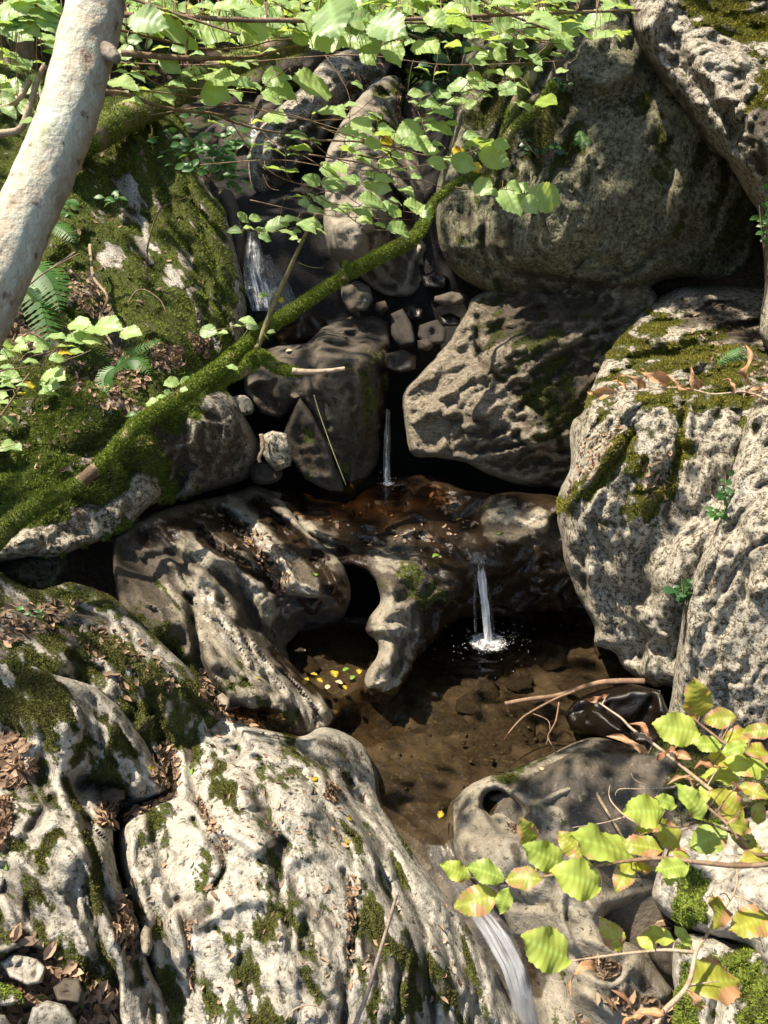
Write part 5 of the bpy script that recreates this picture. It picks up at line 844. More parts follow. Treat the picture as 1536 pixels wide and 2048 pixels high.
A2 = [(250,440,110,0),(350,575,220,20,.5),(200,620,130,0),(255,645,80,10,{'m':'y'}),(330,455,90,0),(1410,690,200,3,.2),(1070,725,140,10),(1210,835,150,5,.5),(1320,870,90,10),(1070,920,140,10,.2),(1225,915,160,5,.2),(1190,950,80,0,.2),(1090,1040,150,5,.2),(1180,1050,80,0,.2),(1300,1110,120,20,.5),(1440,1130,150,15,.5),(120,440,100,0),(180,400,90,0)]
spray('long drooping hazel branch crossing in front of the leafy bush and slab boulder', HG, [([(0, 565), (150, 575), (320, 640), (500, 680), (700, 700), (820, 750), (1000, 800), (1130, 820)], [1.9, 2.1, 2.3], .006, .0025), ([(1130, 820), (1250, 830), (1400, 950), (1536, 1010)], 2.35, .002, .001), ([(60, 540), (300, 560), (600, 600), (850, 650), (1000, 680), (1300, 740), (1500, 720)], [2.0, 2.3], .0022, .001), ([(240, 400), (270, 460), (400, 530), (700, 550), (960, 570)], [2.0, 2.2], .002, .001), ([(600, 590), (720, 630), (800, 740), (880, 860), (980, 1000), (1130, 1100), (1350, 1160), (1480, 1200)], [2.1, 2.4], .0018, .001), ([(1000, 810), (1060, 870), (1200, 930), (1420, 1060), (1536, 1150)], 2.35, .0015, .001), ([(1200, 600), (1260, 720), (1400, 800), (1536, 860)], 2.3, .0012, .0008), ([(1000, 1070), (1040, 1150), (1100, 1170)], 2.3, .001, .0008), ([(1140, 940), (1145, 1060), (1190, 1120)], 2.3, .001, .0008)], A2, Z1, HAZ)
A3 = [(220,170,150,0),(230,235,150,0),(270,335,120,60,.8),(415,315,160,55,.8),(570,155,150,10,.8),(430,205,160,10),(620,290,180,10),(720,30,200,5),(700,105,170,5),(560,60,200,10),(880,60,200,5),(1100,40,200,5),(1330,90,150,5),(1100,80,120,0),(1480,155,150,5,.5),(1470,210,120,0),(1460,270,170,15),(1250,235,130,5),(1120,180,120,-5),(1020,240,120,0),(1110,235,120,0),(1200,270,90,0),(1060,285,120,0),(930,310,150,0),(980,345,110,10),(1075,330,100,40,.7),(1225,345,110,10),(1340,360,90,-10),(1430,340,100,0),(945,385,125,0,.5),(1040,445,120,5),(1160,445,110,0),(1310,425,60,0),(440,130,130,0),(340,190,110,10,{'m':'y'}),(660,160,50,30,{'m':'y'}),(1250,60,160,0),(820,110,160,5),(80,215,90,20,{'m':'y'}),(940,20,160,0),(1200,110,120,10),(300,90,150,20),(130,120,160,60,.8)]
spray('upper right hazel branch reaching towards the giant boulder', HG, [([(-100, 170), (300, 140), (600, 140), (870, 130), (1100, 140), (1250, 170), (1600, 130)], [1.9, 2.0, 2.2], .003, .0015), ([(1100, 140), (1300, 250), (1450, 270)], 2.2, .0015, .001), ([(0, 235), (300, 240), (500, 250)], 2.0, .002, .001), ([(1000, 100), (1150, 220), (1250, 240), (1380, 250)], 2.2, .0012, .001), ([(1060, 385), (1150, 370), (1260, 405)], 2.3, .001, .0008), ([(930, 500), (1100, 490), (1200, 485)], 2.3, .001, .0008)], A3, Z2, HAZ)
A4 = [(920,475,110,10),(820,530,140,0),(940,510,110,0),(890,570,110,0),(990,590,90,0),(1100,578,70,0),(895,640,90,-20,.6),(790,625,110,0),(640,645,160,5),(690,690,140,0),(570,740,90,0),(640,740,90,0),(220,765,140,20,.5),(150,810,130,10),(380,790,110,0),(520,800,170,0,.5),(700,795,210,15,.45),(230,845,120,0),(380,870,90,5,{'m':'y','k':.7}),(300,885,120,0,.5),(560,895,200,20,.4),(700,885,90,10),(660,930,90,0,.6),(830,940,110,15,{'m':'y','k':.4}),(950,885,200,10,.4),(1080,890,120,10,.6),(1040,970,210,20,.55),(880,915,110,10),(850,1000,170,25,.8),(690,1005,130,20,.85),(930,1030,80,60,{'m':'y','k':.6}),(450,960,80,0),(410,985,90,0),(520,960,60,0),(460,1045,90,0),(530,1035,60,0),(560,1085,75,0,.6),(320,1085,100,5,.5),(370,1105,140,0),(340,1145,130,20,.6),(780,760,80,20),(760,985,90,15,.5)]
spray('middle hazel branch with yellowing leaves between the long boulder and the giant boulder', HG, [([(-150, 860), (200, 870), (400, 900), (500, 930), (650, 960), (800, 970), (930, 960)], [2.3, 2.45], .003, .0014), ([(-100, 950), (100, 980), (250, 1010), (400, 1080), (600, 1110), (720, 1150), (910, 1165)], [2.3, 2.45], .0025, .001), ([(200, 950), (330, 970), (450, 910), (600, 880)], 2.35, .0035, .001), ([(-50, 780), (150, 830), (330, 880)], 2.3, .0015, .001), ([(0, 740), (150, 720), (300, 600)], 2.3, .0012, .0008), ([(330, 780), (310, 700), (290, 640)], 2.35, .001, .0008), ([(600, 720), (720, 640), (830, 560), (900, 480)], 2.4, .003, .001), ([(450, 1130), (560, 1170), (640, 1160), (690, 1080)], 2.4, .001, .0008), ([(150, 870), (180, 1000), (230, 1050)], 2.35, .001, .0008)], A4, Z2, HAZ)
r2_ = random.Random(11)
AX = []
for (x0, y0, x1, y1, m_) in [(250, 95, 700, 150, 16), (420, 150, 760, 250, 14), (520, 260, 800, 360, 16), (820, 60, 1130, 240, 22), (720, 250, 960, 330, 12), (560, 370, 820, 470, 12)]:
    AX += [(r2_.uniform(x0, x1), r2_.uniform(y0, y1), r2_.uniform(26, 44), r2_.uniform(-15, 30), r2_.uniform(.12, .4)) for _ in range(m_)]
spray('thin far hazel twigs with small pale leaves spread across the gully', HG, [([(150, 120), (400, 130), (700, 110), (900, 130), (1150, 120)], 2.9, .003, .001), ([(300, 230), (480, 210), (650, 250), (780, 300)], 2.9, .002, .001), ([(400, 330), (560, 320), (700, 340), (850, 330), (980, 290)], 2.9, .002, .001), ([(500, 400), (650, 430), (830, 440)], 3.0, .002, .001), ([(1150, 40), (1050, 130), (950, 200), (850, 260)], 2.9, .002, .001), ([(650, 110), (700, 200), (680, 320)], 2.9, .002, .001)], AX, (0, 0, 1), HAZ)
A5 = [(970,1150,130,30,.8),(1040,1185,70,40,.8),(1170,1150,110,20,.5),(1150,1215,200,55,.85),(1350,1215,220,12,.7),(1260,1255,130,55,.85),(1200,1160,110,10,.4)]
spray('tip of a hazel twig with broad serrated leaves in front of the giant boulder', HG, [([(800, 1150), (910, 1165), (1050, 1160), (1150, 1170), (1260, 1200)], 2.3, .0015, .0008)], A5, Z2, HAZ)
A6 = [(60,1130,130,20,.5),(300,1245,190,15,.3),(430,1300,110,45,.8),(440,1235,80,20,.5),(570,1285,180,20,.45),(620,1300,90,70,.5),(20,1260,80,0),(130,1270,100,10),(240,1310,110,10),(250,1350,110,10),(340,1385,80,20),(460,1415,160,12,.3)]
spray('lowest hazel twig hanging over the long boulder and mossy branch', HG, [([(-150, 1130), (0, 1230), (100, 1290), (200, 1370), (300, 1410), (400, 1420), (520, 1470)], [2.4, 2.5], .002, .001), ([(0, 1060), (100, 1170), (200, 1250), (330, 1310)], 2.45, .0015, .0008), ([(0, 1250), (200, 1270), (420, 1290), (560, 1310)], 2.45, .0012, .0008), ([(-60, 1190), (150, 1150), (290, 1120)], 2.4, .001, .0008)], A6, Z2, HAZ)
A7 = [(265,415,90,40,.5),(340,420,80,0),(210,495,90,0),(300,475,70,0,.5),(380,495,80,0),(400,540,90,20,.6),(470,460,150,-10,.5),(560,430,150,-5),(640,455,70,10),(640,325,80,30,.7),(690,290,100,40),(700,190,110,20,.5),(820,210,160,10,.5),(740,310,100,30,.5),(650,385,80,0),(720,370,120,0),(600,497,50,0,.5),(575,543,55,0,.5),(620,560,45,0,.6),(725,470,65,0),(800,340,110,30),(390,890,80,-10),(460,885,35,0,{'m':'y'}),(490,920,60,20,{'m':'y','k':.7}),(50,1115,110,5,.5),(140,1120,60,0,.5),(290,1050,110,10,.5),(320,1080,90,10,.5),(220,1080,60,0),(435,1118,50,0),(410,1150,40,50,.6),(275,1168,40,0)]
spray('young leafy sapling leaning out from the mossy branch over the cascade', 'saplings and shoots', [([(350, 1220), (400, 1090), (450, 950), (520, 800), (610, 600), (680, 460), (730, 380)], [3.85, 3.8, 3.6], .014, .006), ([(700, 440), (600, 470), (480, 500), (320, 490), (200, 500)], 3.55, .0025, .001), ([(700, 440), (690, 330), (640, 270)], 3.55, .0025, .001), ([(410, 1060), (430, 920), (400, 890)], 3.75, .0015, .001), ([(260, 1150), (300, 1080), (200, 1090), (60, 1110)], 3.9, .0015, .001), ([(600, 690), (680, 720), (760, 725)], 3.7, .001, .0008), ([(730, 380), (850, 370), (920, 400)], 3.5, .0015, .001)], A7, Z6, HAZ, mtwig=bark_mat('mossy_twig', (.14, .13, .05), (.24, .2, .1), (.1, .12, .03), 3, .002))
A8 = [(40,560,90,0),(190,525,90,0),(120,575,90,0),(250,560,110,0),(470,440,140,0,.5),(630,455,170,0,.5),(770,490,130,0,.6),(520,480,110,0),(480,525,200,0,.5),(550,535,130,0),(400,570,140,0),(330,515,130,0),(450,600,90,0),(390,610,100,0,{'m':'y','k':.2}),(340,640,110,0),(180,655,100,0),(50,610,100,0),(10,640,60,0),(40,690,80,0),(40,740,110,0),(60,755,110,0),(40,800,110,0),(130,800,80,0),(170,800,90,0,{'m':'y','k':.5}),(310,750,140,0,.45),(300,803,100,0),(290,845,130,0,.3),(115,853,80,0,{'m':'y','k':.4}),(10,860,70,0),(110,910,110,0),(15,900,60,0),(65,1010,120,30,.5),(125,535,80,0),(80,590,80,0),(210,600,80,0)]
spray('leafy hazel spray reaching in from the left edge over the mossy bank', HG, [([(-120, 760), (0, 720), (150, 640), (300, 600), (450, 540), (600, 515), (700, 500)], [2.4, 2.6], .003, .001), ([(-100, 1050), (0, 980), (80, 870), (150, 760), (250, 650), (350, 580)], [2.4, 2.55], .004, .0015), ([(-60, 720), (100, 700), (300, 670), (450, 630), (540, 590)], 2.5, .002, .001), ([(80, 870), (200, 880), (290, 850)], 2.5, .001, .0008), ([(130, 740), (230, 770), (320, 790)], 2.5, .001, .0008), ([(-60, 830), (40, 830), (140, 810)], 2.5, .0015, .001)], A8, Z4, HAZ)
spray('three green leaves on a short twig below the leaning trunk', HG, [([(-40, 290), (60, 270), (150, 225), (270, 130), (470, 20)], 2.6, .003, .002)], [(90,250,75,170,.6),(200,265,120,40,.6),(125,160,60,0,.5)], Z4, HAZ)
spray('few green leaves low at the left edge over the undercut', HG, [([(-60, 1180), (20, 1170), (90, 1150)], 2.6, .002, .001)], [(60,1150,110,0,.6),(20,1175,70,0,.4),(90,1165,70,10)], Z4, HAZ)
A9 = [(900,900,85,180,.6),(960,868,70,0,.5),(1035,900,85,20,.7),(1020,780,90,0,.8),(990,840,50,0,.6),(1110,780,90,0),(1085,825,50,0),(1000,790,70,170,.7)]
spray('sprig of round leaves sprouting on the mossy branch near its middle', 'saplings and shoots', [([(960, 950), (1000, 880), (1050, 830), (1120, 790)], 3.75, .003, .001), ([(970, 930), (930, 880), (880, 860)], 3.75, .0015, .001)], A9, Z4, HAZ)
spray('pair of round leaves on the mossy branch near its fork', 'saplings and shoots', [([(1420, 690), (1370, 700), (1300, 720)], 3.9, .002, .001)], [(1295,718,90,180,.6),(1370,693,75,200,.6)], Z4, HAZ)
# beech sprays low on the right
B1 = [(75,965,150,205,{'k':.75,'i':1}),(215,970,185,200,{'k':.4}),(170,1105,220,165,{'k':.9,'m':'p','w':1.0}),(300,1105,130,110,{'k':.6}),(390,1000,175,180,{'k':.6}),(500,955,110,190,{'k':.4}),(410,790,140,245,{'k':.5}),(490,895,210,205,{'k':.5}),(612,840,165,225,{'k':.8,'m':'p','w':1.1}),(650,1003,235,200,{'k':.9,'w':1.1}),(770,850,330,200,{'k':.3,'w':.7}),(950,850,200,190,{'k':.35,'m':'p'}),(860,990,150,120,{'k':.8}),(950,950,110,0,{'k':.3}),(1090,950,150,170,{'k':.4}),(1075,1000,80,100,{'k':.6})]
spray('long beech twig with large lime green leaves spotted brown, reaching left over the chute', 'beech twigs at the lower right', [([(1560, 930), (1390, 940), (1180, 920), (1060, 905), (900, 915), (740, 940), (520, 985), (400, 1005), (260, 1030)], [1.05, 1.1, 1.2], .0035, .0012), ([(520, 985), (450, 900), (400, 850)], 1.2, .001, .0008), ([(900, 915), (800, 880), (640, 850)], 1.15, .001, .0008)], B1, Z3, BEE, k=.6, djit=.04, name='beech_branch', flat=.3, jit=.12)
B2 = [(1110,300,225,190,{'k':.8,'w':1.1}),(1310,250,165,175,{'k':.8,'w':1.0,'m':'p'}),(1205,165,190,262,{'k':.5,'m':'p'}),(1255,370,130,180,{'k':.6}),(1340,450,160,200,{'k':.6}),(1400,330,130,170),(1490,310,160,175,{'k':.6}),(1440,470,220,190,{'k':.6}),(1500,410,140,10,{'m':'p'}),(1310,520,200,190,{'k':.2}),(1380,390,120,160)]
spray('upper beech twig with lime green leaves in front of the grey slab', 'beech twigs at the lower right', [([(1600, 470), (1450, 420), (1340, 370), (1260, 310), (1220, 280), (1190, 250)], [1.1, 1.25], .003, .0012), ([(1340, 370), (1300, 440), (1220, 490)], 1.2, .001, .0008)], B2, Z3, BEE, k=.6, djit=.04, name='beech_branch', flat=.3, jit=.12)
B3 = [(1060,790,200,225,{'k':.6,'m':'p'}),(960,685,190,180,{'k':.45}),(1180,640,210,235,{'k':.7}),(1260,815,200,155,{'k':.7,'w':1.1}),(1355,655,200,225,{'k':.8,'m':'p','w':1.1}),(1410,755,120,10,{'k':.5}),(1430,820,160,25,{'k':.6}),(1060,640,100,200,{'k':.5}),(1240,600,100,90,{'k':.6}),(1470,590,150,20,{'k':.5,'m':'p'}),(1490,700,110,80,{'k':.4,'m':'p'}),(1480,900,140,175,{'k':.2}),(950,770,90,180,{'k':.2}),(1120,880,110,200,{'k':.4}),(1395,580,70,60,{'m':'b'})]
spray('middle beech twig with lime green leaves edged rusty brown', 'beech twigs at the lower right', [([(1600, 880), (1450, 880), (1350, 750), (1260, 670), (1200, 600), (1150, 490)], [1.05, 1.2], .003, .0012), ([(1450, 830), (1250, 740), (1100, 760), (1000, 730)], 1.15, .002, .001), ([(1060, 905), (1100, 800), (1180, 760)], 1.2, .0015, .001)], B3, Z3, BEE, k=.6, djit=.04, name='beech_branch', flat=.3, jit=.12)
B4 = [(745,155,95,160,{'i':0}),(905,370,170,215,{'i':1}),(955,300,120,240,{'i':2}),(1060,410,110,150,{'i':4}),(1125,420,110,200,{'i':3}),(1250,465,120,200,{'i':2}),(1160,525,110,200,{'i':1})]
spray('dead beech twig carrying crumpled brown leaves over the pool edge', 'dead beech twigs', [([(1350, 640), (1250, 570), (1150, 490), (1000, 370), (900, 300), (850, 250), (800, 215), (750, 180)], [1.15, 1.3], .003, .0012)], B4, Z3, DRY, k=.7, djit=.03, name='dead_beech_twig', cat='twig', mtwig=M_TWIGP, jit=.3)
B5 = [(500,1330,245,205,{'k':.5,'w':1.1}),(960,1300,95,215,{'k':.7}),(1020,1268,165,195,{'k':.45}),(1140,1270,130,230,{'k':.6}),(1290,1480,255,-5,{'k':.6,'w':1.1}),(660,1420,170,170,{'m':'b'}),(805,1265,180,235,{'m':'p','k':.5}),(1305,1150,150,90,{'m':'p','k':.1}),(1460,1205,200,160,{'m':'p','k':.4}),(930,1635,220,170,{'m':'b','i':1}),(885,1580,110,240,{'m':'b'}),(1200,1590,120,70,{'m':'b'})]
spray('lowest beech twig rising from the bottom edge with scattered green and dry leaves', 'beech twigs at the lower right', [([(1000, 1700), (1050, 1620), (1160, 1500), (1200, 1340), (1240, 1280), (1270, 1230), (1380, 1060), (1390, 940)], [1.05, 1.1, 1.15], .0042, .001), ([(1190, 1345), (1050, 1335), (880, 1350), (760, 1365), (620, 1385)], 1.15, .0025, .001), ([(1160, 1500), (1230, 1490), (1300, 1480)], 1.1, .001, .0008)], B5, Z3, BEE, k=.6, djit=.03, name='beech_branch', flat=.3, jit=.12, mtwig=M_TWIGP)
Z5 = (1150, 680, 3.979)
B6 = [(200,425,240,170,{'i':1}),(375,350,150,225,{'i':3}),(485,315,230,235,{'i':5}),(640,310,260,215,{'i':1}),(780,310,150,230,{'i':3}),(890,390,160,15,{'i':0}),(950,310,200,240,{'i':1}),(1255,350,150,250,{'i':3}),(1370,210,300,280,{'i':5}),(1420,390,170,190,{'i':2}),(1440,460,100,30,{'i':4}),(1520,380,110,0,{'i':2}),(540,230,60,215,{'i':5})]
spray('dead twig with pale curled leaves before the moss cap of the sunlit boulder', 'dead beech twigs', [([(1700, 520), (1540, 480), (1450, 440), (1330, 410), (1200, 425), (1080, 430), (980, 405), (880, 385), (780, 378), (650, 390), (540, 405), (420, 408), (310, 435)], [1.5, 1.6], .0022, .0012), ([(1620, 440), (1500, 420), (1390, 415)], 1.5, .0015, .001)], B6, Z5, DRY[1::2] * 2, k=.55, djit=.02, name='dead_beech_twig', cat='twig', mtwig=M_TWIGP, jit=.3)

# ---------------- leaning trunk in the foreground and mossy limbs ----------------
def mosspaint(thr=.0, px_from=None, seed=0, amt=1.0):
    def f(V):
        nz = fbm(V, 8, 4, seed=seed); p = np.zeros((len(V), 4)); p[:, 0] = np.clip(amt * .6 + nz * .8 + thr, 0, 1); return p
    return f
mt, nt, n, l, b = nodes('smooth_hazel_bark'); N = NB(nt); co = N.co(); co2 = N.co((1, 1, .5)); n1 = N.noise(co2, 22, 5, .6); n2 = N.noise(co, 60, 6, .65); n4 = N.noise(co2, 90, 3, .5)
c = N.mix(N.step(n1, .35, .65), (.36, .29, .20), (.50, .48, .38)); c = N.mix(N.math('MULTIPLY', N.step(n2, .46, .6), .7), c, (.42, .44, .35)); c = N.mix(N.step(n2, .42, .33), c, (.15, .10, .07)); c = N.mix(N.step(N.noise(co, 12, 3), .62, .70), c, (.22, .25, .08)); c = N.mix(N.step(n4, .68, .74), c, (.25, .16, .1))
l.new(c, b.inputs['Base Color']); b.inputs['Roughness'].default_value = .7; l.new(N.bump(N.math('ADD', n2, N.math('MULTIPLY', n1, .8)), .006), b.inputs['Normal'])
T = [(215, -160), (200, -60), (190, 20), (165, 120), (138, 220), (97, 330), (52, 430), (5, 540), (-45, 650), (-110, 780)]
e = empty('leaning_trunk', tuple(proj(-110, 780, .85)), 'pale smooth barked trunk leaning across the upper left corner, close to the viewer', 'tree')
P = proj([p[0] for p in T], [p[1] for p in T], np.linspace(.93, .85, len(T))); tube('trunk', P, [.031, .0305, .0295, .0295, .0295, .029, .029, .0285, .028, .028], mt, 60, .10, e, 14)
M_LIMB2 = bark_mat('stub_bark', (.13, .10, .07), (.26, .22, .17), (.07, .05, .035), 3, .003); kn = proj([205, 224, 234], [96, 108, 119], [.90, .887, .883]); tube('branch_stub', kn, [.011, .008, .005], M_LIMB2, 14, .5, e, 6)
def limb(name, label, pts, dep, R, amt=1.0, fuzz=9000, cat='branch', seed=0, mat=None, fh=.012, sides=14, mm=None, rough=.22, parent=None, bare=None):
    d = np.interp(np.linspace(0, 1, len(pts)), np.linspace(0, 1, len(dep)), dep); P = proj([p[0] for p in pts], [p[1] for p in pts], d)
    e = parent or empty(name, tuple(P[0]), label, cat)
    def pf(V):
        p = mosspaint(0, seed=seed, amt=amt)(V)
        if bare is not None:
            q = proj(bare[0], bare[1], bare[2]); w = np.exp(-(np.linalg.norm(V - q, axis=1) / bare[3]) ** 4); p[:, 0] *= 1 - w; p[:, 1] = w
        return p
    o, V, F = tube('limb', P, R, mat or M_LIMB, sides, rough, e, 9, pf, seed)
    if fuzz: tufts(e, V, F, np.clip(pf(V)[:, 0] + .15, 0, 1), fuzz, fh, .0028, mm or M_MOSSL)
    return e
M_LIMB = bark_mat('branch_bark', (.2, .14, .09), (.32, .24, .15), (.12, .08, .05), 1.5, .006)
M_MOSSL = tuft_mat('lime_moss', (.07, .11, .010), (.26, .33, .03), .35)
e = limb('fallen_branch', 'long moss covered branch slanting from the left edge up to the giant boulder', [(-60, 1130), (-10, 1080), (40, 1035), (95, 1002), (150, 970), (205, 925), (262, 862), (300, 832), (350, 802), (395, 768), (440, 735), (490, 690), (545, 648), (610, 605), (690, 552), (760, 512), (822, 480), (850, 445), (868, 405), (905, 372), (960, 345)],
     [3.25, 3.45, 3.6, 3.75, 3.9, 4.1, 4.3, 4.5, 4.55], [x * .74 for x in (.052, .052, .048, .044, .036, .038, .04, .04, .044, .05, .044, .04, .04, .038, .038, .042, .042, .034, .026, .022, .02)], 1.5, 52000, seed=1, bare=(175, 950, 3.56, .05))
limb('', '', [(415, 772), (450, 752), (480, 742), (505, 722), (520, 712), (545, 730), (570, 740), (600, 744)], [3.95, 3.95, 3.9], [.036, .034, .034, .036, .030, .026, .022, .016], 1.25, 12000, seed=2, parent=e)
tube('broken_tip', proj([585, 610, 640, 665, 690], [742, 744, 743, 741, 737], [3.88] * 5), [.016, .014, .012, .011, .009], M_TWIGP, 8, .1, e, 5)
limb('', '', [(688, 560), (692, 535), (694, 524)], [4.15, 4.15], [.02, .014, .010], 1.3, 900, seed=3, parent=e)
limb('', '', [(265, 865), (262, 845), (268, 838)], [3.7, 3.7], [.02, .014, .008], 1.3, 700, seed=4, parent=e)
limb('mossy_limb', 'crooked lime green mossy bough in front of the giant boulder', [(985, 330), (1000, 295), (1018, 268), (1045, 240), (1075, 215), (1092, 190), (1108, 168)], [4.4, 4.3], [.018, .02, .022, .022, .02, .02, .022], 1.3, 5000, seed=5)
limb('mossy_limb', 'dark mossy stem hanging from the top edge beside the giant boulder', [(1125, -60), (1118, 0), (1110, 60), (1085, 100), (1062, 150), (1040, 190), (1025, 225), (1010, 262), (985, 320), (960, 345)], [4.3, 4.4, 4.5], [.05, .05, .045, .036, .034, .03, .028, .024, .022, .02], 1.0, 9000, seed=6, mm=M_MOSS)
limb('mossy_log', 'mossy log lying across the top of the mossy slab', [(120, 300), (190, 268), (240, 240), (290, 218), (350, 190), (410, 150), (470, 128), (540, 100), (600, 85)], [4.9, 5.6, 6.6, 7.0], [.10, .10, .09, .085, .08, .075, .08, .08, .07], 1.1, 16000, 'log', seed=7, mm=M_MOSS, fh=.02)
limb('mossy_stub', 'short broken stub with lime moss poking in at the left edge', [(-40, 975), (0, 962), (20, 955), (40, 953)], [3.1, 3.1], [.016, .016, .013, .009], 1.2, 1500, seed=8)
def stick(label, pts, dep, r0, r1, mat=None, side=(), name='stick', cat='stick', group=None):
    e = empty(name, tuple(proj(pts[0][0], pts[0][1], dep[0] if isinstance(dep, list) else dep)), label, cat, group)
    dd = dep if isinstance(dep, list) else [dep, dep]
    f = lambda pp, a, b_, d: tube('stem', proj([p[0] for p in pp], [p[1] for p in pp], np.interp(np.linspace(0, 1, len(pp)), np.linspace(0, 1, len(d)), d)), np.linspace(a, b_, len(pp)), mat or M_TWIG, 7, .15, e, 5)
    f(pts, r0, r1, dd)
    for s_ in side: f(s_[0], s_[1], s_[2], s_[3])
    return e
stick('bent pale brown stick with forked twigs lying out over the pool', [(1290, 1362), (1235, 1362), (1195, 1366), (1150, 1380), (1110, 1392), (1060, 1398), (1010, 1407)], [3.75, 3.85, 3.8], .014, .009, bark_mat('wet_twig', (.16, .09, .055), (.24, .15, .09), (.10, .06, .04), 2, .003),
      [([(1150, 1382), (1110, 1398), (1060, 1425), (1040, 1440), (1018, 1465), (1008, 1480)], .006, .003, [3.8, 3.72]), ([(1118, 1405), (1112, 1440), (1102, 1460), (1096, 1475), (1110, 1500), (1125, 1530), (1135, 1580)], .004, .0015, [3.75, 3.5, 3.35]), ([(1060, 1425), (1095, 1440), (1100, 1460)], .0025, .002, [3.78, 3.7]), ([(1100, 1462), (1092, 1490)], .0025, .001, [3.7, 3.6])])
stick('straight dead stick leaning on the brown rock right of the pothole', [(1180, 1560), (1200, 1600), (1225, 1640), (1248, 1680)], [3.2, 2.9], .007, .0045, M_TWIGP)
stick('fine bare twig bundle with hair thin side shoots right of the pothole', [(1310, 1655), (1262, 1640), (1228, 1610), (1218, 1590), (1220, 1570)], [2.3, 2.5], .003, .001, M_TWIGP, [([(1360, 1570), (1330, 1575), (1300, 1572), (1270, 1560), (1262, 1546)], .002, .0008, [2.4, 2.4]), ([(1310, 1610), (1315, 1585), (1330, 1565)], .002, .0008, [2.4, 2.4]), ([(1350, 1575), (1290, 1578), (1240, 1578), (1230, 1592)], .002, .0008, [2.4, 2.4]), ([(1260, 1630), (1210, 1645), (1145, 1655)], .002, .0008, [2.4, 2.4])])
stick('long thin grey stick standing on the white bedrock near the bottom edge', [(705, 2060), (730, 2000), (752, 1930), (770, 1870), (785, 1820), (795, 1785)], [2.2, 2.15], .006, .0045, bark_mat('grey_stick', (.25, .18, .13), (.36, .28, .22), (.16, .11, .08), 2, .002))
stick('thin pale curved twig on the white bedrock at the bottom edge', [(570, 2040), (590, 2018), (620, 2010), (650, 2020), (660, 2045)], [2.25, 2.25], .0025, .0015, M_TWIGP)
stick('dark thin stick lying in the water at the head of the ledge', [(685, 1012), (710, 1032), (735, 1045), (765, 1052)], [4.95, 4.8], .008, .006, M_DARK)
stick('grey knotted stick hanging beside the rough pale block', [(522, 868), (526, 895), (518, 915), (520, 925)], [4.55, 4.55], .012, .009, M_LIMB)
stick('bowed bare shoot arching over the mossy slab', [(295, 560), (293, 520), (300, 470), (320, 420), (345, 405), (400, 385)], [4.7, 4.6], .007, .002, M_TWIG)
stick('straight broken shoot leaning against the mossy slab under the leaning trunk', [(150, 505), (120, 525), (100, 538)], [4.2, 4.1], .006, .005, M_TWIGP)
stick('crooked grey root running down the mossy slab', [(180, 490), (183, 530), (190, 560), (215, 595), (200, 640), (225, 690)], [4.55, 4.3, 4.15], .010, .006, M_LIMB)
stick('small looping twig above the fern on the mossy slab', [(255, 610), (270, 585), (290, 580), (320, 600), (332, 625)], [4.45, 4.4], .005, .003, M_TWIG)
stick('brown root loop rising over the leaf litter of the mossy slab', [(60, 700), (20, 740)], [3.9, 3.8], .003, .003, M_TWIG)
stick('hair thin dry stalk leaning from the pointed wedge of stone', [(692, 970), (665, 900), (640, 830), (628, 790)], [4.7, 4.7], .003, .002, bark_mat('dry_stalk', (.2, .2, .08), (.28, .26, .12), (.1, .1, .04), 3, .001))
stick('thin bare stem crossing behind the leaning trunk at the left edge', [(-40, 285), (0, 268), (40, 258), (60, 210), (75, 160), (90, 130)], [2.0, 2.0], .010, .006, M_TWIGP, [([(0, 220), (40, 195), (60, 160)], .008, .006, [2.0, 2.0])])
stick('grey branch slanting beside the dome shaped boulder', [(885, 230), (905, 195), (930, 160), (955, 130), (968, 118)], [6.3, 6.0], .012, .008, M_TWIGP)

# ---------------- ferns, shrubs, ivy and small herbs ----------------
def frond(parent, pts, dep, wpx, mat, k=.5, nleaf=22, droop=.1):
    d = np.interp(np.linspace(0, 1, len(pts)), np.linspace(0, 1, len(dep)), dep); P2 = smooth_poly(np.array(pts, float), 12, False); D2 = np.interp(np.linspace(0, 1, len(P2)), np.linspace(0, 1, len(d)), d)
    P = proj(P2[:, 0], P2[:, 1], D2); V, F = [], []
    idx = np.linspace(0, len(P) - 1, nleaf).astype(int)
    for m_, i in enumerate(idx):
        t = m_ / (nleaf - 1); w = wpx / FPX * D2[i] * (math.sin(math.pi * (.12 + .88 * t)) ** .7 if t < .98 else .1)
        i2 = min(i + 1, len(P) - 1); i0 = max(i2 - 1, 0); X = Vector(P[i2] - P[i0]); X.normalize(); C = Vector(P[i]); N0 = Vector((0, 0, 1)) * (1 - k) + (CAMP - C).normalized() * k; Yv = N0.cross(X).normalized(); N1 = X.cross(Yv)
        for sg in (-1, 1):
            dr = (Yv * sg + X * .45).normalized(); tip = C + dr * w - N1 * droop * w; side = X * w * .13
            nb = 5; b0 = len(V)
            for q_ in range(nb + 1):
                u_ = q_ / nb; ctr = C + (tip - C) * u_ - N1 * (u_ ** 2) * droop * w; ww = side * (1 - u_ * .75) * (1.35 if q_ % 2 else .75)
                V += [tuple(ctr - ww), tuple(ctr + ww)]
            for q_ in range(nb): F.append((b0 + 2 * q_, b0 + 2 * q_ + 1, b0 + 2 * q_ + 3, b0 + 2 * q_ + 2))
    mesh_from('frond', np.array(V), np.array(F), mat, smooth=False, parent=parent); tube('stalk', P[::4], [.0016] * len(P[::4]), mat, 4, 0, parent, 1)
M_FERN = leaf_mat('fern_frond', (.06, .18, .03), (.14, .38, .03), .4, .5, veins=False)
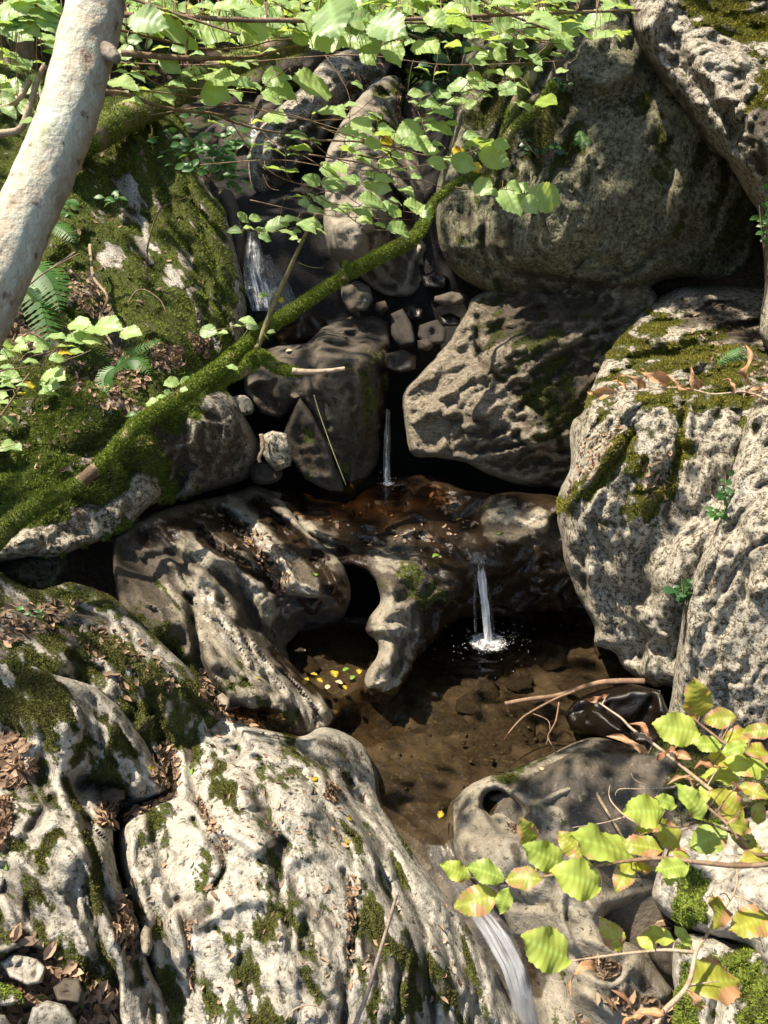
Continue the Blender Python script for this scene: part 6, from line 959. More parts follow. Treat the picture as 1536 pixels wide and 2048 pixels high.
def fern(label, fronds, dep):
    e = empty('fern', tuple(proj(fronds[0][0][0][0], fronds[0][0][0][1], dep[0])), label, 'fern', 'ferns on the rocks')
    for pts, w in fronds: frond(e, pts, dep, w, M_FERN)
fern('small fern with two arching fronds above the leaf litter of the mossy bank', [([(232, 735), (255, 720), (280, 722), (300, 748)], 26), ([(232, 735), (215, 745), (208, 765), (220, 785)], 20), ([(250, 712), (270, 700), (300, 688), (322, 680)], 14)], [4.0, 3.95])
fern('large drooping fern behind the leaning trunk', [([(50, 530), (80, 540), (105, 570), (120, 620)], 44), ([(45, 540), (70, 580), (90, 640), (100, 700)], 40), ([(90, 445), (110, 450), (130, 462), (150, 485)], 22)], [4.05, 3.95])
fern('tiny bright fern on the moss cap of the sunlit boulder', [([(1435, 728), (1455, 712), (1475, 702), (1500, 694)], 13), ([(1440, 728), (1465, 718), (1490, 712), (1510, 705)], 10)], [4.0, 3.95])
fern('small dark fern tuft on the face of the giant boulder', [([(1160, 262), (1168, 278), (1180, 290)], 10), ([(1160, 262), (1155, 280), (1150, 292)], 9), ([(1160, 262), (1165, 285), (1168, 300)], 9)], [4.45, 4.4])
def herb(label, cx, cy, rx, ry, n_, size, dep, meshes, name='herb', cat='plant', group=None, k=.45, stems=6, seed=0, lift=None):
    r = random.Random(seed + int(cx)); e = empty(name, tuple(proj(cx, cy + ry, dep)), label, cat, group)
    tips = []
    for s_ in range(stems):
        a = (cx + r.uniform(-.15, .15) * rx, cy + ry); b_ = (cx + r.uniform(-1, 1) * rx, cy + r.uniform(-1, .2) * ry); m_ = ((a[0] + b_[0]) / 2 + r.uniform(-.1, .1) * rx, (a[1] + b_[1]) / 2)
        dd = [dep, dep + r.uniform(-.1, .1), dep + r.uniform(-.2, .1)]; P = proj([a[0], m_[0], b_[0]], [a[1], m_[1], b_[1]], dd); tube('stem', P, [.002, .0015, .0008], M_TWIG, 5, 0, e, 4); tips.append((a, m_, b_, dd))
    for i in range(n_):
        a, m_, b_, dd = tips[i % stems]; t = r.uniform(.25, 1); p = (a[0] + (b_[0] - a[0]) * t + r.gauss(0, .16) * rx, a[1] + (b_[1] - a[1]) * t + r.gauss(0, .12) * ry); an = r.uniform(-.5, math.pi + .5) if r.random() < .4 else r.choice([0, math.pi]) + r.gauss(0, .4)
        L = size * r.uniform(.7, 1.25); d0 = dd[0] + (dd[2] - dd[0]) * t; B = proj(p[0], p[1], d0); Tp = proj(p[0] + math.cos(an) * L, p[1] + math.sin(an) * L * .5 + L * .15, d0 + r.uniform(-.4, .4) * L / FPX * d0)
        put_leaf(e, meshes[i % len(meshes)], B, Tp, k, .3)
    return e
herb('leafy green bush hanging beside the upper trickle', 420, 285, 90, 80, 150, 21, 5.0, SML, 'shrub', 'shrub', stems=14)
herb('thin low part of the leafy bush hanging above the main cascade', 470, 350, 50, 36, 30, 19, 5.1, SML, 'shrub', 'shrub', stems=5)
herb('slender dark leaved sapling standing in the litter at the top of the gully', 885, 130, 34, 110, 34, 30, 5.5, SMD, 'sapling', 'plant', stems=6)
herb('few toothed leaves on a stem over the bare white streak of the mossy slab', 235, 395, 32, 14, 9, 20, 4.5, SML, 'herb', 'plant', stems=2)
herb('leafy shoots beside the leaning trunk on the mossy slab', 120, 420, 50, 26, 20, 22, 4.3, SML, 'herb', 'plant', stems=4)
herb('small three leaved herb in the litter above the mossy branch', 272, 825, 16, 12, 5, 22, 3.85, SML, 'herb', 'plant', stems=2)
herb('tuft of fine cut green leaves on the mossy shoulder, upper one', 68, 1222, 24, 16, 16, 16, 3.2, SML, 'herb', 'plant', stems=4)
herb('tuft of fine cut green leaves on the mossy shoulder, lower one near the left edge', 48, 1278, 28, 16, 20, 17, 3.1, SML, 'herb', 'plant', stems=4)
herb('bright tuft of green herb in a hollow of the left white bedrock', 186, 1752, 16, 14, 18, 14, 2.55, SML, 'herb', 'plant', stems=4)
herb('tiny green seedling above the bright tuft on the left white bedrock', 152, 1712, 9, 12, 8, 11, 2.6, SML, 'herb', 'plant', stems=3)
herb('green herb sprawling between stones in the lower left corner', 90, 1992, 24, 14, 20, 16, 2.4, SML, 'herb', 'plant', stems=5)
herb('low green herb right of the white stone in the lower left corner', 150, 2016, 24, 10, 16, 16, 2.35, SML, 'herb', 'plant', stems=4)
herb('round leaved green plant growing in the diagonal crack of the sunlit boulder', 1368, 1178, 26, 26, 22, 22, 3.5, SMD, 'ivy_clump', 'plant', k=.7, stems=4)
herb('trailing dark ivy in the diagonal crack beside the grey slab', 1450, 975, 16, 34, 26, 15, 3.45, SMD, 'ivy_clump', 'plant', k=.7, stems=4)
herb('ivy shoots with pale green leaves below the trailing dark ivy', 1430, 1018, 30, 16, 14, 18, 3.45, SML, 'ivy_clump', 'plant', k=.7, stems=3)
herb('light green ivy hanging down the right edge under the high boulder', 1528, 430, 18, 70, 30, 17, 3.3, SML, 'ivy_clump', 'plant', k=.7, stems=3)
herb('dark leaves sprouting on the upper left face of the giant boulder', 1075, 290, 60, 26, 26, 13, 4.6, SMD, 'herb', 'plant', k=.5, stems=5)
herb('green sprigs under the shaded hazel at the top right', 1125, 160, 26, 22, 16, 13, 4.5, SMD, 'herb', 'plant', k=.5, stems=4)

# ---------------- woodland beyond ----------------
def scatter_leaves(name, label, boxes, n_, size, mat, seed=0):
    r = np.random.default_rng(seed); C = []
    for (x0, x1, y0, y1, h) in boxes:
        m_ = n_ // len(boxes); x = r.uniform(x0, x1, m_); y = r.uniform(y0, y1, m_); z = gz(x, y) + r.random(m_) ** 1.4 * h; kk = fbm(np.stack([x, y, z], 1), 1.6, 3, seed=seed) > -.05; C.append(np.stack([x, y, z], 1)[kk])
    return crown(name, np.concatenate(C), mat, size, None, label, seed)
M_UND = leaf_mat('undergrowth_leaf', (.05, .11, .02), (.09, .2, .02), .35, .5, veins=False)
scatter_leaves('undergrowth', 'shady green undergrowth on the slopes behind the gully', [(-7, -2.3, 7, 13, 1.1), (-7, -2.0, 9, 14, 2.0), (-3.4, 2.5, 10.5, 14, 1.4), (.2, 3, 8.5, 12, .5)], 16000, .07, M_UND, 3)
for (px, d, r, lab) in [(55, 7.5, .09, 'dark mossy trunk standing beyond the mossy slab, just inside the left edge'), (20, 9.0, .07, 'thin trunk far back at the left edge'), (330, 11.0, .12, 'shaded trunk at the head of the gully behind the hazel leaves'), (690, 12.5, .10, 'slim distant trunk above the gully')]:
    p = proj(px, 200, d); zb = float(gz(np.array([p[0]]), np.array([p[1]]))[0]); e = empty('tree', (p[0], p[1], zb), lab, 'tree', 'trees behind the gully')
    tube('trunk', [(p[0], p[1], zb - .2), (p[0] + .1, p[1], zb + 1.6), (p[0] + .25, p[1] + .1, zb + 3.6), (p[0] + .2, p[1] + .2, zb + 7)], [r * 1.3, r, r * .9, r * .5], M_LIMB, 10, .12, e, paint=mosspaint(amt=.7))
    cc = rng.normal(size=(500, 3)) * (.9, .9, .7) + (p[0] + .2, p[1] + .2, zb + 6.8); crown('crown', cc, M_CROWN, .11, e)

# ---------------- fallen leaves ----------------
M_LIT = tuft_mat('leaf_litter', (.09, .05, .028), (.40, .27, .17), .15)
def litter(label, polys, n_, size=.026, up=.004, flat=False, mat=None, name='leaf_litter'):
    V, F = [], []
    for poly in polys:
        poly = np.array(poly, float); lo, hi = poly.min(0), poly.max(0); got = 0; m_ = int(n_ / len(polys))
        Q = rng.uniform(lo, hi, (m_ * 4, 2)); Q = Q[inside(Q, poly)][:m_]
        for q in Q:
            P, nr_ = cast(q[0], q[1])
            if P is None: continue
            if nr_[2] < .12 and not flat: continue
            nn = Vector(nr_) + Vector(rng.normal(size=3) * .38); nn.normalize(); X = nn.orthogonal().normalized(); a = rng.random() * 6.28; X = Matrix.Rotation(a, 3, nn) @ X; Yv = nn.cross(X); s_ = size * rng.uniform(.35, 1.35); P = Vector(P) + nn * up * rng.uniform(.3, 2)
            c_ = rng.uniform(-.1, .7); b0 = len(V)
            for (u_, v_, w_) in ((-1, 0, .1), (-.35, .5, c_), (.35, .48, c_ * .8), (1, 0, .25), (.35, -.48, c_), (-.35, -.5, c_ * .6), (0, 0, -.06)): V.append(tuple(P + X * u_ * s_ + Yv * v_ * s_ * .85 + nn * w_ * s_))
            F += [(b0, b0 + 6, b0 + 1), (b0 + 1, b0 + 6, b0 + 2), (b0 + 2, b0 + 6, b0 + 3), (b0 + 3, b0 + 6, b0 + 4), (b0 + 4, b0 + 6, b0 + 5), (b0 + 5, b0 + 6, b0)]
    if V: tag(mesh_from(name, np.array(V), np.array(F), mat or M_LIT, smooth=False), label, kind='stuff')
litter('brown beech leaves packed in the cracks of the white bedrock', [[(300, 1500), (345, 1480), (365, 1560), (345, 1600), (300, 1560)], [(230, 1600), (330, 1560), (340, 1600), (240, 1650)], [(220, 1800), (265, 1780), (290, 1900), (250, 1920), (225, 1860)], [(200, 1590), (230, 1590), (240, 1660), (190, 1650)]], 950, .020)
litter('brown leaves covering the ground at the left edge', [[(0, 1440), (60, 1490), (75, 1540), (30, 1580), (0, 1570)], [(0, 1900), (240, 1980), (230, 2048), (0, 2048)], [(0, 1855), (110, 1880), (200, 1990), (230, 2048), (0, 2048)], [(0, 1600), (20, 1600), (10, 1680), (0, 1700)]], 700, .022)
litter('dry leaves sprinkled over the mossy shoulder', [[(0, 1215), (160, 1200), (120, 1260), (0, 1300)], [(100, 1230), (250, 1250), (400, 1400), (250, 1400)], [(400, 1330), (440, 1400), (470, 1430), (430, 1440), (395, 1390)]], 480, .017)
litter('scattered leaf scraps in the creases of the white bedrock hump', [[(380, 1600), (400, 1590), (460, 1690), (440, 1740), (430, 1680)], [(690, 1750), (715, 1750), (710, 1920), (690, 1920)], [(370, 1840), (385, 1840), (392, 1980), (375, 1980)], [(400, 1450), (760, 1500), (760, 1700), (420, 1700)], [(260, 1700), (900, 1800), (960, 2040), (300, 2040)], [(655, 1560), (680, 1580), (670, 1610), (650, 1600)]], 700, .013)
litter('rust brown leaf litter with dead fern on the mossy slab', [[(100, 545), (160, 540), (230, 600), (200, 640), (110, 590)], [(300, 690), (365, 695), (370, 735), (300, 740)], [(120, 710), (200, 740), (330, 860), (260, 850), (150, 790)], [(230, 690), (300, 760), (270, 790), (220, 740)], [(380, 670), (420, 680), (410, 720), (385, 700)], [(60, 200), (400, 250), (440, 700), (60, 700)], [(0, 620), (100, 640), (90, 700), (0, 690)]], 1300, .020)
litter('brown leaf scraps on the dark moss of the overhanging bank', [[(0, 800), (300, 800), (420, 900), (250, 960), (0, 960)]], 220, .018)
litter('red brown leaf drift filling the head of the gully', [[(730, 60), (900, 60), (900, 180), (800, 160), (730, 130)], [(700, 150), (740, 160), (700, 220), (670, 240)], [(795, 160), (815, 160), (810, 300), (790, 250)], [(560, 60), (700, 60), (680, 110), (560, 110)]], 1500, .035)
litter('dry leaves caught on the moss cap of the sunlit boulder', [[(1340, 590), (1536, 600), (1536, 760), (1440, 740), (1380, 680)], [(1170, 880), (1250, 850), (1240, 930), (1120, 1010)], [(1290, 930), (1340, 900), (1330, 1000), (1290, 1010)]], 420, .016)
litter('wet orange and brown leaves lying on the ledge', [[(480, 1040), (560, 1080), (590, 1180), (540, 1160), (470, 1080)], [(640, 1020), (960, 1040), (940, 1120), (700, 1100)], [(860, 990), (910, 990), (900, 1030), (870, 1020)], [(540, 1120), (580, 1150), (570, 1190), (540, 1180)], [(380, 1020), (480, 1040), (560, 1160), (460, 1120)]], 330, .020, flat=True)
litter('dark red leaves soaking in the puddle at the foot of the ridged rock', [[(435, 1405), (560, 1430), (590, 1465), (520, 1460), (450, 1440)]], 260, .018, flat=True)
litter('brown leaves heaped at the lower right between the boulders', [[(1150, 2000), (1310, 1990), (1400, 2048), (1150, 2048)], [(1290, 1830), (1340, 1850), (1320, 1880)], [(1180, 1900), (1230, 1930), (1210, 1960)]], 420, .024)
litter('few brown leaves in the pothole', [[(1010, 1645), (1035, 1650), (1038, 1668), (1015, 1662)]], 26, .012)
SMALLPOOL = [(x, y, L, m_, lab, .058) for x, y, L, m_, lab in [(668, 1348, 24, 0, 'largest yellow leaf floating on the small pool'), (640, 1362, 16, 0, 'yellow leaf floating left of the largest one on the small pool'), (692, 1340, 15, 1, 'yellow green leaf floating near the fin on the small pool'), (718, 1344, 17, 0, 'yellow leaf floating against the fin'), (705, 1356, 15, 1, 'green leaf floating at the front of the small pool by the fin'), (655, 1375, 16, 2, 'tan leaf floating at the front of the small pool'), (628, 1350, 14, 0, 'yellow leaf at the left shore of the small pool'), (678, 1366, 16, 2, 'brownish leaf floating amid the yellow ones on the small pool'), (612, 1360, 13, 0, 'small yellow leaf touching the long pale ridge at the small pool'), (690, 1376, 14, 0, 'yellow leaf at the outlet of the small pool'), (600, 1302, 20, 2, 'dark curled leaf at the back of the small pool')]]
FL = [leaf_mesh('fallen_leaf_%d' % i, bep, m_, 10, 2, .15, .3, .03, .02, 6, .01, 5, 80 + i) for i, m_ in enumerate([M_HAZY, leaf_mat('fallen_green_leaf', (.14, .26, .04), (.2, .3, .03), .2, .4), leaf_mat('fallen_pale_leaf', (.42, .33, .2), (.3, .2, .1), .15, .5)])]
for px, py, L, m_, lab, z_ in SMALLPOOL + [(302, 1541, 22, 0, 'yellow leaf on brown litter in the crack of the white bedrock', None), (385, 1543, 18, 1, 'yellow green leaf on white rock right of the leaf filled crack', None), (629, 1560, 17, 0, 'yellow leaf near the top of the broad white hump', None), (698, 1638, 18, 0, 'yellow leaf on the moss patch of the broad white hump', None), (697, 1681, 16, 0, 'pale yellow leaf just below the moss patch of the hump', None), (14, 1730, 18, 1, 'yellow green leaf at the left edge on pale bedrock', None), (107, 2040, 22, 0, 'yellow leaf on the white stone at the bottom left', None), (881, 1630, 20, 0, 'orange yellow leaf on the rim at the head of the chute', .03), (1186, 1468, 20, 0, 'thin yellow leaf between the black boulder and the pothole rock', None), (871, 1112, 16, 1, 'green leaf on the wet brown ledge', None), (918, 1040, 14, 0, 'pale yellow leaf on the wet ledge under the layered boulder', None), (1000, 1068, 14, 1, 'yellow green leaf right of the lip of the fall', None), (975, 1014, 12, 1, 'small green leaf at the back of the ledge', None), (502, 1087, 14, 0, 'yellow leaf in the wet groove of the ridged rock', None), (482, 1071, 13, 2, 'pale leaf in the wet groove of the ridged rock', None), (630, 1150, 16, 1, 'bright green leaf on the dark wet rock above the small pool', None), (745, 1315, 14, 1, 'green leaf stuck to the left side of the pale fin', None), (516, 1358, 10, 0, 'tiny yellow leaf on the long pale ridge', None), (590, 790, 16, 2, 'pale leaf on top of the pointed wedge of stone', None), (578, 702, 12, 2, 'dry leaf on the smooth dark lump', None), (590, 665, 12, 1, 'green leaf on the glossy rounded boulder', None), (600, 628, 20, 0, 'orange leaf on top of the glossy rounded boulder', None), (1083, 1540, 12, 2, 'dry leaf on the stained top of the pothole rock', None), (1060, 1618, 16, 2, 'tan leaf near the pothole', None)]:
    P, nr_ = cast(px, py)
    if z_ is not None: P = proj(*Z(px, py, z_)); nr_ = np.array((0, 0, 1.))
    nn = Vector(nr_); X = Vector((math.cos(px), math.sin(px), 0)); X -= nn * X.dot(nn); X.normalize(); s_ = L / FPX * to_px(P)[2] * 1.15; B = Vector(P) + nn * .006
    o = bpy.data.objects.new('fallen_leaf', FL[m_]); COL.objects.link(o); Yv = nn.cross(X); B -= X * s_ / 2
    o.matrix_world = Matrix(((X.x * s_, Yv.x * s_, nn.x * s_, B.x), (X.y * s_, Yv.y * s_, nn.y * s_, B.y), (X.z * s_, Yv.z * s_, nn.z * s_, B.z), (0, 0, 0, 1))); tag(o, lab, 'leaf', 'single fallen leaves')
# ---------------- water ----------------
def water_mat(name, tint, ripple=.004, rs=14, stretch=(1, 1, 1), rough=.03):
    m, nt, n, l, b = nodes(name); N = NB(nt); co = N.co(stretch); n.remove(b)
    t = n.new('ShaderNodeBsdfTransparent'); t.inputs[0].default_value = (*tint, 1); g = n.new('ShaderNodeBsdfGlossy'); g.inputs['Roughness'].default_value = rough
    fr = n.new('ShaderNodeFresnel'); fr.inputs[0].default_value = 1.33; h = N.noise(co, rs, 3, .5); nb = N.bump(h, ripple); l.new(nb, g.inputs['Normal']); l.new(nb, fr.inputs['Normal'])
    mx = n.new('ShaderNodeMixShader'); l.new(fr.outputs[0], mx.inputs[0]); l.new(t.outputs[0], mx.inputs[1]); l.new(g.outputs[0], mx.inputs[2]); l.new(mx.outputs[0], n['Material Output'].inputs[0]); return m
M_POOL = water_mat('pool_water', (.60, .54, .44)); M_FILM = water_mat('flowing_film', (.75, .6, .45), .006, 22, (1, .35, 1), .06)
def sheet_poly(name, pts, z, mat, label):
    P = proj(*zip(*[Z(x, y, z) for x, y in pts])); import bmesh as _b
    bm = _b.new(); f = bm.faces.new([bm.verts.new(p) for p in P]); bm.normal_update()
    if f.normal.z < 0: f.normal_flip()
    me = bpy.data.meshes.new(name); bm.to_mesh(me); bm.free(); me.materials.append(mat); o = bpy.data.objects.new(name, me); COL.objects.link(o); return tag(o, label, kind='structure')
PP = proj(*zip(*[Z(x, y, 0) for x, y in [(655, 1425), (690, 1390), (780, 1340), (900, 1225), (1250, 1200), (1420, 1330), (1420, 1500), (1100, 1590), (925, 1660), (885, 1690), (845, 1690), (780, 1640), (700, 1540), (640, 1470)]]))[:, :2]
SPL = proj(*Z(975, 1288, 0)); wx, wy = np.meshgrid(np.arange(-.7, 2.0, .012), np.arange(2.3, 4.5, .012)); wr = np.hypot(wx - SPL[0], wy - SPL[1])
Wp = np.stack([wx, wy, wx * 0], -1).reshape(-1, 3)
wz = .007 * np.sin(wr * 75) * np.exp(-wr * 3.2) + (.009 * fbm(Wp * (1, .5, 1), 8, 3) * 1.0).reshape(wx.shape)
I = np.arange(wx.size).reshape(wx.shape); wq = np.stack([I[:-1, :-1], I[:-1, 1:], I[1:, 1:], I[1:, :-1]], -1).reshape(-1, 4); wq = wq[inside(Wp[wq].mean(1)[:, :2], PP)]
us_, inv_ = np.unique(wq, return_inverse=True); tag(mesh_from('water', np.stack([wx, wy, wz], -1).reshape(-1, 3)[us_], inv_.reshape(wq.shape), M_POOL), 'clear brown water of the main pool', kind='structure')
sheet_poly('water', [(560, 1300), (600, 1262), (680, 1245), (760, 1250), (780, 1330), (760, 1400), (700, 1425), (640, 1415), (590, 1370)], .055, M_POOL, 'clear water of the small pool behind the fin')
sheet_poly('water', [(600, 985), (700, 960), (780, 950), (900, 965), (890, 1010), (780, 1030), (640, 1040), (560, 1020)], .525, M_FILM, 'shallow water above the ledge')
sheet_poly('water', [(425, 1395), (560, 1420), (600, 1470), (520, 1490), (440, 1450)], .235, M_POOL, 'dark puddle full of red leaves')
def fall_mat(name, lo=.45, hi=.75, us=14, vs=1.3, white=.85, maxa=.9, gl=.10):
    m, nt, n, l, b = nodes(name); N = NB(nt); tc = n.new('ShaderNodeTexCoord'); mp = n.new('ShaderNodeMapping'); l.new(tc.outputs['UV'], mp.inputs[0]); mp.inputs['Scale'].default_value = (us, vs, 1)
    h = N.noise(mp.outputs[0], 1.0, 5, .6); mp2 = n.new('ShaderNodeMapping'); l.new(tc.outputs['UV'], mp2.inputs[0]); mp2.inputs['Scale'].default_value = (us * 3, vs * 4, 1); h2 = N.noise(mp2.outputs[0], 1.0, 4, .6)
    at = n.new('ShaderNodeAttribute'); at.attribute_name = 'paint'; sep = n.new('ShaderNodeSeparateColor'); l.new(at.outputs['Color'], sep.inputs[0])
    v = N.math('ADD', N.math('MULTIPLY', h, .65), N.math('MULTIPLY', h2, .35)); v = N.math('ADD', v, N.math('MULTIPLY', N.math('SUBTRACT', sep.outputs[0], .5), .5))
    a = N.math('MULTIPLY', N.step(v, lo, hi), maxa); b.inputs['Base Color'].default_value = (white, white, white * 1.0, 1); b.inputs['Roughness'].default_value = .25
    l.new(N.bump(v, .01), b.inputs['Normal']); t = n.new('ShaderNodeBsdfTransparent'); t.inputs[0].default_value = (.93, .93, .93, 1); g = n.new('ShaderNodeBsdfGlossy'); g.inputs['Roughness'].default_value = .08; l.new(N.bump(v, .02), g.inputs['Normal'])
    m0 = n.new('ShaderNodeMixShader'); m0.inputs[0].default_value = gl; l.new(t.outputs[0], m0.inputs[1]); l.new(g.outputs[0], m0.inputs[2])
    m1 = n.new('ShaderNodeMixShader'); l.new(a, m1.inputs[0]); l.new(m0.outputs[0], m1.inputs[1]); l.new(b.outputs[0], m1.inputs[2]); l.new(m1.outputs[0], n['Material Output'].inputs[0]); return m
M_FALL = fall_mat('falling_water', .48, .70, 5, 3.0, .85, .8); M_FALLS = fall_mat('thin_falling_water', .5, .72, 4, 4, .7, .5); M_SLIDE = fall_mat('sliding_water', .53, .80, 9, 2.4, .7, .62); M_FOAM = fall_mat('foam', .47, .80, 14, 14, .85, .8, 0)
def ribbon(name, rows, mat, parent, nu=14, nv=40, bulge=.02, fade=True, seed=0, wob=.010):
    """rows of (x_left, x_right, y, depth_left, depth_right, density)"""
    R = np.array(rows, float); t = np.linspace(0, len(R) - 1, nv); C = np.stack([np.interp(t, np.arange(len(R)), R[:, k]) for k in range(6)], 1)
    u = np.linspace(0, 1, nu); X = C[:, 0:1] + (C[:, 1:2] - C[:, 0:1]) * u; Yy = C[:, 2:3] + 0 * u; D = C[:, 3:4] + (C[:, 4:5] - C[:, 3:4]) * u - bulge * np.sin(np.pi * u)
    V = proj(X.ravel(), Yy.ravel(), D.ravel()); V += (fbm(V * (1, 1, .3), 40, 2, seed=seed) * wob)[:, None] * (0, -1, .3)
    I = np.arange(nu * nv).reshape(nv, nu); F = np.stack([I[:-1, :-1], I[1:, :-1], I[1:, 1:], I[:-1, 1:]], -1).reshape(-1, 4)
    p = np.zeros((nv * nu, 4)); edge = np.clip(np.sin(np.pi * u) * 1.6, 0, 1)[None] if fade else np.ones((1, nu)); end = np.clip(np.minimum(np.linspace(0, 6, nv), np.linspace(8, .6, nv)), 0, 1)[:, None]
    p[:, 0] = (C[:, 5:6] * edge * (.4 + .6 * end)).ravel()
    o = mesh_from(name, V, F, mat, paint=p, parent=parent); uv = o.data.uv_layers.new(name='UVMap'); li = np.zeros(len(o.data.loops), np.int32); o.data.loops.foreach_get('vertex_index', li)
    Lm = np.repeat(np.arange(nv) / nv, nu); Um = np.tile(u, nv) * (np.ptp(C[:, 1] - C[:, 0]) * 0 + 1); uv.data.foreach_set('uv', np.stack([Um[li], Lm[li]], 1).astype(np.float32).ravel()); return o
def ypl(x, y, Yv): return Y(x, y, Yv)[2]
def fall(label, ribs, mat=None, base=None, name='waterfall', strands=()):
    e = empty(name, tuple(proj(*base)), label, 'waterfall')
    for i, (rows, m_) in enumerate(ribs): ribbon('water_sheet', rows, m_ or M_FALL, e, seed=i * 7)
    for (pts, dep, r) in strands: tube('water_strand', proj([p[0] for p in pts], [p[1] for p in pts], dep), np.array(r) * np.ones(len(pts)), M_STR, 6, .35, e, 8)
    return e
M_STR = fall_mat('water_strand', .25, .7, 4, 6, .9, .8)
mf = []
yy = [1126, 1160, 1200, 1240, 1280]
mf.append(([(948, 972, 1124, 4.33, 4.33, .75), (952, 976, 1160, ypl(0, 1160, 3.94), ypl(0, 1160, 3.94), .9), (958, 980, 1200, ypl(0, 1200, 3.91), ypl(0, 1200, 3.91), .95), (962, 984, 1240, ypl(0, 1240, 3.88), ypl(0, 1240, 3.88), .95), (966, 988, 1286, ypl(0, 1286, 3.86), ypl(0, 1286, 3.86), 1)], None))
mf.append(([(944, 956, 1150, 4.36, 4.36, .5), (944, 954, 1200, 4.42, 4.42, .6), (946, 956, 1270, 4.5, 4.5, .6)], M_FALLS))
mf.append(([(975, 982, 1190, 4.4, 4.4, .3), (980, 988, 1230, 4.44, 4.44, .5), (986, 994, 1275, 4.48, 4.48, .5)], M_FALLS))
mf.append(([(885, 935, 1062, 4.52, 4.56, .28), (905, 955, 1085, 4.42, 4.46, .5), (925, 972, 1105, 4.35, 4.38, .62), (944, 976, 1128, 4.31, 4.33, .7)], M_SLIDE))
fall('slender white waterfall dropping from the brown ledge into the main pool', mf, base=Z(975, 1288, 0), strands=[([(956, 1130), (963, 1180), (969, 1230), (974, 1285)], [4.31, 4.34, 4.38, 4.43], [.004, .006, .007, .009]), ([(966, 1130), (970, 1180), (975, 1230), (980, 1285)], [4.30, 4.33, 4.37, 4.42], [.003, .004, .005, .006]), ([(950, 1135), (950, 1190), (950, 1268)], [4.33, 4.38, 4.47], [.002, .0025, .003])])
fall('thin white trickle falling beside the big dark block', [([(771, 780, 820, 5.05, 5.05, .4), (768, 781, 870, 5.08, 5.08, .6), (767, 782, 920, 5.10, 5.10, .6), (764, 784, 970, 5.12, 5.12, .8)], M_FALLS)], base=(774, 970, 5.12), strands=[([(774, 818), (772, 870), (774, 920), (776, 968)], [5.03, 5.06, 5.09, 5.1], [.002, .003, .004, .005]), ([(770, 850), (768, 910), (768, 960)], [5.05, 5.08, 5.1], [.002, .002, .003])])
fall('wide veil of white water in the dark hollow right of the mossy slab', [([(496, 514, 462, 5.70, 5.70, .6), (490, 524, 500, 5.66, 5.68, .62), (486, 538, 540, 5.62, 5.66, .6), (490, 556, 580, 5.58, 5.62, .58), (505, 560, 622, 5.55, 5.6, .6)], fall_mat('veil', .47, .72, 6, 2.4, .8, .8)), ([(524, 540, 510, 5.8, 5.8, .2), (540, 580, 570, 5.75, 5.75, .35), (545, 600, 620, 5.7, 5.7, .35)], M_FALLS)], base=(525, 620, 5.6))
fall('small cascade glinting far up the gully behind the bare twigs', [([(500, 515, 226, 7.5, 7.5, .5), (496, 520, 260, 7.4, 7.4, .6), (495, 518, 295, 7.3, 7.3, .5)], M_FALLS)], base=(507, 295, 7.3), name='cascade')
def zc(px, py, z): return Z(px, py, z)[2]
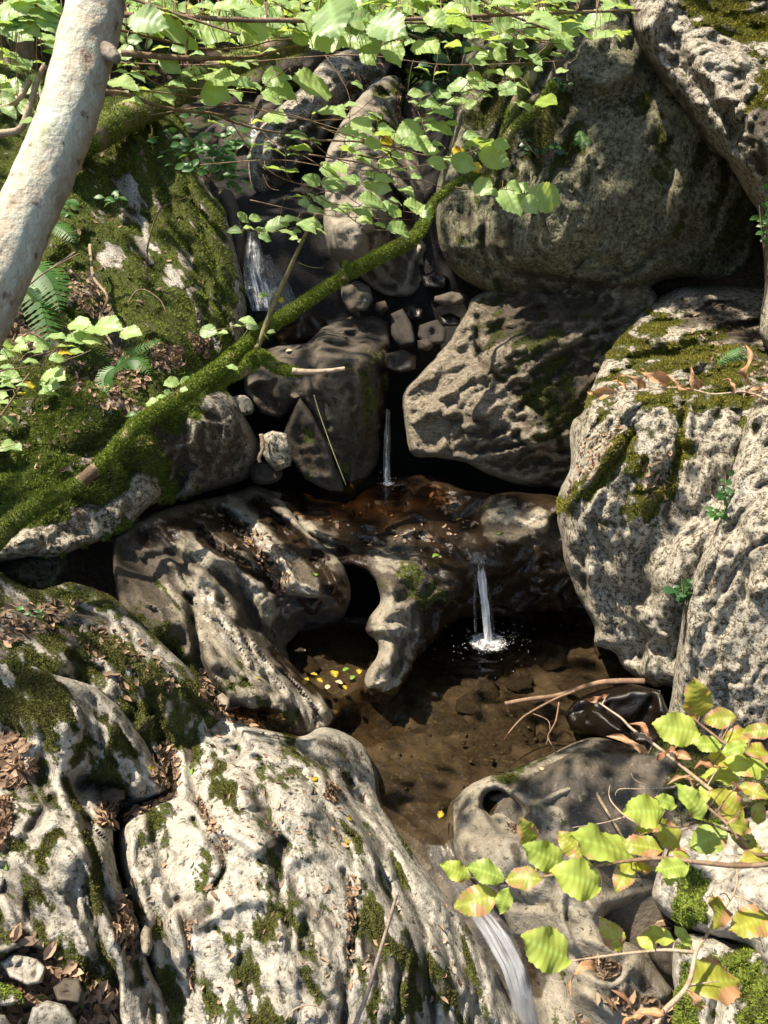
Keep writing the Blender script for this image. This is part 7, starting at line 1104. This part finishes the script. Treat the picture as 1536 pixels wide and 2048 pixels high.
fall('fast clear chute sliding out of the pool and over the lower edge', [([(840, 905, 1640, zc(0, 1640, .0), zc(0, 1640, .0), .2), (850, 905, 1690, zc(0, 1690, -.02), zc(0, 1690, -.02), .5), (868, 922, 1740, zc(0, 1740, -.06), zc(0, 1740, -.06), .5), (905, 975, 1800, zc(0, 1800, -.12), zc(0, 1800, -.12), .6), (950, 1035, 1870, zc(0, 1870, -.20), zc(0, 1870, -.2), .9), (990, 1062, 1935, zc(0, 1935, -.30), zc(0, 1935, -.3), 1.0), (1010, 1074, 1990, zc(0, 1990, -.42), zc(0, 1990, -.42), 1.15), (1020, 1098, 2060, zc(0, 2060, -.60), zc(0, 2060, -.60), 1.2), (1030, 1115, 2120, zc(0, 2120, -.8), zc(0, 2120, -.8), .6)], M_SLIDE)], base=Z(1050, 2048, -.6), name='chute')
# splash: foam and droplets
def foam(label, px, py, z, rx, n_):
    p = proj(*Z(px, py, z)); e = empty('splash', tuple(p), label, 'splash'); nr_, na = 16, 48; rr, aa = np.meshgrid(np.linspace(0, 1, nr_), np.linspace(0, 2 * np.pi, na, endpoint=False), indexing='ij')
    X = p[0] + rx * rr * np.cos(aa); Yv = p[1] + rx * rr * np.sin(aa); Pn = np.stack([X, Yv, 0 * X], -1).reshape(-1, 3); h = fbm(Pn, 30, 3, ridged=True).reshape(X.shape)
    V = np.stack([X, Yv, z + .004 + .018 * (1 - rr) * np.clip(h + .5, 0, 1.5)], -1).reshape(-1, 3); I = np.arange(nr_ * na).reshape(nr_, na); J = np.roll(I, -1, 1); F = np.stack([I[:-1], I[1:], J[1:], J[:-1]], -1).reshape(-1, 4)
    pt = np.zeros((len(V), 4)); pt[:, 0] = np.clip(1.15 - rr.ravel() * 1.35 + .12 * np.cos(rr.ravel() * 16), 0, 1); o = mesh_from('foam', V, F, M_FOAM, paint=pt, parent=e); uv = o.data.uv_layers.new(name='UVMap'); li = np.zeros(len(o.data.loops), np.int32); o.data.loops.foreach_get('vertex_index', li)
    uv.data.foreach_set('uv', ((V[li, :2] - p[:2]) * 2.2).astype(np.float32).ravel())
    a = rng.random(n_) * 6.28; r = np.abs(rng.normal(0, .5, n_)) * rx * 1.25; Pd = np.stack([p[0] + r * np.cos(a), p[1] + r * np.sin(a), z + .004 + np.abs(rng.normal(0, .02, n_))], 1); scatter_ico('droplets', Pd, rng.uniform(.0006, .0022, n_), M_DROP, 1, e)
m, nt, n, l, b = nodes('droplet'); b.inputs['Base Color'].default_value = (.8, .82, .82, 1); b.inputs['Roughness'].default_value = .1; M_DROP = m
foam('white splash ring where the waterfall hits the main pool', 975, 1288, .0, .20, 260)
foam('small splash at the foot of the thin trickle', 776, 972, .53, .07, 90)
# ripples round the splash
P0_ = proj(*Z(975, 1288, 0))
